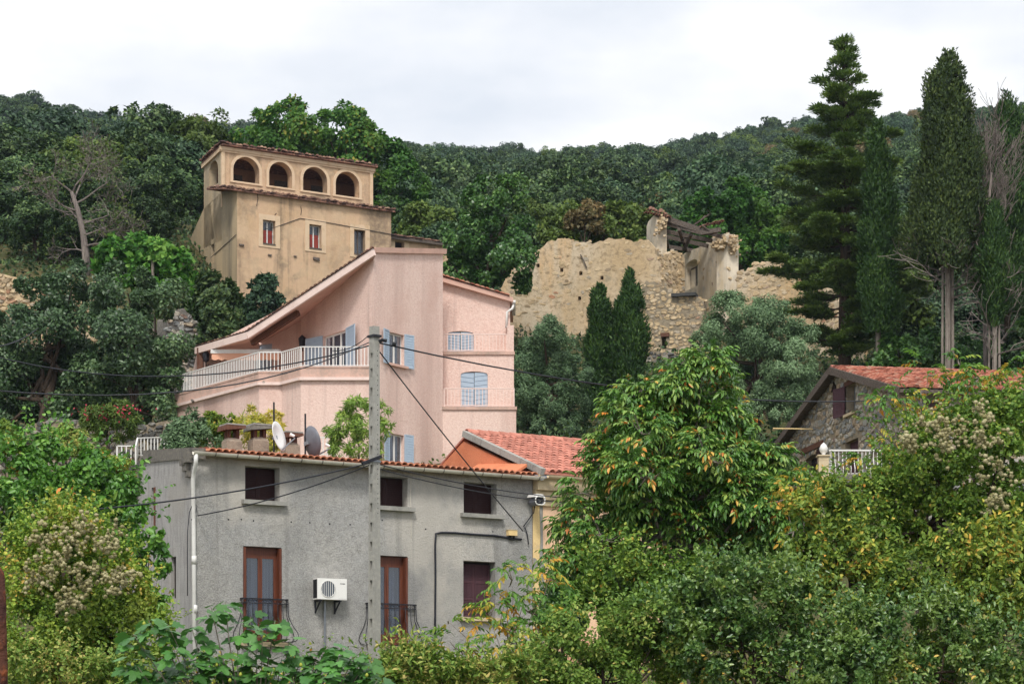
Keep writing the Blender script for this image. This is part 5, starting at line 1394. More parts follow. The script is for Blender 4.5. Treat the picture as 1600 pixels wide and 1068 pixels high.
# ------------------------------------------------------------------ garden walls, fence, posts
def garden_wall(name, W, z0, z1, thick, label, mat_core, mat_stone, h, w, seed, hole=None):
    rng = random.Random(seed)
    t = thing(name, label, 'wall', W.pt(W.len / 2, z0, 0)); t['kind'] = 'thing'
    n_ = 16
    top = [(W.len * i / n_, z1(W.len * i / n_) + rng.uniform(-.06, .06)) for i in range(n_ + 1)]
    poly = [(0, z0)] + top + [(W.len, z0)]
    mb = MB()
    if hole: W.face(mb, poly, [hole], thick)
    else: mb.prism([W.pt(*p) for p in poly], (-W.n.x * thick, -W.n.y * thick, 0))
    core = mb.build('core', mat_core, t)
    f = inside_poly(poly); hf = inside_poly(hole) if hole else (lambda u, z: False)
    stuff(stone_facing(W, lambda u, z: f(u, z) and not hf(u, z), 0, W.len, z0, max(p[1] for p in top), h, w, (.04, .12), rng).build('stones', mat_stone, t))
    return t
W1 = Wall.px(40, 83.0, 282, 82.0)
garden_wall('garden_wall', W1, 8, lambda u: 12.0 + .12 * math.sin(u * 1.3), .5, 'grey dry-stone retaining wall behind the oleander', 'mortar', 'stone_dark', .17, .34, 5)
W2 = Wall.px(-60, 74.0, 75, 75.5)
ah = W2.rect(12, 713, 44, 745)
garden_wall('garden_wall', W2, 6.5, lambda u: 9.95, .5, 'grey stone wall with small arched opening', 'mortar', 'stone_dark', .15, .3, 6, W2.arch(ah[0], ah[1], ah[2], ah[3], 10, .9))
W3 = Wall.px(-60, 117.0, 150, 118.5)
garden_wall('terrace_bank', W3, 18, lambda u: 24.3 + .25 * math.sin(u), .8, 'earthy brown dry-stone terrace bank below the bleached tree', 'rubble_ochre', 'stone_ochre', .18, .36, 7)
W4 = Wall.px(262, 99.0, 330, 100.5)
garden_wall('retaining_wall', W4, 10, lambda u: 18.8 + .5 * math.sin(u * 2.2), .8, 'tall rough stone retaining wall beside the pink porch', 'concrete_dark', 'stone_grey', .2, .34, 8)
W5 = Wall.px(800, 98.0, 925, 99.0)
garden_wall('retaining_wall', W5, 10, lambda u: 13.6, .5, 'low shaded retaining wall under the grey-green olive', 'mortar', 'stone_dark', .2, .4, 9)
railing(None, [P(183, 727, 75.0), P(212, 727, 75.0), P(215, 714, 76.2), P(262, 712, 77.0)], .62, 'white_paint', .12, r=.016, name='garden_fence', label='white slatted garden railing stepping up behind the grey house', cat='fence')
railing(None, [P(492, 712, 79.0), P(524, 712, 79.0)], .62, 'white_paint', .12, r=.016, name='garden_fence', label='short white railing behind the grey satellite dish', cat='fence')
for (px, top, Y, lab) in ((238.5, 390, 104.0, 'weathered pale wooden post standing among the bright fig leaves'), (131, 385, 116.0, 'thin pale post at foot of the bleached tree')):
    b = ground_at(px, Y); mb = MB(); mb.tube([b - Vector((0, 0, .3)), Vector((b.x, Y, (HY - top) / F * Y))], [.10, .07], 7); o = mb.build('wooden_post', 'bark_grey'); tag(o, lab, 'post')
b = P(3, 890, 7.0); mb = MB()
prr = [(.021, -2.8), (.021, -.3), (.0185, -.22), (.016, -.1), (.011, -.02), (0, .0)]
mb.lathe(P(1.0, 885, 7.0), prr, 12); o = mb.build('rusty_post', 'rust', None, True); tag(o, 'rusty iron post standing close by at the edge of the clematis', 'post')

# ------------------------------------------------------------------ vegetation: leaf colours
leaf_material('leaf_holm', [(0, srgb(38, 58, 37)), (0.5, srgb(56, 82, 47)), (0.85, srgb(81, 105, 58)), (1, srgb(108, 129, 75))], .18, rnd=.28)
leaf_material('leaf_holm_near', [(0, srgb(46, 70, 44)), (0.5, srgb(68, 96, 58)), (0.85, srgb(96, 124, 79)), (1, srgb(123, 148, 96))], .18, .42, .45)
leaf_material('leaf_holm_blue', [(0, srgb(41, 64, 50)), (0.6, srgb(63, 90, 62)), (1, srgb(95, 121, 82))], .18, rnd=.25)
leaf_material('leaf_olive_green', [(0, srgb(64, 85, 38)), (0.6, srgb(90, 113, 49)), (1, srgb(123, 141, 68))], .25, rnd=.25)
leaf_material('leaf_brownish', [(0, srgb(97, 94, 60)), (0.5, srgb(124, 112, 71)), (1, srgb(148, 122, 80))], .25, rnd=.15)
leaf_material('leaf_bright', [(0, srgb(54, 101, 38)), (0.6, srgb(82, 134, 50)), (1, srgb(125, 167, 72))], .3, rnd=.12)
leaf_material('leaf_oak', [(0, srgb(45, 84, 34)), (0.6, srgb(69, 115, 43)), (0.93, srgb(104, 144, 59)), (1, srgb(160, 150, 66))], .28, patch=(.35, srgb(99, 128, 49), .5))
leaf_material('leaf_silver', [(0, srgb(64, 90, 59)), (0.5, srgb(96, 124, 84)), (1, srgb(145, 172, 127))], .2)
leaf_material('leaf_cypress', [(0, srgb(32, 58, 27)), (0.6, srgb(51, 81, 35)), (1, srgb(84, 112, 50))], .1)
leaf_material('leaf_cypress_warm', [(0, srgb(34, 52, 28)), (0.6, srgb(61, 80, 38)), (1, srgb(100, 116, 58))], .1)
leaf_material('leaf_fir', [(0, srgb(62, 87, 47)), (0.5, srgb(92, 118, 57)), (1, srgb(141, 163, 79))], .15)
leaf_material('leaf_walnut', [(0, srgb(63, 105, 41)), (0.5, srgb(96, 140, 56)), (0.86, srgb(143, 172, 79)), (0.955, srgb(173, 182, 86)), (0.97, srgb(233, 169, 72)), (1, srgb(222, 134, 60))], .22, .4, .5)
leaf_material('leaf_walnut_yellow', [(0, srgb(71, 119, 45)), (0.5, srgb(113, 157, 63)), (0.66, srgb(164, 181, 72)), (0.82, srgb(222, 180, 68)), (1, srgb(208, 142, 56))], .35, .45, .4)
leaf_material('leaf_clematis', [(0, srgb(84, 119, 43)), (0.5, srgb(129, 161, 56)), (0.9, srgb(179, 194, 81)), (1, srgb(214, 178, 88))], .22, patch=(1.1, srgb(151, 154, 68), .4))
leaf_material('leaf_mixed_yellow', [(0, srgb(84, 115, 47)), (0.5, srgb(133, 156, 61)), (0.72, srgb(180, 184, 76)), (0.86, srgb(238, 192, 92)), (1, srgb(240, 173, 76))], .22, patch=(.9, srgb(117, 146, 56), .6))
leaf_material('leaf_climber', [(0, srgb(75, 109, 41)), (0.6, srgb(118, 150, 58)), (0.9, srgb(166, 180, 77)), (0.96, srgb(226, 182, 84)), (1, srgb(218, 143, 63))], .22)
leaf_material('leaf_dark_shrub', [(0, srgb(62, 97, 48)), (0.6, srgb(98, 134, 65)), (0.93, srgb(157, 181, 101)), (1, srgb(238, 194, 95))], .24, .34, .6, patch=(1.3, srgb(135, 157, 64), .55))
leaf_material('leaf_hedge', [(0, srgb(91, 124, 50)), (0.5, srgb(130, 159, 68)), (0.85, srgb(182, 180, 98)), (1, srgb(214, 194, 120))], .22)
leaf_material('leaf_mulberry', [(0, srgb(65, 111, 40)), (0.6, srgb(99, 150, 54)), (0.95, srgb(140, 181, 79)), (1, srgb(180, 150, 70))], .22, .4, .45)
leaf_material('leaf_fig', [(0, srgb(48, 95, 41)), (1, srgb(91, 142, 65))], .22, .4, .5, rnd=.3)
leaf_material('leaf_ivy', [(0, srgb(45, 80, 38)), (0.6, srgb(73, 113, 50)), (1, srgb(115, 150, 74))], .18, .38, .5)
leaf_material('leaf_bamboo', [(0, srgb(139, 161, 63)), (0.5, srgb(199, 190, 84)), (1, srgb(233, 210, 104))], .35)
leaf_material('leaf_willow', [(0, srgb(103, 135, 59)), (0.6, srgb(139, 170, 77)), (1, srgb(180, 203, 94))], .35)

# ------------------------------------------------------------------ vegetation: makers
def unit(a): return a / np.maximum(np.linalg.norm(a, axis=1, keepdims=True), 1e-9)

def leaf_arrays(pos, axis, nrm, Ln, Wd, fold=False, curl=.15):
    axis = unit(axis); side = unit(np.cross(nrm, axis)); nrm = np.cross(axis, side)
    Ln = np.asarray(Ln)[:, None]; Wd = np.asarray(Wd)[:, None]
    m = len(pos)
    if not fold:
        V = np.stack([pos, pos + axis * Ln * .45 + side * Wd * .5 + nrm * Wd * curl, pos + axis * Ln, pos + axis * Ln * .45 - side * Wd * .5 + nrm * Wd * curl], 1)
        Q = np.arange(m * 4).reshape(m, 4)
        return V.reshape(-1, 3), Q, 1
    V = np.stack([pos, pos + axis * Ln * .28 + side * Wd * .44 + nrm * Wd * curl, pos + axis * Ln * .66 + side * Wd * .42 + nrm * Wd * curl, pos + axis * Ln - nrm * Ln * .15,
                  pos + axis * Ln * .66 - side * Wd * .42 + nrm * Wd * curl, pos + axis * Ln * .28 - side * Wd * .44 + nrm * Wd * curl], 1)
    b = (np.arange(m) * 6)[:, None]
    Q = np.concatenate([b + np.array([[0, 1, 2, 3]]), b + np.array([[0, 3, 4, 5]])], 1).reshape(-1, 4)
    return V.reshape(-1, 3), Q, 2

def sphere_dirs(rng, m, lo=-0.75):
    z = rng.uniform(lo, 1, m); a = rng.uniform(0, 2 * np.pi, m); r = np.sqrt(1 - z * z)
    return np.stack([r * np.cos(a), r * np.sin(a), z], 1)

def clump_points(rng, lobes, m, subs=9, sub=.42, lo=-.75, depth=.5):
    """points and outward directions on lobes that are themselves made of smaller clumps"""
    lobes = np.asarray(lobes, dtype=float); k = len(lobes)
    w = lobes[:, 3] ** 2; w /= w.sum()
    li = rng.choice(k, m, p=w)
    sd = sphere_dirs(rng, k * subs, lo).reshape(k, subs, 3); sr = rng.uniform(.45, 1.45, (k, subs)) * sub; sk = rng.uniform(.70, .95, (k, subs))
    si = rng.integers(0, subs, m)
    u = sd[li, si]; v = unit(sphere_dirs(rng, m, -1) + u * .55)
    R = lobes[li, 3][:, None]
    rad = 1 - depth * rng.random(m) ** 2.2
    p = lobes[li, :3] + u * R * sk[li, si][:, None] + v * R * (sr[li, si] * rad)[:, None]
    return p, unit(v * .7 + u * .5), li

def crown_mesh(name, rng, lobes, m, size, subs=9, sub=.42, tilt=.75, up=.25, droop=0.0, fold=False, lo=-.75, depth=.5, tint_bias=0.0, vert=0.0, shoots=0, shoot_len=1.0):
    p, nv, li = clump_points(rng, lobes, m, subs, sub, lo, depth)
    nl = unit(nv + rng.normal(0, 1, (m, 3)) * tilt * .6 + np.array([0, 0, up]))
    ax = unit(np.cross(nl, rng.normal(0, 1, (m, 3)))) + np.array([0, 0, -droop + vert]) + nv * .3
    Ln = size[0] * rng.uniform(.65, 1.3, m); Wd = size[1] * rng.uniform(.7, 1.25, m)
    if shoots:
        L4 = np.asarray(lobes, dtype=float); si = rng.integers(0, len(L4), shoots); nn = 9
        u = unit(sphere_dirs(rng, shoots, -.2) + np.array([0, -.25, .25])); st = L4[si, :3] + u * L4[si, 3][:, None] * rng.uniform(.85, 1.15, (shoots, 1))
        ln_ = rng.uniform(.2, .6, (shoots, 1)) * shoot_len; dd = unit(u + np.array([0, 0, .5]) + rng.normal(0, .3, (shoots, 3)))
        f_ = np.tile(np.linspace(.05, 1, nn), shoots)[:, None]; rp_ = lambda q: np.repeat(q, nn, 0)
        ps = rp_(st) + rp_(dd) * rp_(ln_) * f_ + np.array([0, 0, -.12]) * f_ * f_ * rp_(ln_)
        k2 = len(ps); p = np.concatenate([p, ps]); li = np.concatenate([li, rp_(si)])
        ax = np.concatenate([ax, unit(rng.normal(0, 1, (k2, 3))) + rp_(dd) * .7 + np.array([0, 0, -droop])]); nl = np.concatenate([nl, unit(rng.normal(0, .5, (k2, 3)) + np.array([0, -.3, .9]))])
        Ln = np.concatenate([Ln, size[0] * rng.uniform(.6, 1.2, k2)]); Wd = np.concatenate([Wd, size[1] * rng.uniform(.6, 1.2, k2)]); m += k2
    V, Q, k = leaf_arrays(p, ax, nl, Ln, Wd, fold)
    lt = rng.uniform(-.18, .18, len(lobes))[li]
    t = np.clip(rng.random(m) * .82 + .09 + lt + tint_bias, 0, 1)
    t = np.where(rng.random(m) < .06, rng.random(m), t)
    return np_mesh(name, V, Q, np.repeat(t, k))

def px_lobes(rng, pl, Y, flat=.8):
    out_ = []
    for l in pl:
        r = l[2] / F * Y; dY = l[3] if len(l) > 3 else rng.uniform(-.7, .7) * r * 1.2
        c = P(l[0], l[1], Y + dY); out_.append((c.x, c.y, c.z, r))
    return out_

def limbs(mb, base, lobes, r0, rng, fork=.45):
    base = Vector(base); cs = [Vector(l[:3]) for l in lobes]
    cen = sum(cs, Vector()) / len(cs); zt = max(c.z for c in cs)
    mid = base.lerp(cen, fork) ; mid.z = base.z + (cen.z - base.z) * fork
    top = Vector((cen.x, cen.y, cen.z + (zt - cen.z) * .55))
    w = lambda s: Vector((rng.uniform(-s, s), rng.uniform(-s, s), 0))
    mb.tube([base - Vector((0, 0, .4)), base.lerp(mid, .5) + w(r0), mid, mid.lerp(top, .55) + w(r0 * 2), top], [r0 * 1.25, r0, r0 * .85, r0 * .5, r0 * .15], 8)
    for c in cs:
        s = mid.lerp(top, rng.uniform(0, .75)); k = s.lerp(c, .5) + w(.15) + Vector((0, 0, -.1 * (c - s).length))
        mb.tube([s, k, c], [r0 * .42, r0 * .26, r0 * .08], 5, False)
    return mb

def tree(name, label, cat, px, Y, pl, mat, size, m, r0=.16, bark='bark_brown', seed=0, group=None, crown_name='crown', **kw):
    rng = np.random.default_rng(seed + 100); b = ground_at(px, Y)
    lobes = px_lobes(rng, pl, Y)
    t = thing(name, label, cat, b, group)
    limbs(MB(), b, lobes, r0, rng).build('trunk', bark, t, True) if False else None
    mb = limbs(MB(), b, lobes, r0, rng); mb.build('trunk', bark, t, True)
    o = obj(crown_name, crown_mesh(crown_name, rng, lobes, m, size, **kw), mat, t)
    return t, lobes, rng

# ------------------------------------------------------------------ the wooded hillside
def hill_tree_mesh(seed, mat, n=9500, R=2.6, H=5.2, size=(.25, .16)):
    rng = np.random.default_rng(seed)
    lobes = [(0, 0, H * .62, R * .72)]
    for k in range(9):
        a = rng.uniform(0, 2 * np.pi); rr = rng.uniform(.35, .78) * R
        lobes.append((rr * math.cos(a), rr * math.sin(a), H * rng.uniform(.40, .78), R * rng.uniform(.32, .52)))
    for k in range(3):
        a = rng.uniform(0, 2 * np.pi); rr = rng.uniform(.0, .4) * R
        lobes.append((rr * math.cos(a), rr * math.sin(a), H * rng.uniform(.78, .92), R * rng.uniform(.25, .4)))
    me = crown_mesh('hill_tree', rng, lobes, n, size, 10, .36, .6, .25)
    tr = MB(); limbs(tr, (0, 0, 0), lobes, .14, rng); tm_ = tr.mesh('t')
    me.materials.append(M(mat)); me.materials.append(M('bark_brown'))
    bm_v = len(me.vertices)
    # join trunk
    import bmesh
    bm = bmesh.new(); bm.from_mesh(me); k0 = len(bm.faces); bm.from_mesh(tm_); bm.faces.ensure_lookup_table()
    for f in bm.faces[k0:]: f.material_index = 1
    bm.to_mesh(me); bm.free(); bpy.data.meshes.remove(tm_)
    return me
KINDS = [('leaf_holm', 'dark green holm oak', 31), ('leaf_holm', 'dark green holm oak', 32), ('leaf_holm_blue', 'blue-green holm oak', 33), ('leaf_holm_blue', 'blue-green holm oak', 34), ('leaf_olive_green', 'olive-green broadleaf tree', 35), ('leaf_brownish', 'brownish parched tree', 36)]
PROTO = [hill_tree_mesh(s, m) for m, _, s in KINDS]
WEIGHT = [.31, .26, .18, .15, .09, .01]

hr_ = np.random.default_rng(77)
spots = []
Yv = 150.0
while Yv < 556:
    step = 3.9 + (Yv - 150) * .0022
    x0, x1 = (-420 - HX) / F * Yv, (2020 - HX) / F * Yv
    for x in np.arange(x0, x1, step):
        X = x + hr_.uniform(-.45, .45) * step; Y2 = Yv + hr_.uniform(-.5, .5) * step
        px = HX + F * X / Y2
        z = g1(X, Y2)
        top = HY - F * (z + 5.4) / Y2
        if 345 < px < 575 and top > 236: continue
        if 830 < px < 1010 and Y2 < 156: continue
        spots.append((X, Y2, z, hr_.choice((.55, .75, .9, 1.0, 1.15, 1.4), p=(.1, .2, .25, .2, .15, .1)) * hr_.uniform(.9, 1.1), hr_.uniform(0, 6.28), int(hr_.choice(6, p=WEIGHT))))
    Yv += step * .9
# trees standing along the skyline
for px in np.arange(-400, 2000, 15):
    Y2 = RIDGE_Y + hr_.uniform(-7, 7); X = (px + hr_.uniform(-12, 12) - HX) / F * Y2
    spots.append((X, Y2, g1(X, Y2), hr_.uniform(.7, 1.35), hr_.uniform(0, 6.28), int(hr_.choice(6, p=WEIGHT))))
spots.sort(key=lambda s: (not -30 < HX + F * s[0] / s[1] < 1630, s[1]))      # those in sight first, nearest first
NEAR = 285
for (X, Y2, z, s, a, k) in spots[:NEAR]:
    o = bpy.data.objects.new('hillside_tree', PROTO[k]); COL.objects.link(o)
    o.location = (X, Y2, z - .4); o.rotation_euler = (0, 0, a); o.scale = (s * hr_.uniform(.9, 1.15), s * hr_.uniform(.9, 1.15), s)
    tag(o, KINDS[k][1] + ' in the wood covering the hillside', 'tree', KINDS[k][1] + 's in the hillside wood')
# the farther wood reads as one mass
protos = bpy.data.collections.new('wood_sources')
for k, me in enumerate(PROTO):
    o = bpy.data.objects.new('wood_source_%d' % k, me); protos.objects.link(o)
rest = spots[NEAR:]
me = bpy.data.meshes.new('far_wood'); me.from_pydata([(s[0], s[1], s[2] - .4) for s in rest], [], [])
for nm, idx, ty in (('size', 3, 'FLOAT'), ('turn', 4, 'FLOAT'), ('kind_index', 5, 'INT')):
    at = me.attributes.new(nm, ty, 'POINT'); at.data.foreach_set('value', [s[idx] for s in rest])
wood = bpy.data.objects.new('far_wood', me); COL.objects.link(wood); stuff(wood)
wood['label'] = 'far wood of holm oaks reaching the skyline'
ng = bpy.data.node_groups.new('far_wood', 'GeometryNodeTree')
ng.interface.new_socket('Geometry', in_out='INPUT', socket_type='NodeSocketGeometry'); ng.interface.new_socket('Geometry', in_out='OUTPUT', socket_type='NodeSocketGeometry')
gi, go = ng.nodes.new('NodeGroupInput'), ng.nodes.new('NodeGroupOutput')
ci = ng.nodes.new('GeometryNodeCollectionInfo'); ci.inputs['Collection'].default_value = protos; ci.inputs['Separate Children'].default_value = True; ci.inputs['Reset Children'].default_value = True
ip = ng.nodes.new('GeometryNodeInstanceOnPoints'); ip.inputs['Pick Instance'].default_value = True
def named(nm, dt):
    q = ng.nodes.new('GeometryNodeInputNamedAttribute'); q.data_type = dt; q.inputs['Name'].default_value = nm; return q.outputs['Attribute']
cx = ng.nodes.new('ShaderNodeCombineXYZ')
ng.links.new(named('turn', 'FLOAT'), cx.inputs['Z']); ng.links.new(cx.outputs[0], ip.inputs['Rotation'])
ng.links.new(named('size', 'FLOAT'), ip.inputs['Scale']); ng.links.new(named('kind_index', 'INT'), ip.inputs['Instance Index'])
ng.links.new(gi.outputs[0], ip.inputs['Points']); ng.links.new(ci.outputs[0], ip.inputs['Instance']); ng.links.new(ip.outputs[0], go.inputs[0])
wood.modifiers.new('scatter', 'NODES').node_group = ng

# dark oaks on the slope beside the mansion
FRONT = [(-20, 128, 5.6, 0), (38, 130, 6.0, 1), (92, 135, 5.4, 4), (8, 138, 6.8, 0), (70, 142, 6.4, 0), (128, 132, 4.6, 1), (150, 141, 6.2, 4), (205, 131, 5.2, 0), (190, 143, 6.6, 1), (243, 134, 5.0, 0), (240, 145, 6.6, 0), (300, 147, 6.0, 2), (225, 126, 3.8, 0), (165, 126, 3.6, 1), (60, 124, 4.2, 0), (105, 123, 3.8, 0)]
BEHIND = [(1262, 128, 5.6, 0), (1300, 136, 6.2, 2), (1350, 126, 5.4, 0), (1390, 132, 6.0, 4), (1420, 122, 5.0, 0), (1460, 118, 4.6, 2), (1450, 134, 6.2, 0), (1500, 126, 5.6, 0), (1530, 116, 4.8, 2), (1545, 136, 6.4, 1), (1590, 124, 5.6, 0), (1620, 116, 5.0, 1), (1600, 140, 6.4, 2), (1400, 144, 6.4, 0), (1340, 146, 6.2, 1), (1490, 145, 6.6, 4), (1240, 144, 5.8, 0), (1405, 113, 3.6, 0), (1500, 111, 3.6, 1), (1590, 111, 3.8, 0),
          (640, 146, 5.6, 0), (690, 139, 5.2, 2), (725, 145, 6.0, 0), (830, 137, 5.4, 1), (845, 146, 6.2, 4), (1040, 140, 5.6, 0), (1060, 148, 6.0, 2), (960, 147, 5.6, 0), (905, 141, 5.2, 1)]
for i, (px, Y, H, k) in enumerate(BEHIND):
    b = ground_at(px, Y); o = bpy.data.objects.new('slope_oak', PROTO[k]); COL.objects.link(o)
    s = H * .78 / 5.2; o.location = b - Vector((0, 0, .4)); o.scale = (s * 1.1, s * 1.1, s); o.rotation_euler = (0, 0, i * 2.3)
    w_ = 'behind the cypress row' if px > 1200 else 'between the mansion annex and the ruin'
    tag(o, KINDS[k][1] + ' growing ' + w_, 'tree', 'oaks ' + w_)
for i, (px, Y, H, k) in enumerate(FRONT):
    b = ground_at(px, Y); o = bpy.data.objects.new('slope_oak', PROTO[k]); COL.objects.link(o)
    s = H * .8 / 5.2; o.location = b - Vector((0, 0, .4)); o.scale = (s * 1.15, s * 1.15, s); o.rotation_euler = (0, 0, i * 1.7)
    tag(o, ('lighter olive-green oak' if k == 4 else 'dark evergreen oak') + ' on the slope between the terrace bank and the mansion', 'tree', 'oaks on the slope beside the mansion')

# ------------------------------------------------------------------ single trees around the houses
tree('holm_oak', 'broad dark holm oak below the earthy terrace bank', 'tree', 75, 95.0, [(60, 468, 44), (112, 452, 36), (18, 515, 48), (80, 535, 55), (132, 515, 36), (30, 600, 55), (90, 610, 60), (138, 600, 36), (45, 670, 42), (105, 672, 38), (-20, 600, 50), (-10, 680, 40)], 'leaf_holm_near', (.17, .10), 46000, .3, seed=1)
tree('holm_oak', 'rounded dark holm oak beside the tall stone retaining wall', 'tree', 208, 92.5, [(200, 458, 42), (168, 488, 40), (245, 480, 40), (190, 540, 58), (250, 535, 42), (160, 590, 42), (222, 605, 56), (262, 598, 28), (190, 655, 42), (240, 650, 34)], 'leaf_holm_near', (.17, .10), 42000, .28, seed=2, tint_bias=.1)
tree('fig_tree', 'bright green leafy fig tree at the foot of the mansion flank', 'tree', 240, 105.0, [(180, 405, 26), (212, 398, 26), (250, 402, 28), (278, 425, 30), (296, 455, 24), (240, 438, 34), (200, 428, 24), (270, 465, 26)], 'leaf_bright', (.30, .24), 5200, .14, seed=3, tint_bias=.1)
tree('evergreen_shrub', 'olive-green evergreen shrub against the mansion wall', 'shrub', 345, 100.5, [(345, 468, 34), (322, 500, 28), (372, 490, 28), (345, 520, 32), (308, 530, 24), (380, 525, 24)], 'leaf_holm', (.24, .14), 9500, .12, seed=4, tint_bias=.22)
tree('evergreen_shrub', 'narrow dark evergreen shrub against the mansion wall', 'shrub', 414, 100.0, [(415, 455, 20), (410, 480, 24), (425, 475, 16), (405, 505, 22), (452, 482, 8), (440, 500, 12)], 'leaf_holm_blue', (.22, .14), 5200, .1, seed=5, tint_bias=-.1)
tree('deciduous_oak', 'big bright green oak rising behind the mansion roof', 'tree', 560, 150.0, [(398, 208, 34), (440, 203, 36), (472, 198, 38), (512, 205, 42), (548, 205, 36), (575, 235, 38), (602, 268, 42), (630, 300, 38), (600, 312, 38), (560, 250, 42), (640, 330, 24), (440, 230, 38), (500, 240, 40), (610, 345, 30)], 'leaf_oak', (.28, .19), 30000, .35, seed=6, subs=10, sub=.38)
tree('ivy_clad_tree', 'dark ivy-clad tree between the pink house and the ruin', 'tree', 765, 118.5, [(770, 307, 30), (797, 302, 26), (752, 330, 32), (792, 340, 34), (728, 372, 32), (772, 385, 42), (810, 390, 26), (742, 420, 38), (790, 425, 38), (716, 430, 28), (760, 455, 30), (700, 410, 18)], 'leaf_ivy', (.19, .15), 30000, .3, seed=7)
tree('shrub', 'pale green shrub behind the mansion annex', 'shrub', 660, 141.0, [(650, 348, 26), (690, 352, 28), (685, 392, 26), (650, 385, 26), (710, 380, 22)], 'leaf_olive_green', (.3, .2), 6000, .12, seed=8)
tree('shrub', 'olive shrub with brown dying leaves above the ruin wall', 'shrub', 925, 129.0, [(866, 362, 22), (905, 352, 26), (965, 352, 30), (998, 352, 22), (985, 332, 14), (945, 366, 24), (880, 380, 20), (1000, 375, 20)], 'leaf_olive_green', (.26, .18), 8000, .1, seed=9)
tree('shrub', 'brown withered shrub above the ruin wall', 'shrub', 918, 128.0, [(912, 336, 20), (925, 345, 20), (900, 345, 16), (930, 330, 12)], 'leaf_brownish', (.24, .16), 2600, .08, seed=10)
tree('chestnut_tree', 'lush bright green tree behind the ruin rafters', 'tree', 1155, 136.0, [(1105, 327, 28), (1140, 312, 30), (1175, 312, 28), (1200, 340, 30), (1150, 345, 40), (1110, 360, 28), (1190, 375, 34), (1222, 362, 18), (1170, 400, 32), (1080, 345, 16)], 'leaf_oak', (.25, .17), 20000, .25, seed=11, tint_bias=-.1)
tree('olive_tree', 'grey-green olive tree between the pink house and cypresses', 'tree', 862, 100.5, [(850, 525, 30), (826, 565, 34), (872, 565, 36), (903, 585, 26), (820, 615, 28), (860, 625, 40), (897, 640, 28), (880, 668, 24), (842, 668, 26), (812, 655, 18)], 'leaf_silver', (.13, .045), 56000, .2, seed=12, droop=.5, tint_bias=-.1, subs=16, sub=.34, depth=.7)
tree('olive_tree', 'broad silvery olive tree between cypresses and fieldstone house', 'tree', 1180, 98.0, [(1128, 500, 38), (1160, 482, 28), (1182, 510, 42), (1216, 500, 30), (1246, 530, 30), (1130, 550, 40), (1180, 560, 48), (1230, 570, 40), (1118, 598, 36), (1170, 618, 46), (1222, 625, 40), (1256, 600, 24), (1100, 540, 24), (1200, 655, 40), (1140, 650, 40)], 'leaf_silver', (.13, .045), 95000, .22, seed=13, droop=.5, tint_bias=.12, subs=16, sub=.34, depth=.7)
tree('oleander', 'oleander bush with red blossom in front of the dry-stone wall', 'shrub', 168, 80.5, [(145, 660, 18), (162, 648, 20), (185, 650, 20), (203, 660, 16), (170, 668, 22), (192, 674, 16), (148, 676, 14)], 'leaf_olive_green', (.20, .05), 6500, .05, seed=14, group=None)
ol_t = bpy.data.objects['oleander']
rng = np.random.default_rng(5)
pp_ = np.array([tuple(P(x, y, 80.0)) for x, y in zip(rng.normal(172, 30, 120), 634 + rng.random(120) * 24)])
V, Q, k_ = leaf_arrays(pp_, rng.normal(0, 1, (120, 3)) + [0, 0, .5], rng.normal(0, 1, (120, 3)) + [0, -1, .6], np.full(120, .085), np.full(120, .075))
stuff(obj('blossom', np_mesh('blossom', V, Q), 'blossom_pink', ol_t))
tree('shrub', 'rounded grey-green shrub behind the grey house gable', 'shrub', 300, 75.5, [(278, 680, 22), (300, 668, 22), (290, 698, 26), (268, 700, 16), (315, 690, 24)], 'leaf_silver', (.13, .06), 6500, .06, seed=15, tint_bias=-.05)
tree('shrub', 'green shrub with yellow tips beside the stubby chimneys', 'shrub', 340, 76.5, [(330, 660, 16), (345, 670, 20), (325, 685, 22), (355, 690, 16), (360, 660, 10)], 'leaf_mixed_yellow', (.13, .07), 5200, .05, seed=16, tint_bias=-.22)
tree('bamboo_clump', 'yellowing thin-leaved clump behind the chimneys', 'bamboo', 408, 76.0, [(402, 652, 18), (388, 668, 16), (425, 660, 18), (415, 688, 18), (438, 690, 14), (395, 690, 14)], 'leaf_bamboo', (.20, .04), 3600, .03, seed=17, droop=.3)
tree('willow_shrub', 'slender willow-leaved shrub rising behind the pole', 'shrub', 560, 72.0, [(538, 660, 18), (556, 632, 16), (590, 640, 16), (575, 665, 24), (540, 690, 24), (600, 670, 14), (570, 700, 24), (520, 670, 12), (545, 640, 12)], 'leaf_willow', (.20, .045), 3900, .03, seed=18, droop=.7, subs=7)
tree('shrub', 'mottled pale shrub before the stone arch', 'shrub', 100, 70.5, [(80, 690, 16), (102, 684, 18), (122, 692, 16), (100, 704, 18), (135, 706, 14)], 'leaf_hedge', (.13, .08), 3600, .05, seed=19)
tree('shrub', 'yellowish shrub beside the arched wall', 'shrub', 10, 72.0, [(5, 672, 16), (18, 690, 14), (0, 695, 16)], 'leaf_mixed_yellow', (.13, .08), 1800, .04, seed=20, tint_bias=-.15)
tree('shrub', 'thin shrub with red-tinged leaves below the white railing', 'shrub', 175, 66.0, [(165, 720, 18), (190, 735, 20), (150, 745, 20), (205, 755, 16), (180, 765, 24), (130, 730, 14)], 'leaf_climber', (.13, .07), 3600, .04, seed=21)
tree('shrub', 'dark shrub filling the slope below the cypress trunks', 'shrub', 1420, 103.0, [(1400, 545, 26), (1430, 560, 24), (1460, 540, 22), (1500, 560, 28), (1540, 555, 26), (1590, 555, 30), (1610, 520, 26), (1380, 575, 20), (1570, 570, 20)], 'leaf_ivy', (.22, .15), 9000, .08, seed=22)
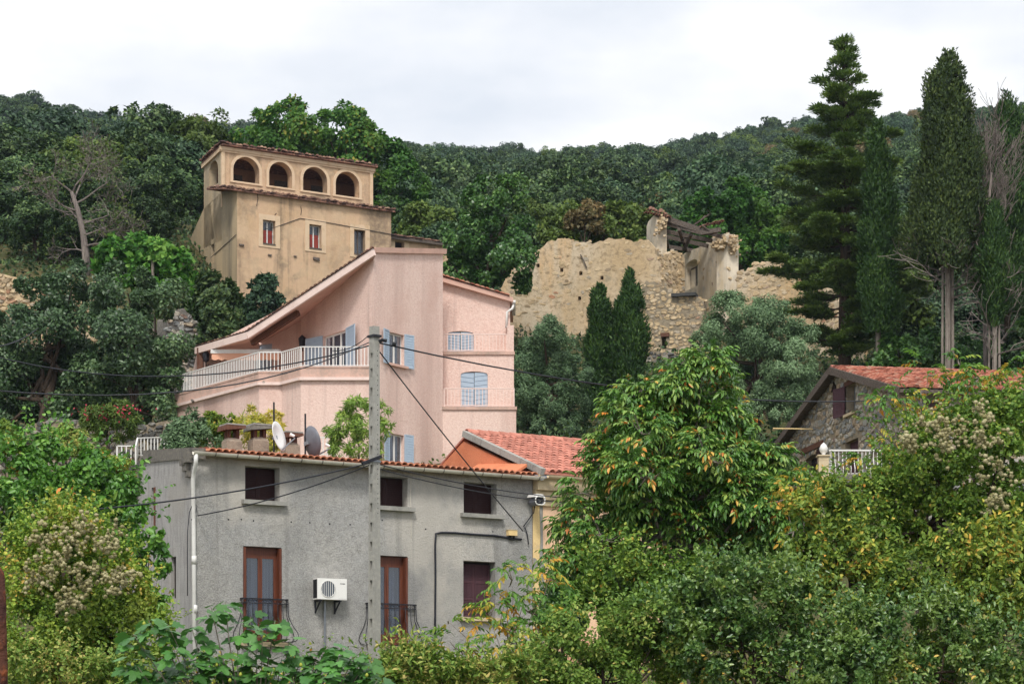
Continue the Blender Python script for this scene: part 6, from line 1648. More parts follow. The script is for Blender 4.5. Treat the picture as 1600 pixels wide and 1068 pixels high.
tree('broadleaf_tree', 'yellow-green loose tree between the slim and bare-trunked cypresses', 'tree', 1425, 113.0, [(1415, 400, 24), (1430, 440, 26), (1412, 480, 24), (1440, 500, 20), (1400, 440, 16), (1425, 350, 18), (1435, 520, 20)], 'leaf_olive_green', (.26, .18), 4200, .12, seed=23)
tree('shrub', 'dense evergreen bushes below the dark cypress row end', 'shrub', 1590, 100.0, [(1600, 520, 22), (1590, 550, 20), (1625, 545, 30)], 'leaf_holm', (.22, .15), 3000, .08, seed=24)

# bleached, half-dead tree on the terrace
def branchy(mb, p, d, L_, r, depth, rng, spread=.55, gnarl=.18, tips=None, up=.0):
    pts, rs, q, dd = [p], [r], p, d.normalized()
    k = 4
    for i in range(k):
        dd = (dd + Vector((rng.gauss(0, gnarl), rng.gauss(0, gnarl), rng.gauss(0, gnarl) + up))).normalized(); q = q + dd * (L_ / k); pts.append(q); rs.append(r * (1 - .5 * (i + 1) / k))
    mb.tube(pts, [max(q_, .011) for q_ in rs], 6 if r > .05 else 3, False)
    if depth == 0:
        if tips is not None: tips.append((q, dd))
        return
    for i in range(rng.choice((3, 3, 4))):
        at = pts[rng.choice((2, 3, 4))]
        nd = (dd + Vector((rng.gauss(0, spread), rng.gauss(0, spread), rng.gauss(0, spread)))).normalized()
        branchy(mb, at, nd, L_ * rng.uniform(.55, .8), r * .5, depth - 1, rng, spread, gnarl, tips, up)
def bare_tree(name, label, cat, px, Y, trunk_px, r, forks, depth, seed, leaf=None, mat='dead_wood', spread=.6, up=.03, group=None):
    rng = random.Random(seed); b = ground_at(px, Y); t = thing(name, label, cat, b, group)
    pts = [b - Vector((0, 0, .3))] + [P(x, y, Y) for x, y in trunk_px]; mb = MB(); k = len(pts)
    mb.tube(pts, [r * (1 - .55 * i / (k - 1)) for i in range(k)], 9); tr = mb.build('trunk', mat, t, True)
    tips = []; mb = MB()
    for (x, y, dx, dy, L_) in forks:
        branchy(mb, P(x, y, Y), Vector((dx, rng.uniform(-.5, .5), -dy)), L_, r * .24, depth, rng, spread, .16, tips, up)
    mb.build('branches', mat, t)
    if leaf:
        m = leaf[1]; g = np.random.default_rng(seed); ti = g.integers(0, len(tips), m)
        pos = np.array([tuple(tips[i][0]) for i in ti]) + g.normal(0, leaf[3], (m, 3)); V, Q, k_ = leaf_arrays(pos, g.normal(0, 1, (m, 3)), g.normal(0, 1, (m, 3)) + [0, 0, .8], g.uniform(.7, 1.2, m) * leaf[2][0], g.uniform(.7, 1.2, m) * leaf[2][1])
        obj('crown', np_mesh('crown', V, Q, g.random(m)), leaf[0], t)
    return t
bare_tree('bleached_tree', 'half-dead bleached tree with bare grey branches and thin foliage', 'tree', 136, 121.0, [(134, 400), (130, 365), (122, 330), (112, 300)], .22,
          [(112, 300, -.6, -.7, 1.6), (116, 312, .2, -1, 1.8), (122, 330, -1, -.35, 1.6), (128, 350, .9, -.5, 1.5), (131, 368, .8, -.2, 1.6), (128, 345, -.9, -.6, 1.5), (114, 300, .5, -.9, 1.7), (133, 385, .7, .1, 1.4), (133, 395, -.3, -.2, 1.2), (118, 318, .9, -.8, 1.9)], 4, 3, ('leaf_olive_green', 1300, (.2, .13), .25), spread=.62)

# ------------------------------------------------------------------ conifers
def cypress(px, Y, prof, label, mat, m, seed, trunk=True, bark='bark_grey', size=(.20, .06), name='cypress', bare=0, r0=.2, base_py=None):
    """prof = [(py, half width px)] from the tip down; upright flame of tufts"""
    rng = np.random.default_rng(seed); b = ground_at(px, Y); t = thing(name, label, 'tree', b, None)
    zs = np.array([(HY - p[0]) / F * Y for p in prof])[::-1]; ws = np.array([p[1] / F * Y for p in prof])[::-1]
    cx_ = (px - HX) / F * Y
    # tufts
    k = 150; tz = rng.uniform(zs[0], zs[-1], k * 3); acc = rng.random(k * 3) < (np.interp(tz, zs, ws) / ws.max()) ** .8 + .08; tz = tz[acc]
    k = len(tz); ta = rng.uniform(0, 2 * np.pi, k); tw = np.interp(tz, zs, ws) * (.88 + .22 * np.sin(tz * 2.1 + np.cos(ta) * 2 + seed) * np.sin(tz * .9 + seed)); rr = tw * (.3 + .72 * rng.random(k) ** .7)
    tc_ = np.stack([cx_ + rr * np.cos(ta), Y + rr * np.sin(ta), tz], 1); ts = np.minimum(tw * .36, .44) * rng.uniform(.55, 1.5, k) + .05
    i = rng.choice(k, m, p=(ts ** 1.6) / (ts ** 1.6).sum())
    v = sphere_dirs(rng, m, -1); p = tc_[i] + v * ts[i][:, None] * np.array([.8, .8, 1.6]) * (1 - .3 * rng.random(m)[:, None] ** 2)
    rad = unit(np.stack([p[:, 0] - cx_, p[:, 1] - Y, np.zeros(m)], 1))
    ax = rad * .45 + np.array([0, 0, 1.0]) + rng.normal(0, .38, (m, 3)); nl = rad + v * .5 + rng.normal(0, .35, (m, 3)) + [0, 0, .25]
    V, Q, k_ = leaf_arrays(p, ax, nl, size[0] * rng.uniform(.6, 1.3, m), size[1] * rng.uniform(.7, 1.4, m))
    obj('crown', np_mesh('crown', V, Q, np.clip(rng.random(m) * .75 + rng.uniform(-.15, .25, k)[i] + .1, 0, 1)), mat, t)
    top = (HY - prof[0][0]) / F * Y
    mb = MB(); rg_ = random.Random(seed)
    if bark == 'bark_grey' and bare:
        for (ox, oy, rr_) in ((0, 0, r0), (.22, .1, r0 * .55), (-.2, .15, r0 * .45)):
            mb.tube([b + Vector((ox * 1.6, oy, -.3)), b + Vector((ox * 1.1, oy, 1.6)), Vector((b.x + ox * .9, Y + oy, zs[0] + .5)), Vector((b.x + ox * .2, Y, (zs[0] + top) / 2))], [rr_ * 1.4, rr_, rr_ * .8, rr_ * .3], 9)
    mb.tube([b - Vector((0, 0, .4)), Vector((b.x, Y, zs[0] + 1)), Vector((b.x, Y, top - .4))], [r0, r0 * .8, .03], 8); mb.build('trunk', bark, t, True)
    if bare:
        mb = MB()
        for j in range(bare):
            z_ = zs[0] + rg_.uniform(-2.0, 1.2); a = rg_.uniform(0, 6.28)
            branchy(mb, Vector((b.x, Y, z_)), Vector((math.cos(a), math.sin(a), rg_.uniform(.1, .8))), rg_.uniform(.8, 1.5), .045, 2, rg_, .55, .15, None, .05)
        mb.build('dead_branches', 'dead_wood', t)
    return t
cypress(937, 104.0, [(448, 3), (460, 10), (480, 17), (520, 20), (580, 20), (640, 21), (690, 20)], 'blunt dark green cypress beside the olive tree, shorter of the pair', 'leaf_cypress', 34000, 41, bark='bark_brown')
cypress(984, 103.4, [(422, 2), (440, 8), (460, 15), (490, 23), (540, 25), (600, 26), (650, 27), (700, 26)], 'pointed green cypress in front of the ruin, taller of the pair', 'leaf_cypress', 44000, 42, bark='bark_brown')
cypress(1372, 104.0, [(188, 3), (210, 11), (240, 17), (300, 23), (360, 25), (420, 28), (470, 31), (510, 26)], 'slim green cypress on a thin pale trunk beside the fir', 'leaf_cypress', 52000, 43, r0=.13)
cypress(1481, 100.0, [(80, 7), (110, 23), (150, 32), (200, 40), (260, 47), (320, 52), (360, 54), (400, 46)], 'tall warm-green cypress with a bare pale split trunk', 'leaf_cypress_warm', 82000, 44, bare=18, r0=.14, size=(.17, .075))
cypress(1574, 106.0, [(148, 6), (175, 20), (210, 30), (260, 39), (330, 44), (400, 46), (470, 42)], 'dark cypress with dark trunk at the end of the row', 'leaf_cypress', 70000, 45, bark='bark_brown', bare=18, r0=.16)
cypress(1554, 99.0, [(318, 4), (345, 15), (390, 22), (440, 24), (480, 19), (505, 10)], 'small fresh-green cypress in front of the dead cypress', 'leaf_cypress', 20000, 46, bare=10, r0=.12)
bare_tree('dead_cypress', 'dead cypress with bleached upswept bare branches', 'tree', 1541, 101.0, [(1539, 480), (1541, 400), (1545, 320), (1549, 270)], .11,
          [(1541, y, random.Random(y).uniform(-.5, .6), -1, 1.6) for y in range(275, 460, 7)], 3, 8, None, spread=.28, up=.12)

def fir(px, Y, top, prof, low, label, seed):
    rng = random.Random(seed); b = ground_at(px, Y); t = thing('fir_tree', label, 'tree', b)
    zt_ = (HY - top) / F * Y
    mb = MB(); mb.tube([b - Vector((0, 0, .4)), b + Vector((0, 0, 4)), Vector((b.x + .05, Y, zt_ - 4)), Vector((b.x - .1, Y, zt_))], [.34, .29, .13, .02], 10); mb.build('trunk', 'bark_brown', t, True)
    pr_z = [(HY - p[0]) / F * Y for p in prof][::-1]; pr_w = [p[1] / F * Y for p in prof][::-1]
    P_, A_, N_, T_ = [], [], [], []
    mb = MB(); z = (HY - low) / F * Y
    while z < zt_ - .15:
        w = float(np.interp(z, pr_z, pr_w)); nb = 5 if w > 1.3 else 4
        for k in range(nb):
            a = rng.uniform(0, 6.28); L_ = w * rng.uniform(.5, 1.12); rise = rng.uniform(-.16, .22) if z < zt_ - 4.6 else rng.uniform(.25, .8)
            p = Vector((b.x, Y, z + rng.uniform(-.25, .25))); d = Vector((math.cos(a), math.sin(a), rise)).normalized()
            end = p + d * L_ + Vector((0, 0, .05 * L_)); midp = p + d * L_ * .5 + Vector((0, 0, -.06 * L_))
            mb.tube([p, midp, end], [.03 + .012 * L_, .025, .008], 4, False)
            pads = max(2, int(L_ * 4.6))
            for j in range(pads):
                s = rng.uniform(.4, 1.05) if j else 1.0
                q0_ = p.lerp(midp, s * 2) if s < .5 else midp.lerp(end, s * 2 - 1)
                lat0 = Vector((-d.y, d.x, 0)) * rng.gauss(0, .22 * L_ * (1.2 - s) + .06); pr0_ = rng.uniform(.16, .42) * (1 if w > 1.2 else .62); tn = rng.random() * .5
                for _ in range(int(130 * (pr0_ / .3) ** 1.6) + 10):
                    r_ = rng.random() ** .5 * pr0_; an = rng.uniform(0, 6.28)
                    off = Vector((math.cos(an) * r_ * 1.2, math.sin(an) * r_ * 1.2, rng.gauss(.02, .045) - r_ * .12))
                    P_.append(q0_ + lat0 + off); A_.append(d * .5 + off * 3 + Vector((rng.gauss(0, .3), rng.gauss(0, .3), rng.gauss(.45, .3)))); N_.append(Vector((rng.gauss(0, .5), rng.gauss(-.35, .5), 1))); T_.append(tn + rng.random() * .5)
        z += .46 if w > .8 else .34
    mb.build('branches', 'bark_brown', t)
    m = len(P_); g = np.random.default_rng(seed)
    V, Q, k_ = leaf_arrays(np.array([tuple(p) for p in P_]), np.array([tuple(p) for p in A_]), np.array([tuple(p) for p in N_]), g.uniform(.13, .24, m), g.uniform(.05, .09, m))
    obj('crown', np_mesh('crown', V, Q, np.array(T_)), 'leaf_fir', t)
fir(1320, 108.0, 62, [(62, 3), (90, 16), (120, 26), (160, 46), (200, 62), (240, 80), (280, 94), (340, 104), (400, 112), (450, 114), (500, 96), (540, 60)], 545, 'tall layered fir rising above the fieldstone house', 51)

# ------------------------------------------------------------------ vegetation in front of the houses
def lobed(name, label, cat, px, Y, pl, mat, size, m, seed, fold=True, r0=.06, **kw):
    kw.setdefault('shoots', m // 60); kw.setdefault('tilt', 1.15)
    return tree(name, label, cat, px, Y, pl, mat, size, m, r0, seed=seed, crown_name='foliage', fold=fold, **kw)

def seed_heads(parent, pl, Y, count, rng, lobes=None, toward=.75):
    """fluffy clematis seed heads: each a little ball of hairs"""
    P0 = []
    while len(P0) < count:
        l = pl[rng.integers(0, len(pl))]
        p = P(l[0] + rng.normal(0, l[2] * .55), l[1] + rng.normal(0, l[2] * .5), Y + (l[3] if len(l) > 3 else 0) - toward + rng.uniform(-.25, .25)); P0.append(tuple(p))
        for _ in range(rng.integers(1, 5)): P0.append((p.x + rng.normal(0, .07), p.y + rng.normal(0, .07), p.z + rng.normal(0, .06)))
    c = np.array(P0[:count]); r = rng.uniform(.026, .05, count)
    t_ = (1 + 5 ** .5) / 2
    iv = unit(np.array([(-1, t_, 0), (1, t_, 0), (-1, -t_, 0), (1, -t_, 0), (0, -1, t_), (0, 1, t_), (0, -1, -t_), (0, 1, -t_), (t_, 0, -1), (t_, 0, 1), (-t_, 0, -1), (-t_, 0, 1)], float))
    it = np.array([(0, 11, 5), (0, 5, 1), (0, 1, 7), (0, 7, 10), (0, 10, 11), (1, 5, 9), (5, 11, 4), (11, 10, 2), (10, 7, 6), (7, 1, 8), (3, 9, 4), (3, 4, 2), (3, 2, 6), (3, 6, 8), (3, 8, 9), (4, 9, 5), (2, 4, 11), (6, 2, 10), (8, 6, 7), (9, 8, 1)])
    V1 = (c[:, None, :] + iv[None] * (r[:, None] * rng.uniform(.7, 1.1, (count, 12)))[:, :, None]).reshape(-1, 3); T1 = (it[None] + (np.arange(count) * 12)[:, None, None]).reshape(-1, 3)
    k = 16; d = sphere_dirs(rng, count * k, -1); R = np.repeat(r, k)[:, None]; pos = np.repeat(c, k, 0) + d * R * .6
    sd_ = unit(np.cross(d, rng.normal(0, 1, d.shape))) * R * .16; tip = pos + d * R * rng.uniform(.5, .95, R.shape)
    V2 = np.stack([pos - sd_, pos + sd_, tip], 1).reshape(-1, 3); T2 = np.arange(count * k * 3).reshape(-1, 3) + len(V1)
    tn = rng.random(count)
    return stuff(obj('seed_heads', np_mesh('seed_heads', np.concatenate([V1, V2]), np.concatenate([T1, T2]), np.concatenate([np.repeat(tn, 20), np.repeat(tn, k)])), 'seed_fluff', parent))

tree('mulberry_tree', 'bright green mulberry tree beside the grey gable', 'tree', 100, 51.0, [(40, 760, 46), (88, 735, 40), (138, 745, 42), (178, 775, 36), (18, 712, 24), (110, 790, 48), (60, 820, 48), (170, 820, 38), (0, 790, 40), (205, 800, 18), (60, 700, 18)], 'leaf_mulberry', (.125, .09), 15000, .12, seed=61, fold=True, droop=.5, subs=12, sub=.36, shoots=160, shoot_len=1.6)
tree('mulberry_sapling', 'sprig of large drooping green leaves against the grey gable', 'tree', 215, 49.0, [(212, 800, 14), (232, 835, 18), (243, 862, 16), (222, 885, 18), (250, 885, 12), (262, 930, 9), (248, 945, 9), (228, 925, 14), (205, 850, 14)], 'leaf_mulberry', (.17, .11), 620, .03, seed=62, fold=True, droop=.8, tint_bias=-.1)
CL = [(60, 850, 44), (110, 832, 40), (160, 872, 44), (90, 900, 58), (38, 920, 42), (182, 932, 50), (120, 960, 66), (58, 1000, 58), (190, 1000, 55), (236, 985, 30), (130, 1040, 58), (30, 1060, 44), (228, 1050, 36), (80, 1090, 60), (180, 1090, 50)]
t, lb, rg_ = lobed('clematis_thicket', 'thicket smothered in wild clematis with fluffy seed heads beside mulberry', 'shrub', 120, 42.0, CL, 'leaf_clematis', (.075, .055), 42000, 63, subs=12, sub=.36)
seed_heads(t, [(60, 835, 22, -.4), (120, 822, 28, -.4), (165, 850, 25, -.4), (100, 865, 35, -.5), (180, 905, 28, -.5), (140, 900, 30, -.5), (60, 900, 26, -.5), (105, 940, 18, -.6)], 42.0, 620, rg_)
lobed('leafy_shrub', 'long-leaved sprouts poking out atop the clematis thicket', 'shrub', 90, 43.5, [(70, 810, 22), (110, 795, 22), (45, 830, 20), (140, 815, 18)], 'leaf_walnut', (.20, .06), 700, 64, droop=.3)
lobed('bramble', 'tangled dry-tinged bramble at the foot of the clematis thicket', 'shrub', 90, 38.0, [(40, 1040, 32), (90, 1050, 32), (140, 1060, 32), (190, 1062, 28), (30, 1090, 30), (110, 1095, 40)], 'leaf_hedge', (.07, .05), 9000, 65, tint_bias=-.05)

# fig bush: each large leaf its own object
def fig_leaf_mesh(seed):
    rng = random.Random(seed)
    outl = [(0.0, 0.02), (.10, -.06), (.26, -.06), (.40, .08), (.34, .20), (.44, .36), (.46, .52), (.34, .52), (.22, .48), (.22, .68), (.14, .88), (0, 1.0)]
    half = [(x * rng.uniform(.9, 1.1), y) for x, y in outl]; vs_, fs = [], []
    for sgn in (1, -1):
        k = len(vs_); h_ = [(sgn * x * rng.uniform(.92, 1.06), y) for x, y in half]
        pts = [(x, y, -.16 * abs(x) ** 1.4 * 1.2 + .10 * abs(x) - .22 * max(0, y - .3) ** 2) for x, y in h_]
        c0 = (0, .28, .0); vs_ += [c0] + pts
        fs += [(k, k + i, k + i + 1) if sgn > 0 else (k, k + i + 1, k + i) for i in range(1, len(pts))]
    k = len(vs_); vs_ += [(-.012, 0.02, 0), (.012, .02, 0), (.012, -.35, .05), (-.012, -.35, .05)]; fs += [(k, k + 1, k + 2, k + 3)]
    me = bpy.data.meshes.new('leaf'); me.from_pydata(vs_, [], fs)
    at = me.attributes.new('tint', 'FLOAT', 'FACE'); tv = rng.uniform(.1, .9); at.data.foreach_set('value', [tv + rng.uniform(-.05, .05) for _ in fs])
    me.materials.append(M('leaf_fig')); return me
FIGM = [fig_leaf_mesh(i) for i in range(7)]
rf = random.Random(71); FY = 33.0
fb = ground_at(390, FY)
figb = thing('fig_bush', 'fig bush with big lobed leaves and green figs below the French door', 'shrub', fb)
tips = [(x + rf.uniform(-8, 8), y + rf.uniform(-6, 6)) for y in (1030, 1056) for x in range(205, 600, 33)] + [(208, 990), (232, 968), (262, 975), (330, 948), (352, 940), (300, 980), (318, 1000), (270, 1010), (372, 985), (392, 962), (410, 985), (430, 968), (452, 1000), (400, 1010), (512, 1008), (530, 1018), (497, 1020), (556, 1022), (572, 1040), (468, 1030), (340, 1025), (300, 1040), (250, 1045), (215, 1040), (380, 1040), (425, 1040), (540, 1055), (505, 1055), (345, 1062), (270, 1070), (460, 1065), (590, 1062), (400, 1075), (220, 1075), (310, 1082)]
mb = MB()
for (x, y) in tips:
    e_ = P(x, y, FY + rf.uniform(-.35, .35)); s_ = Vector((fb.x + (e_.x - fb.x) * .45, FY + rf.uniform(-.1, .1), max(fb.z, e_.z - 1.3)))
    mb.tube([fb, s_, s_.lerp(e_, .6) + Vector((rf.uniform(-.04, .04), 0, -.03)), e_], [.022, .014, .009, .005], 5, False)
    nl = rf.choice((8, 9, 9, 10))
    for k in range(nl):
        a = k * 2.4 + rf.uniform(-.4, .4); el = rf.uniform(-.35, .55)
        d = Vector((math.cos(a), math.sin(a), el)).normalized(); s = rf.uniform(.15, .25)
        pos = e_ + d * s * .42 + Vector((0, 0, -.055 * (k // 2)))
        nrm = Vector((rf.gauss(0, .35), rf.gauss(-.45, .35), 1)).normalized(); yv = (d + Vector((0, 0, -.45))).normalized(); xv = yv.cross(nrm).normalized()
        place('leaf', rf.choice(FIGM), None, figb, frame_matrix(pos, xv, yv) @ Matrix.Diagonal((s * 1.1, s, s, 1)))
mb.build('stems', 'bark_grey', figb)
for i in range(16):
    x, y = rf.choice(tips); c = P(x + rf.uniform(-14, 14), y + rf.uniform(0, 14), FY - .3); m2 = MB(); m2.lathe(c, [(0, .028), (.012, .02), (.026, -.005), (.02, -.025), (0, -.034)], 8); m2.build('fig', 'fig_fruit', figb, True)

# walnuts: compound leaves, the largest-showing ones their own objects
def compound_arrays(seed, pairs=3, L_=.34, lf=(.135, .056)):
    g = np.random.default_rng(seed); pos, ax, nr, ln, wd = [], [], [], [], []
    rach = lambda s: np.array([0, L_ * s, -.2 * L_ * s * s * 2])
    for i in range(pairs):
        s = .38 + .5 * i / pairs
        for sg in (-1, 1):
            pos.append(rach(s)); ax.append([sg * .7, .5, -.7 + g.normal(0, .15)]); nr.append([sg * -.25 + g.normal(0, .15), -.1, 1]); k = .8 + .35 * i / pairs; ln.append(lf[0] * k * g.uniform(.9, 1.1)); wd.append(lf[1] * k)
    pos.append(rach(.95)); ax.append([g.normal(0, .1), .6, -1.0]); nr.append([g.normal(0, .15), .4, 1]); ln.append(lf[0] * 1.2); wd.append(lf[1] * 1.2)
    V, Q, _ = leaf_arrays(np.array(pos), np.array(ax, float), np.array(nr, float), ln, wd, True, .12)
    a, b = rach(0), rach(.95); m = rach(.5); k = len(V)
    e = np.array([.004, 0, 0]); V = np.concatenate([V, [a - e, a + e, m + e, m - e, b + e, b - e]]); Q = np.concatenate([Q, [[k, k + 1, k + 2, k + 3], [k + 3, k + 2, k + 4, k + 5]]])
    return V, Q
COMP = [compound_arrays(i) for i in range(4)]
def compound_meshes(mat, tints):
    out_ = []
    for i, tv in enumerate(tints):
        V, Q = COMP[i % 4]; g = np.random.default_rng(i); me = np_mesh('leaf', V, Q, np.clip(tv + g.normal(0, .05, len(Q)), 0, 1)); me.materials.append(M(mat)); out_.append(me)
    return out_
WAL = compound_meshes('leaf_walnut', [.1, .25, .4, .5, .6, .7, .8, .9, .3, .55, .98, .45])
WYL = compound_meshes('leaf_walnut_yellow', [.1, .3, .45, .2, .6, .75, .9, .35, .15, .8])
def walnut(name, label, px, Y, pl, n_obj, n_rest, meshes, mat, seed, r0=.12, scale=(.55, 1.05), subs=12, sub=.34, tint=(0.05, .9), split=False):
    g = np.random.default_rng(seed); b = ground_at(px, Y); lobes = px_lobes(g, pl, Y); t = thing(name, label, 'tree', b)
    mb = limbs(MB(), b, lobes, r0, g)
    if split:      # break each lobe into uneven sprays
        lobes = [(l[0] + g.normal(0, .4) * l[3], l[1] + g.normal(0, .4) * l[3], l[2] + g.normal(0, .4) * l[3], l[3] * g.uniform(.36, .7)) for l in lobes for _ in range(4)]
    m = n_obj + n_rest
    p, nv, li = clump_points(g, lobes, m, subs, sub, -.6, .35)
    order = np.argsort(p[:, 1] - nv[:, 1] * -.4 - nv[:, 2] * .2); p, nv = p[order], nv[order]; li = li[order]
    az = np.arctan2(nv[:, 1], nv[:, 0]) + g.normal(0, .5, m); el = .15 + nv[:, 2] * .5 + g.normal(0, .25, m)
    d = np.stack([np.cos(az) * np.cos(el), np.sin(az) * np.cos(el), np.sin(el)], 1)
    up = unit(np.array([0, 0, 1.0]) + g.normal(0, .25, (m, 3)) + nv * .4)
    x = unit(np.cross(d, up)); z = np.cross(x, d); s = g.uniform(*scale, m)
    for i in range(0, m, 9):      # twigs out to some of the leaves
        c = Vector(lobes[li[i]][:3]); mb.tube([c, c.lerp(Vector(p[i]), .6) + Vector((0, 0, -.04)), Vector(p[i])], [.018, .011, .004], 4, False)
    mb.build('trunk', 'bark_grey', t, True)
    for i in range(n_obj):
        mt = Matrix(((x[i][0], d[i][0], z[i][0], p[i][0]), (x[i][1], d[i][1], z[i][1], p[i][1]), (x[i][2], d[i][2], z[i][2], p[i][2]), (0, 0, 0, 1))) @ Matrix.Scale(s[i], 4)
        place('leaf', meshes[int(g.integers(0, len(meshes)))], None, t, mt)
    Vs, Qs, Ts, off = [], [], [], 0
    for i in range(n_obj, m):
        V, Q = COMP[i % 4]; W_ = (V[:, :1] * x[i] + V[:, 1:2] * d[i] + V[:, 2:] * z[i]) * s[i] + p[i]
        Vs.append(W_); Qs.append(Q + off); off += len(V); tv = g.uniform(*tint); tv = g.uniform(.955, 1) if g.random() < .05 else tv; Ts.append(np.clip(tv + g.normal(0, .05, len(Q)), 0, 1))
    stuff(obj('foliage', np_mesh('foliage', np.concatenate(Vs), np.concatenate(Qs), np.concatenate(Ts)), mat, t))
    return t
walnut('walnut_tree', 'large green walnut tree in front of the peach house', 1080, 46.0,
       [(1068, 592, 34), (1098, 575, 26), (1120, 612, 28), (1045, 625, 30), (1025, 640, 46), (1095, 650, 52), (972, 690, 34), (1030, 700, 56), (952, 735, 32), (1000, 750, 60), (1080, 745, 64), (1150, 720, 52), (1200, 712, 30), (1232, 765, 30), (918, 795, 28), (985, 815, 62), (1080, 825, 66), (1160, 805, 62), (1232, 812, 40), (1000, 890, 60), (935, 860, 40), (1100, 895, 56), (1180, 875, 50), (902, 800, 13), (905, 835, 32), (900, 880, 34), (1235, 775, 34), (1252, 815, 38), (1205, 762, 38), (1030, 800, 50), (1120, 770, 50), (975, 650, 26)],
       295, 11500, WAL, 'leaf_walnut', 81, .16, split=True, sub=.42, subs=8)
walnut('young_walnut', 'young walnut with yellow and green leaflets before plum shutters', 815, 40.5, [(718, 985, 16), (735, 965, 14), (762, 958, 18), (800, 905, 22), (790, 935, 20), (832, 897, 18), (850, 930, 18), (770, 1000, 22), (825, 955, 24), (845, 985, 24), (720, 1015, 18), (805, 1000, 24), (862, 905, 12), (700, 970, 8), (870, 960, 20)], 150, 90, WYL, 'leaf_walnut_yellow', 82, .03, (.65, 1.0), 6, .5)
lobed('ivy_bush', 'dark ivy bush against the peach wall under the walnut', 'shrub', 885, 49.0, [(868, 935, 24), (892, 905, 20), (885, 960, 28), (870, 990, 28), (905, 930, 24), (850, 960, 14)], 'leaf_ivy', (.085, .07), 6500, 83)
lobed('climber_bush', 'green climber filling the lower half of the walnut', 'shrub', 980, 44.5, [(960, 895, 44), (1010, 920, 48), (930, 920, 34), (1060, 930, 44), (985, 960, 40), (1120, 925, 36)], 'leaf_climber', (.085, .07), 13000, 84, tint_bias=-.15)
lobed('hedge', 'pale yellow-green hedge at the foot of the pole', 'hedge', 690, 36.0, [(612, 1050, 24), (645, 1040, 24), (685, 1048, 24), (725, 1050, 24), (765, 1055, 22), (800, 1052, 24), (630, 1075, 30), (680, 1080, 30), (740, 1082, 30), (800, 1082, 30), (595, 1070, 20), (660, 1030, 12)], 'leaf_hedge', (.11, .045), 9500, 85, vert=.5)
lobed('undergrowth_bush', 'olive-toned bush in the hollow below the walnut', 'shrub', 930, 37.0, [(880, 1015, 40), (930, 1000, 44), (985, 985, 44), (1025, 1020, 54), (900, 1062, 46), (965, 1062, 50), (842, 1045, 30), (1040, 970, 30), (850, 1085, 40)], 'leaf_hedge', (.075, .05), 17000, 86, tint_bias=-.25)
lobed('dark_shrub', 'glossy dark green shrub between the walnut and yellow shrub', 'shrub', 1180, 37.0, [(1085, 960, 44), (1135, 925, 42), (1185, 950, 50), (1105, 1020, 54), (1200, 1015, 60), (1275, 985, 50), (1150, 1075, 60), (1250, 1070, 60), (1230, 930, 40)], 'leaf_dark_shrub', (.085, .055), 24000, 87, subs=12, sub=.36)
lobed('dark_shrub', 'glossy dark green shrub below the golden-leaved bush', 'shrub', 1420, 36.5, [(1320, 1050, 54), (1400, 1000, 50), (1400, 1065, 54), (1480, 985, 46), (1500, 1050, 60), (1575, 1015, 48), (1590, 1075, 50), (1340, 990, 40)], 'leaf_dark_shrub', (.085, .055), 21000, 88, subs=12, sub=.36)
lobed('yellow_shrub', 'yellow-green autumn shrub before the fieldstone house', 'shrub', 1330, 39.5, [(1300, 835, 34), (1278, 872, 38), (1345, 865, 40), (1400, 905, 42), (1330, 925, 42), (1262, 915, 30), (1250, 800, 26), (1300, 780, 24), (1370, 940, 36), (1440, 930, 30)], 'leaf_mixed_yellow', (.10, .06), 14500, 89, droop=.4, tint_bias=-.16, subs=12, sub=.36)
lobed('yellow_shrub', 'golden-leaved bush under the clematis-draped tree', 'shrub', 1550, 38.5, [(1545, 885, 40), (1582, 925, 40), (1560, 845, 34), (1502, 915, 36), (1600, 870, 34), (1590, 960, 30), (1530, 945, 30)], 'leaf_mixed_yellow', (.11, .065), 9500, 90, droop=.5, tint_bias=.0, subs=12, sub=.36)
CR = [(1480, 690, 44), (1530, 668, 44), (1562, 720, 50), (1442, 745, 44), (1500, 765, 54), (1400, 735, 30), (1590, 660, 40), (1420, 800, 44), (1550, 805, 54), (1480, 830, 54), (1592, 780, 46), (1360, 785, 34), (1330, 820, 28), (1440, 690, 24), (1390, 850, 40)]
t, lb, rg_ = lobed('clematis_tree', 'tree draped in wild clematis with pale seed heads before the stone house', 'tree', 1490, 41.0, CR, 'leaf_climber', (.085, .06), 26000, 91, r0=.12, subs=12, sub=.36)
seed_heads(t, [(1500, 665, 28, -.4), (1545, 690, 26, -.5), (1560, 745, 22, -.5), (1470, 690, 26, -.4), (1450, 665, 18, -.3), (1530, 640, 22, -.4), (1555, 780, 16, -.5), (1420, 690, 14, -.3)], 41.0, 420, rg_)
walnut('cherry_tree', 'thin tree with orange and green leaves reaching over the fieldstone gable', 1430, 42.5, [(1372, 610, 16), (1390, 640, 18), (1360, 660, 14), (1412, 625, 14), (1450, 585, 18), (1480, 600, 20), (1500, 570, 14), (1530, 590, 20), (1570, 600, 22), (1590, 580, 16), (1440, 640, 20), (1510, 630, 24), (1360, 720, 22), (1380, 755, 24), (1415, 700, 22), (1560, 640, 22), (1300, 790, 20), (1280, 770, 18)], 250, 200, WYL + WAL[:4], 'leaf_walnut_yellow', 92, .05, (.6, .95), 6, .5)
walnut('yellowing_sapling', 'sapling with spotted yellow leaves at the top of the walnut flank', 1260, 43.5, [(1250, 760, 20), (1275, 745, 18), (1225, 780, 22), (1290, 800, 22), (1240, 830, 20)], 60, 60, WYL, 'leaf_walnut_yellow', 93, .03, (.6, .95), 6, .5)
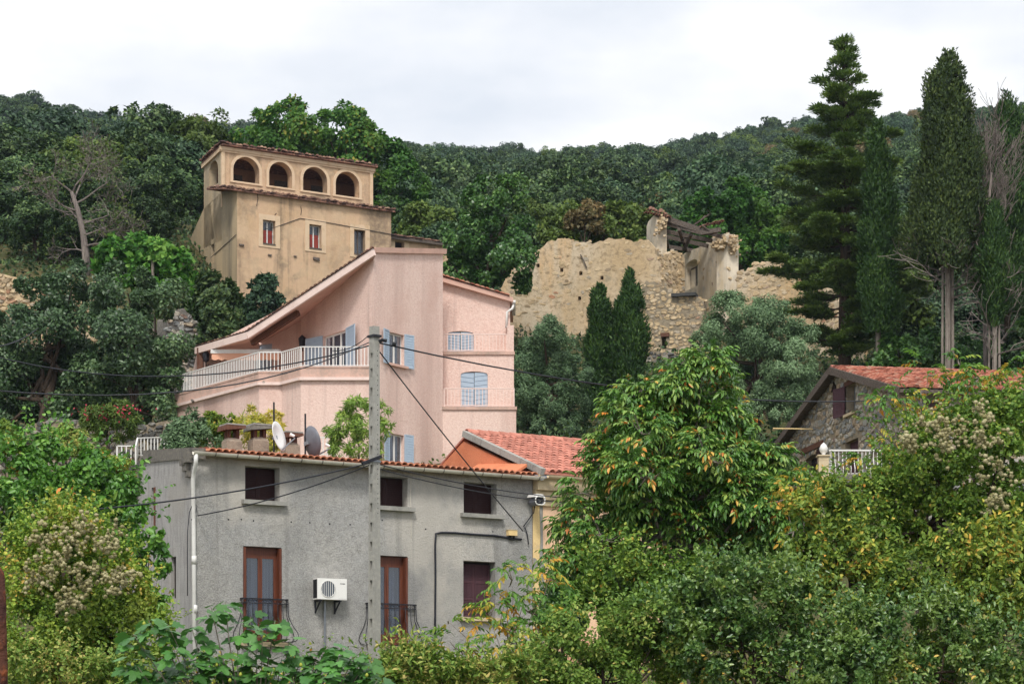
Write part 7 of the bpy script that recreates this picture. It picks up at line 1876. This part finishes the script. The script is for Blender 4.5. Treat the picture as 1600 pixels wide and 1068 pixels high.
# ------------------------------------------------------------------ low growth on the ground
def ground_cover(name, label, x0, x1, y0, y1, m, size, h, mat, seed, skip=None):
    g = np.random.default_rng(seed); Y = y0 + (y1 - y0) * g.random(m); px = g.uniform(x0, x1, m); X = (px - HX) / F * Y
    bump = (np.sin(X * 1.3 + seed) * np.sin(Y * .9 + seed * 2) * .5 + .5)
    z = G(X, Y) + h * bump * (1 - g.random(m) ** 2) - .05
    keep = np.ones(m, bool) if skip is None else ~skip(X, Y)
    p = np.stack([X, Y, z], 1)[keep]; m = len(p)
    V, Q, k = leaf_arrays(p, g.normal(0, 1, (m, 3)) + [0, 0, .5], g.normal(0, .7, (m, 3)) + [0, -.4, .8], g.uniform(.6, 1.3, m) * size[0], g.uniform(.6, 1.3, m) * size[1])
    o = stuff(obj(name, np_mesh(name, V, Q, g.random(m)), mat)); o['label'] = label; return o
in_house = lambda X, Y: (Y > 55.5) & (X > -8.5) & (X < 6)
ground_cover('undergrowth', 'low tangled undergrowth in front of the houses', -300, 1950, 31, 57, 82000, (.11, .07), 1.5, 'leaf_climber', 95, in_house)
ground_cover('hillside_scrub', 'low scrub covering the slope among the trees', -300, 1950, 93, 152, 96000, (.26, .17), .7, 'leaf_holm', 96, lambda X, Y: (np.abs(X + 5) < 5) & (Y < 100))
ground_cover('garden_scrub', 'low scrub on the bank behind the grey house', -300, 1950, 66, 93, 32000, (.16, .10), .5, 'leaf_olive_green', 97)
# ------------------------------------------------------------------ damp air that softens the far wood
hz = MB().box((-900, -60, -6), (900, 1180, 190)).build('haze', None)
hm = bpy.data.materials.new('haze_air'); hm.use_nodes = True; hm.node_tree.nodes.clear()
hv = hm.node_tree.nodes.new('ShaderNodeVolumePrincipled'); ho = hm.node_tree.nodes.new('ShaderNodeOutputMaterial')
hv.inputs['Color'].default_value = (.68, .80, 1.0, 1); hv.inputs['Density'].default_value = HAZE; hv.inputs['Anisotropy'].default_value = .2
hm.node_tree.links.new(hv.outputs[0], ho.inputs['Volume'])
hz.data.materials.append(hm); stuff(hz); hz['label'] = 'thin bluish haze hanging over the hillside'
scene.cycles.volume_bounces = 0
for (px, Y, pl, mat, lab, sd) in ((1690, 40.0, [(1660, 980, 60), (1700, 900, 60), (1740, 960, 60), (1690, 1040, 60), (1760, 1040, 60), (1650, 860, 40)], 'leaf_climber', 'green shrub beyond the golden-leaved bush', 171),
                                  (1700, 62.0, [(1680, 760, 50), (1730, 720, 50), (1700, 800, 50), (1770, 780, 50), (1660, 820, 40)], 'leaf_olive_green', 'olive-green shrub at the far end of the fieldstone house', 172),
                                  (-70, 44.0, [(-60, 960, 50), (-80, 900, 50), (-40, 1020, 50), (-110, 1000, 50), (-50, 860, 40)], 'leaf_clematis', 'green shrub behind the rusty post', 173)):
    lobed('bush', lab, 'shrub', px, Y, pl, mat, (.1, .07), 9000, sd)
tri = sum(len(m.polygons) for m in bpy.data.meshes) * 2
print('approx triangles', tri, 'objects', len(bpy.data.objects))
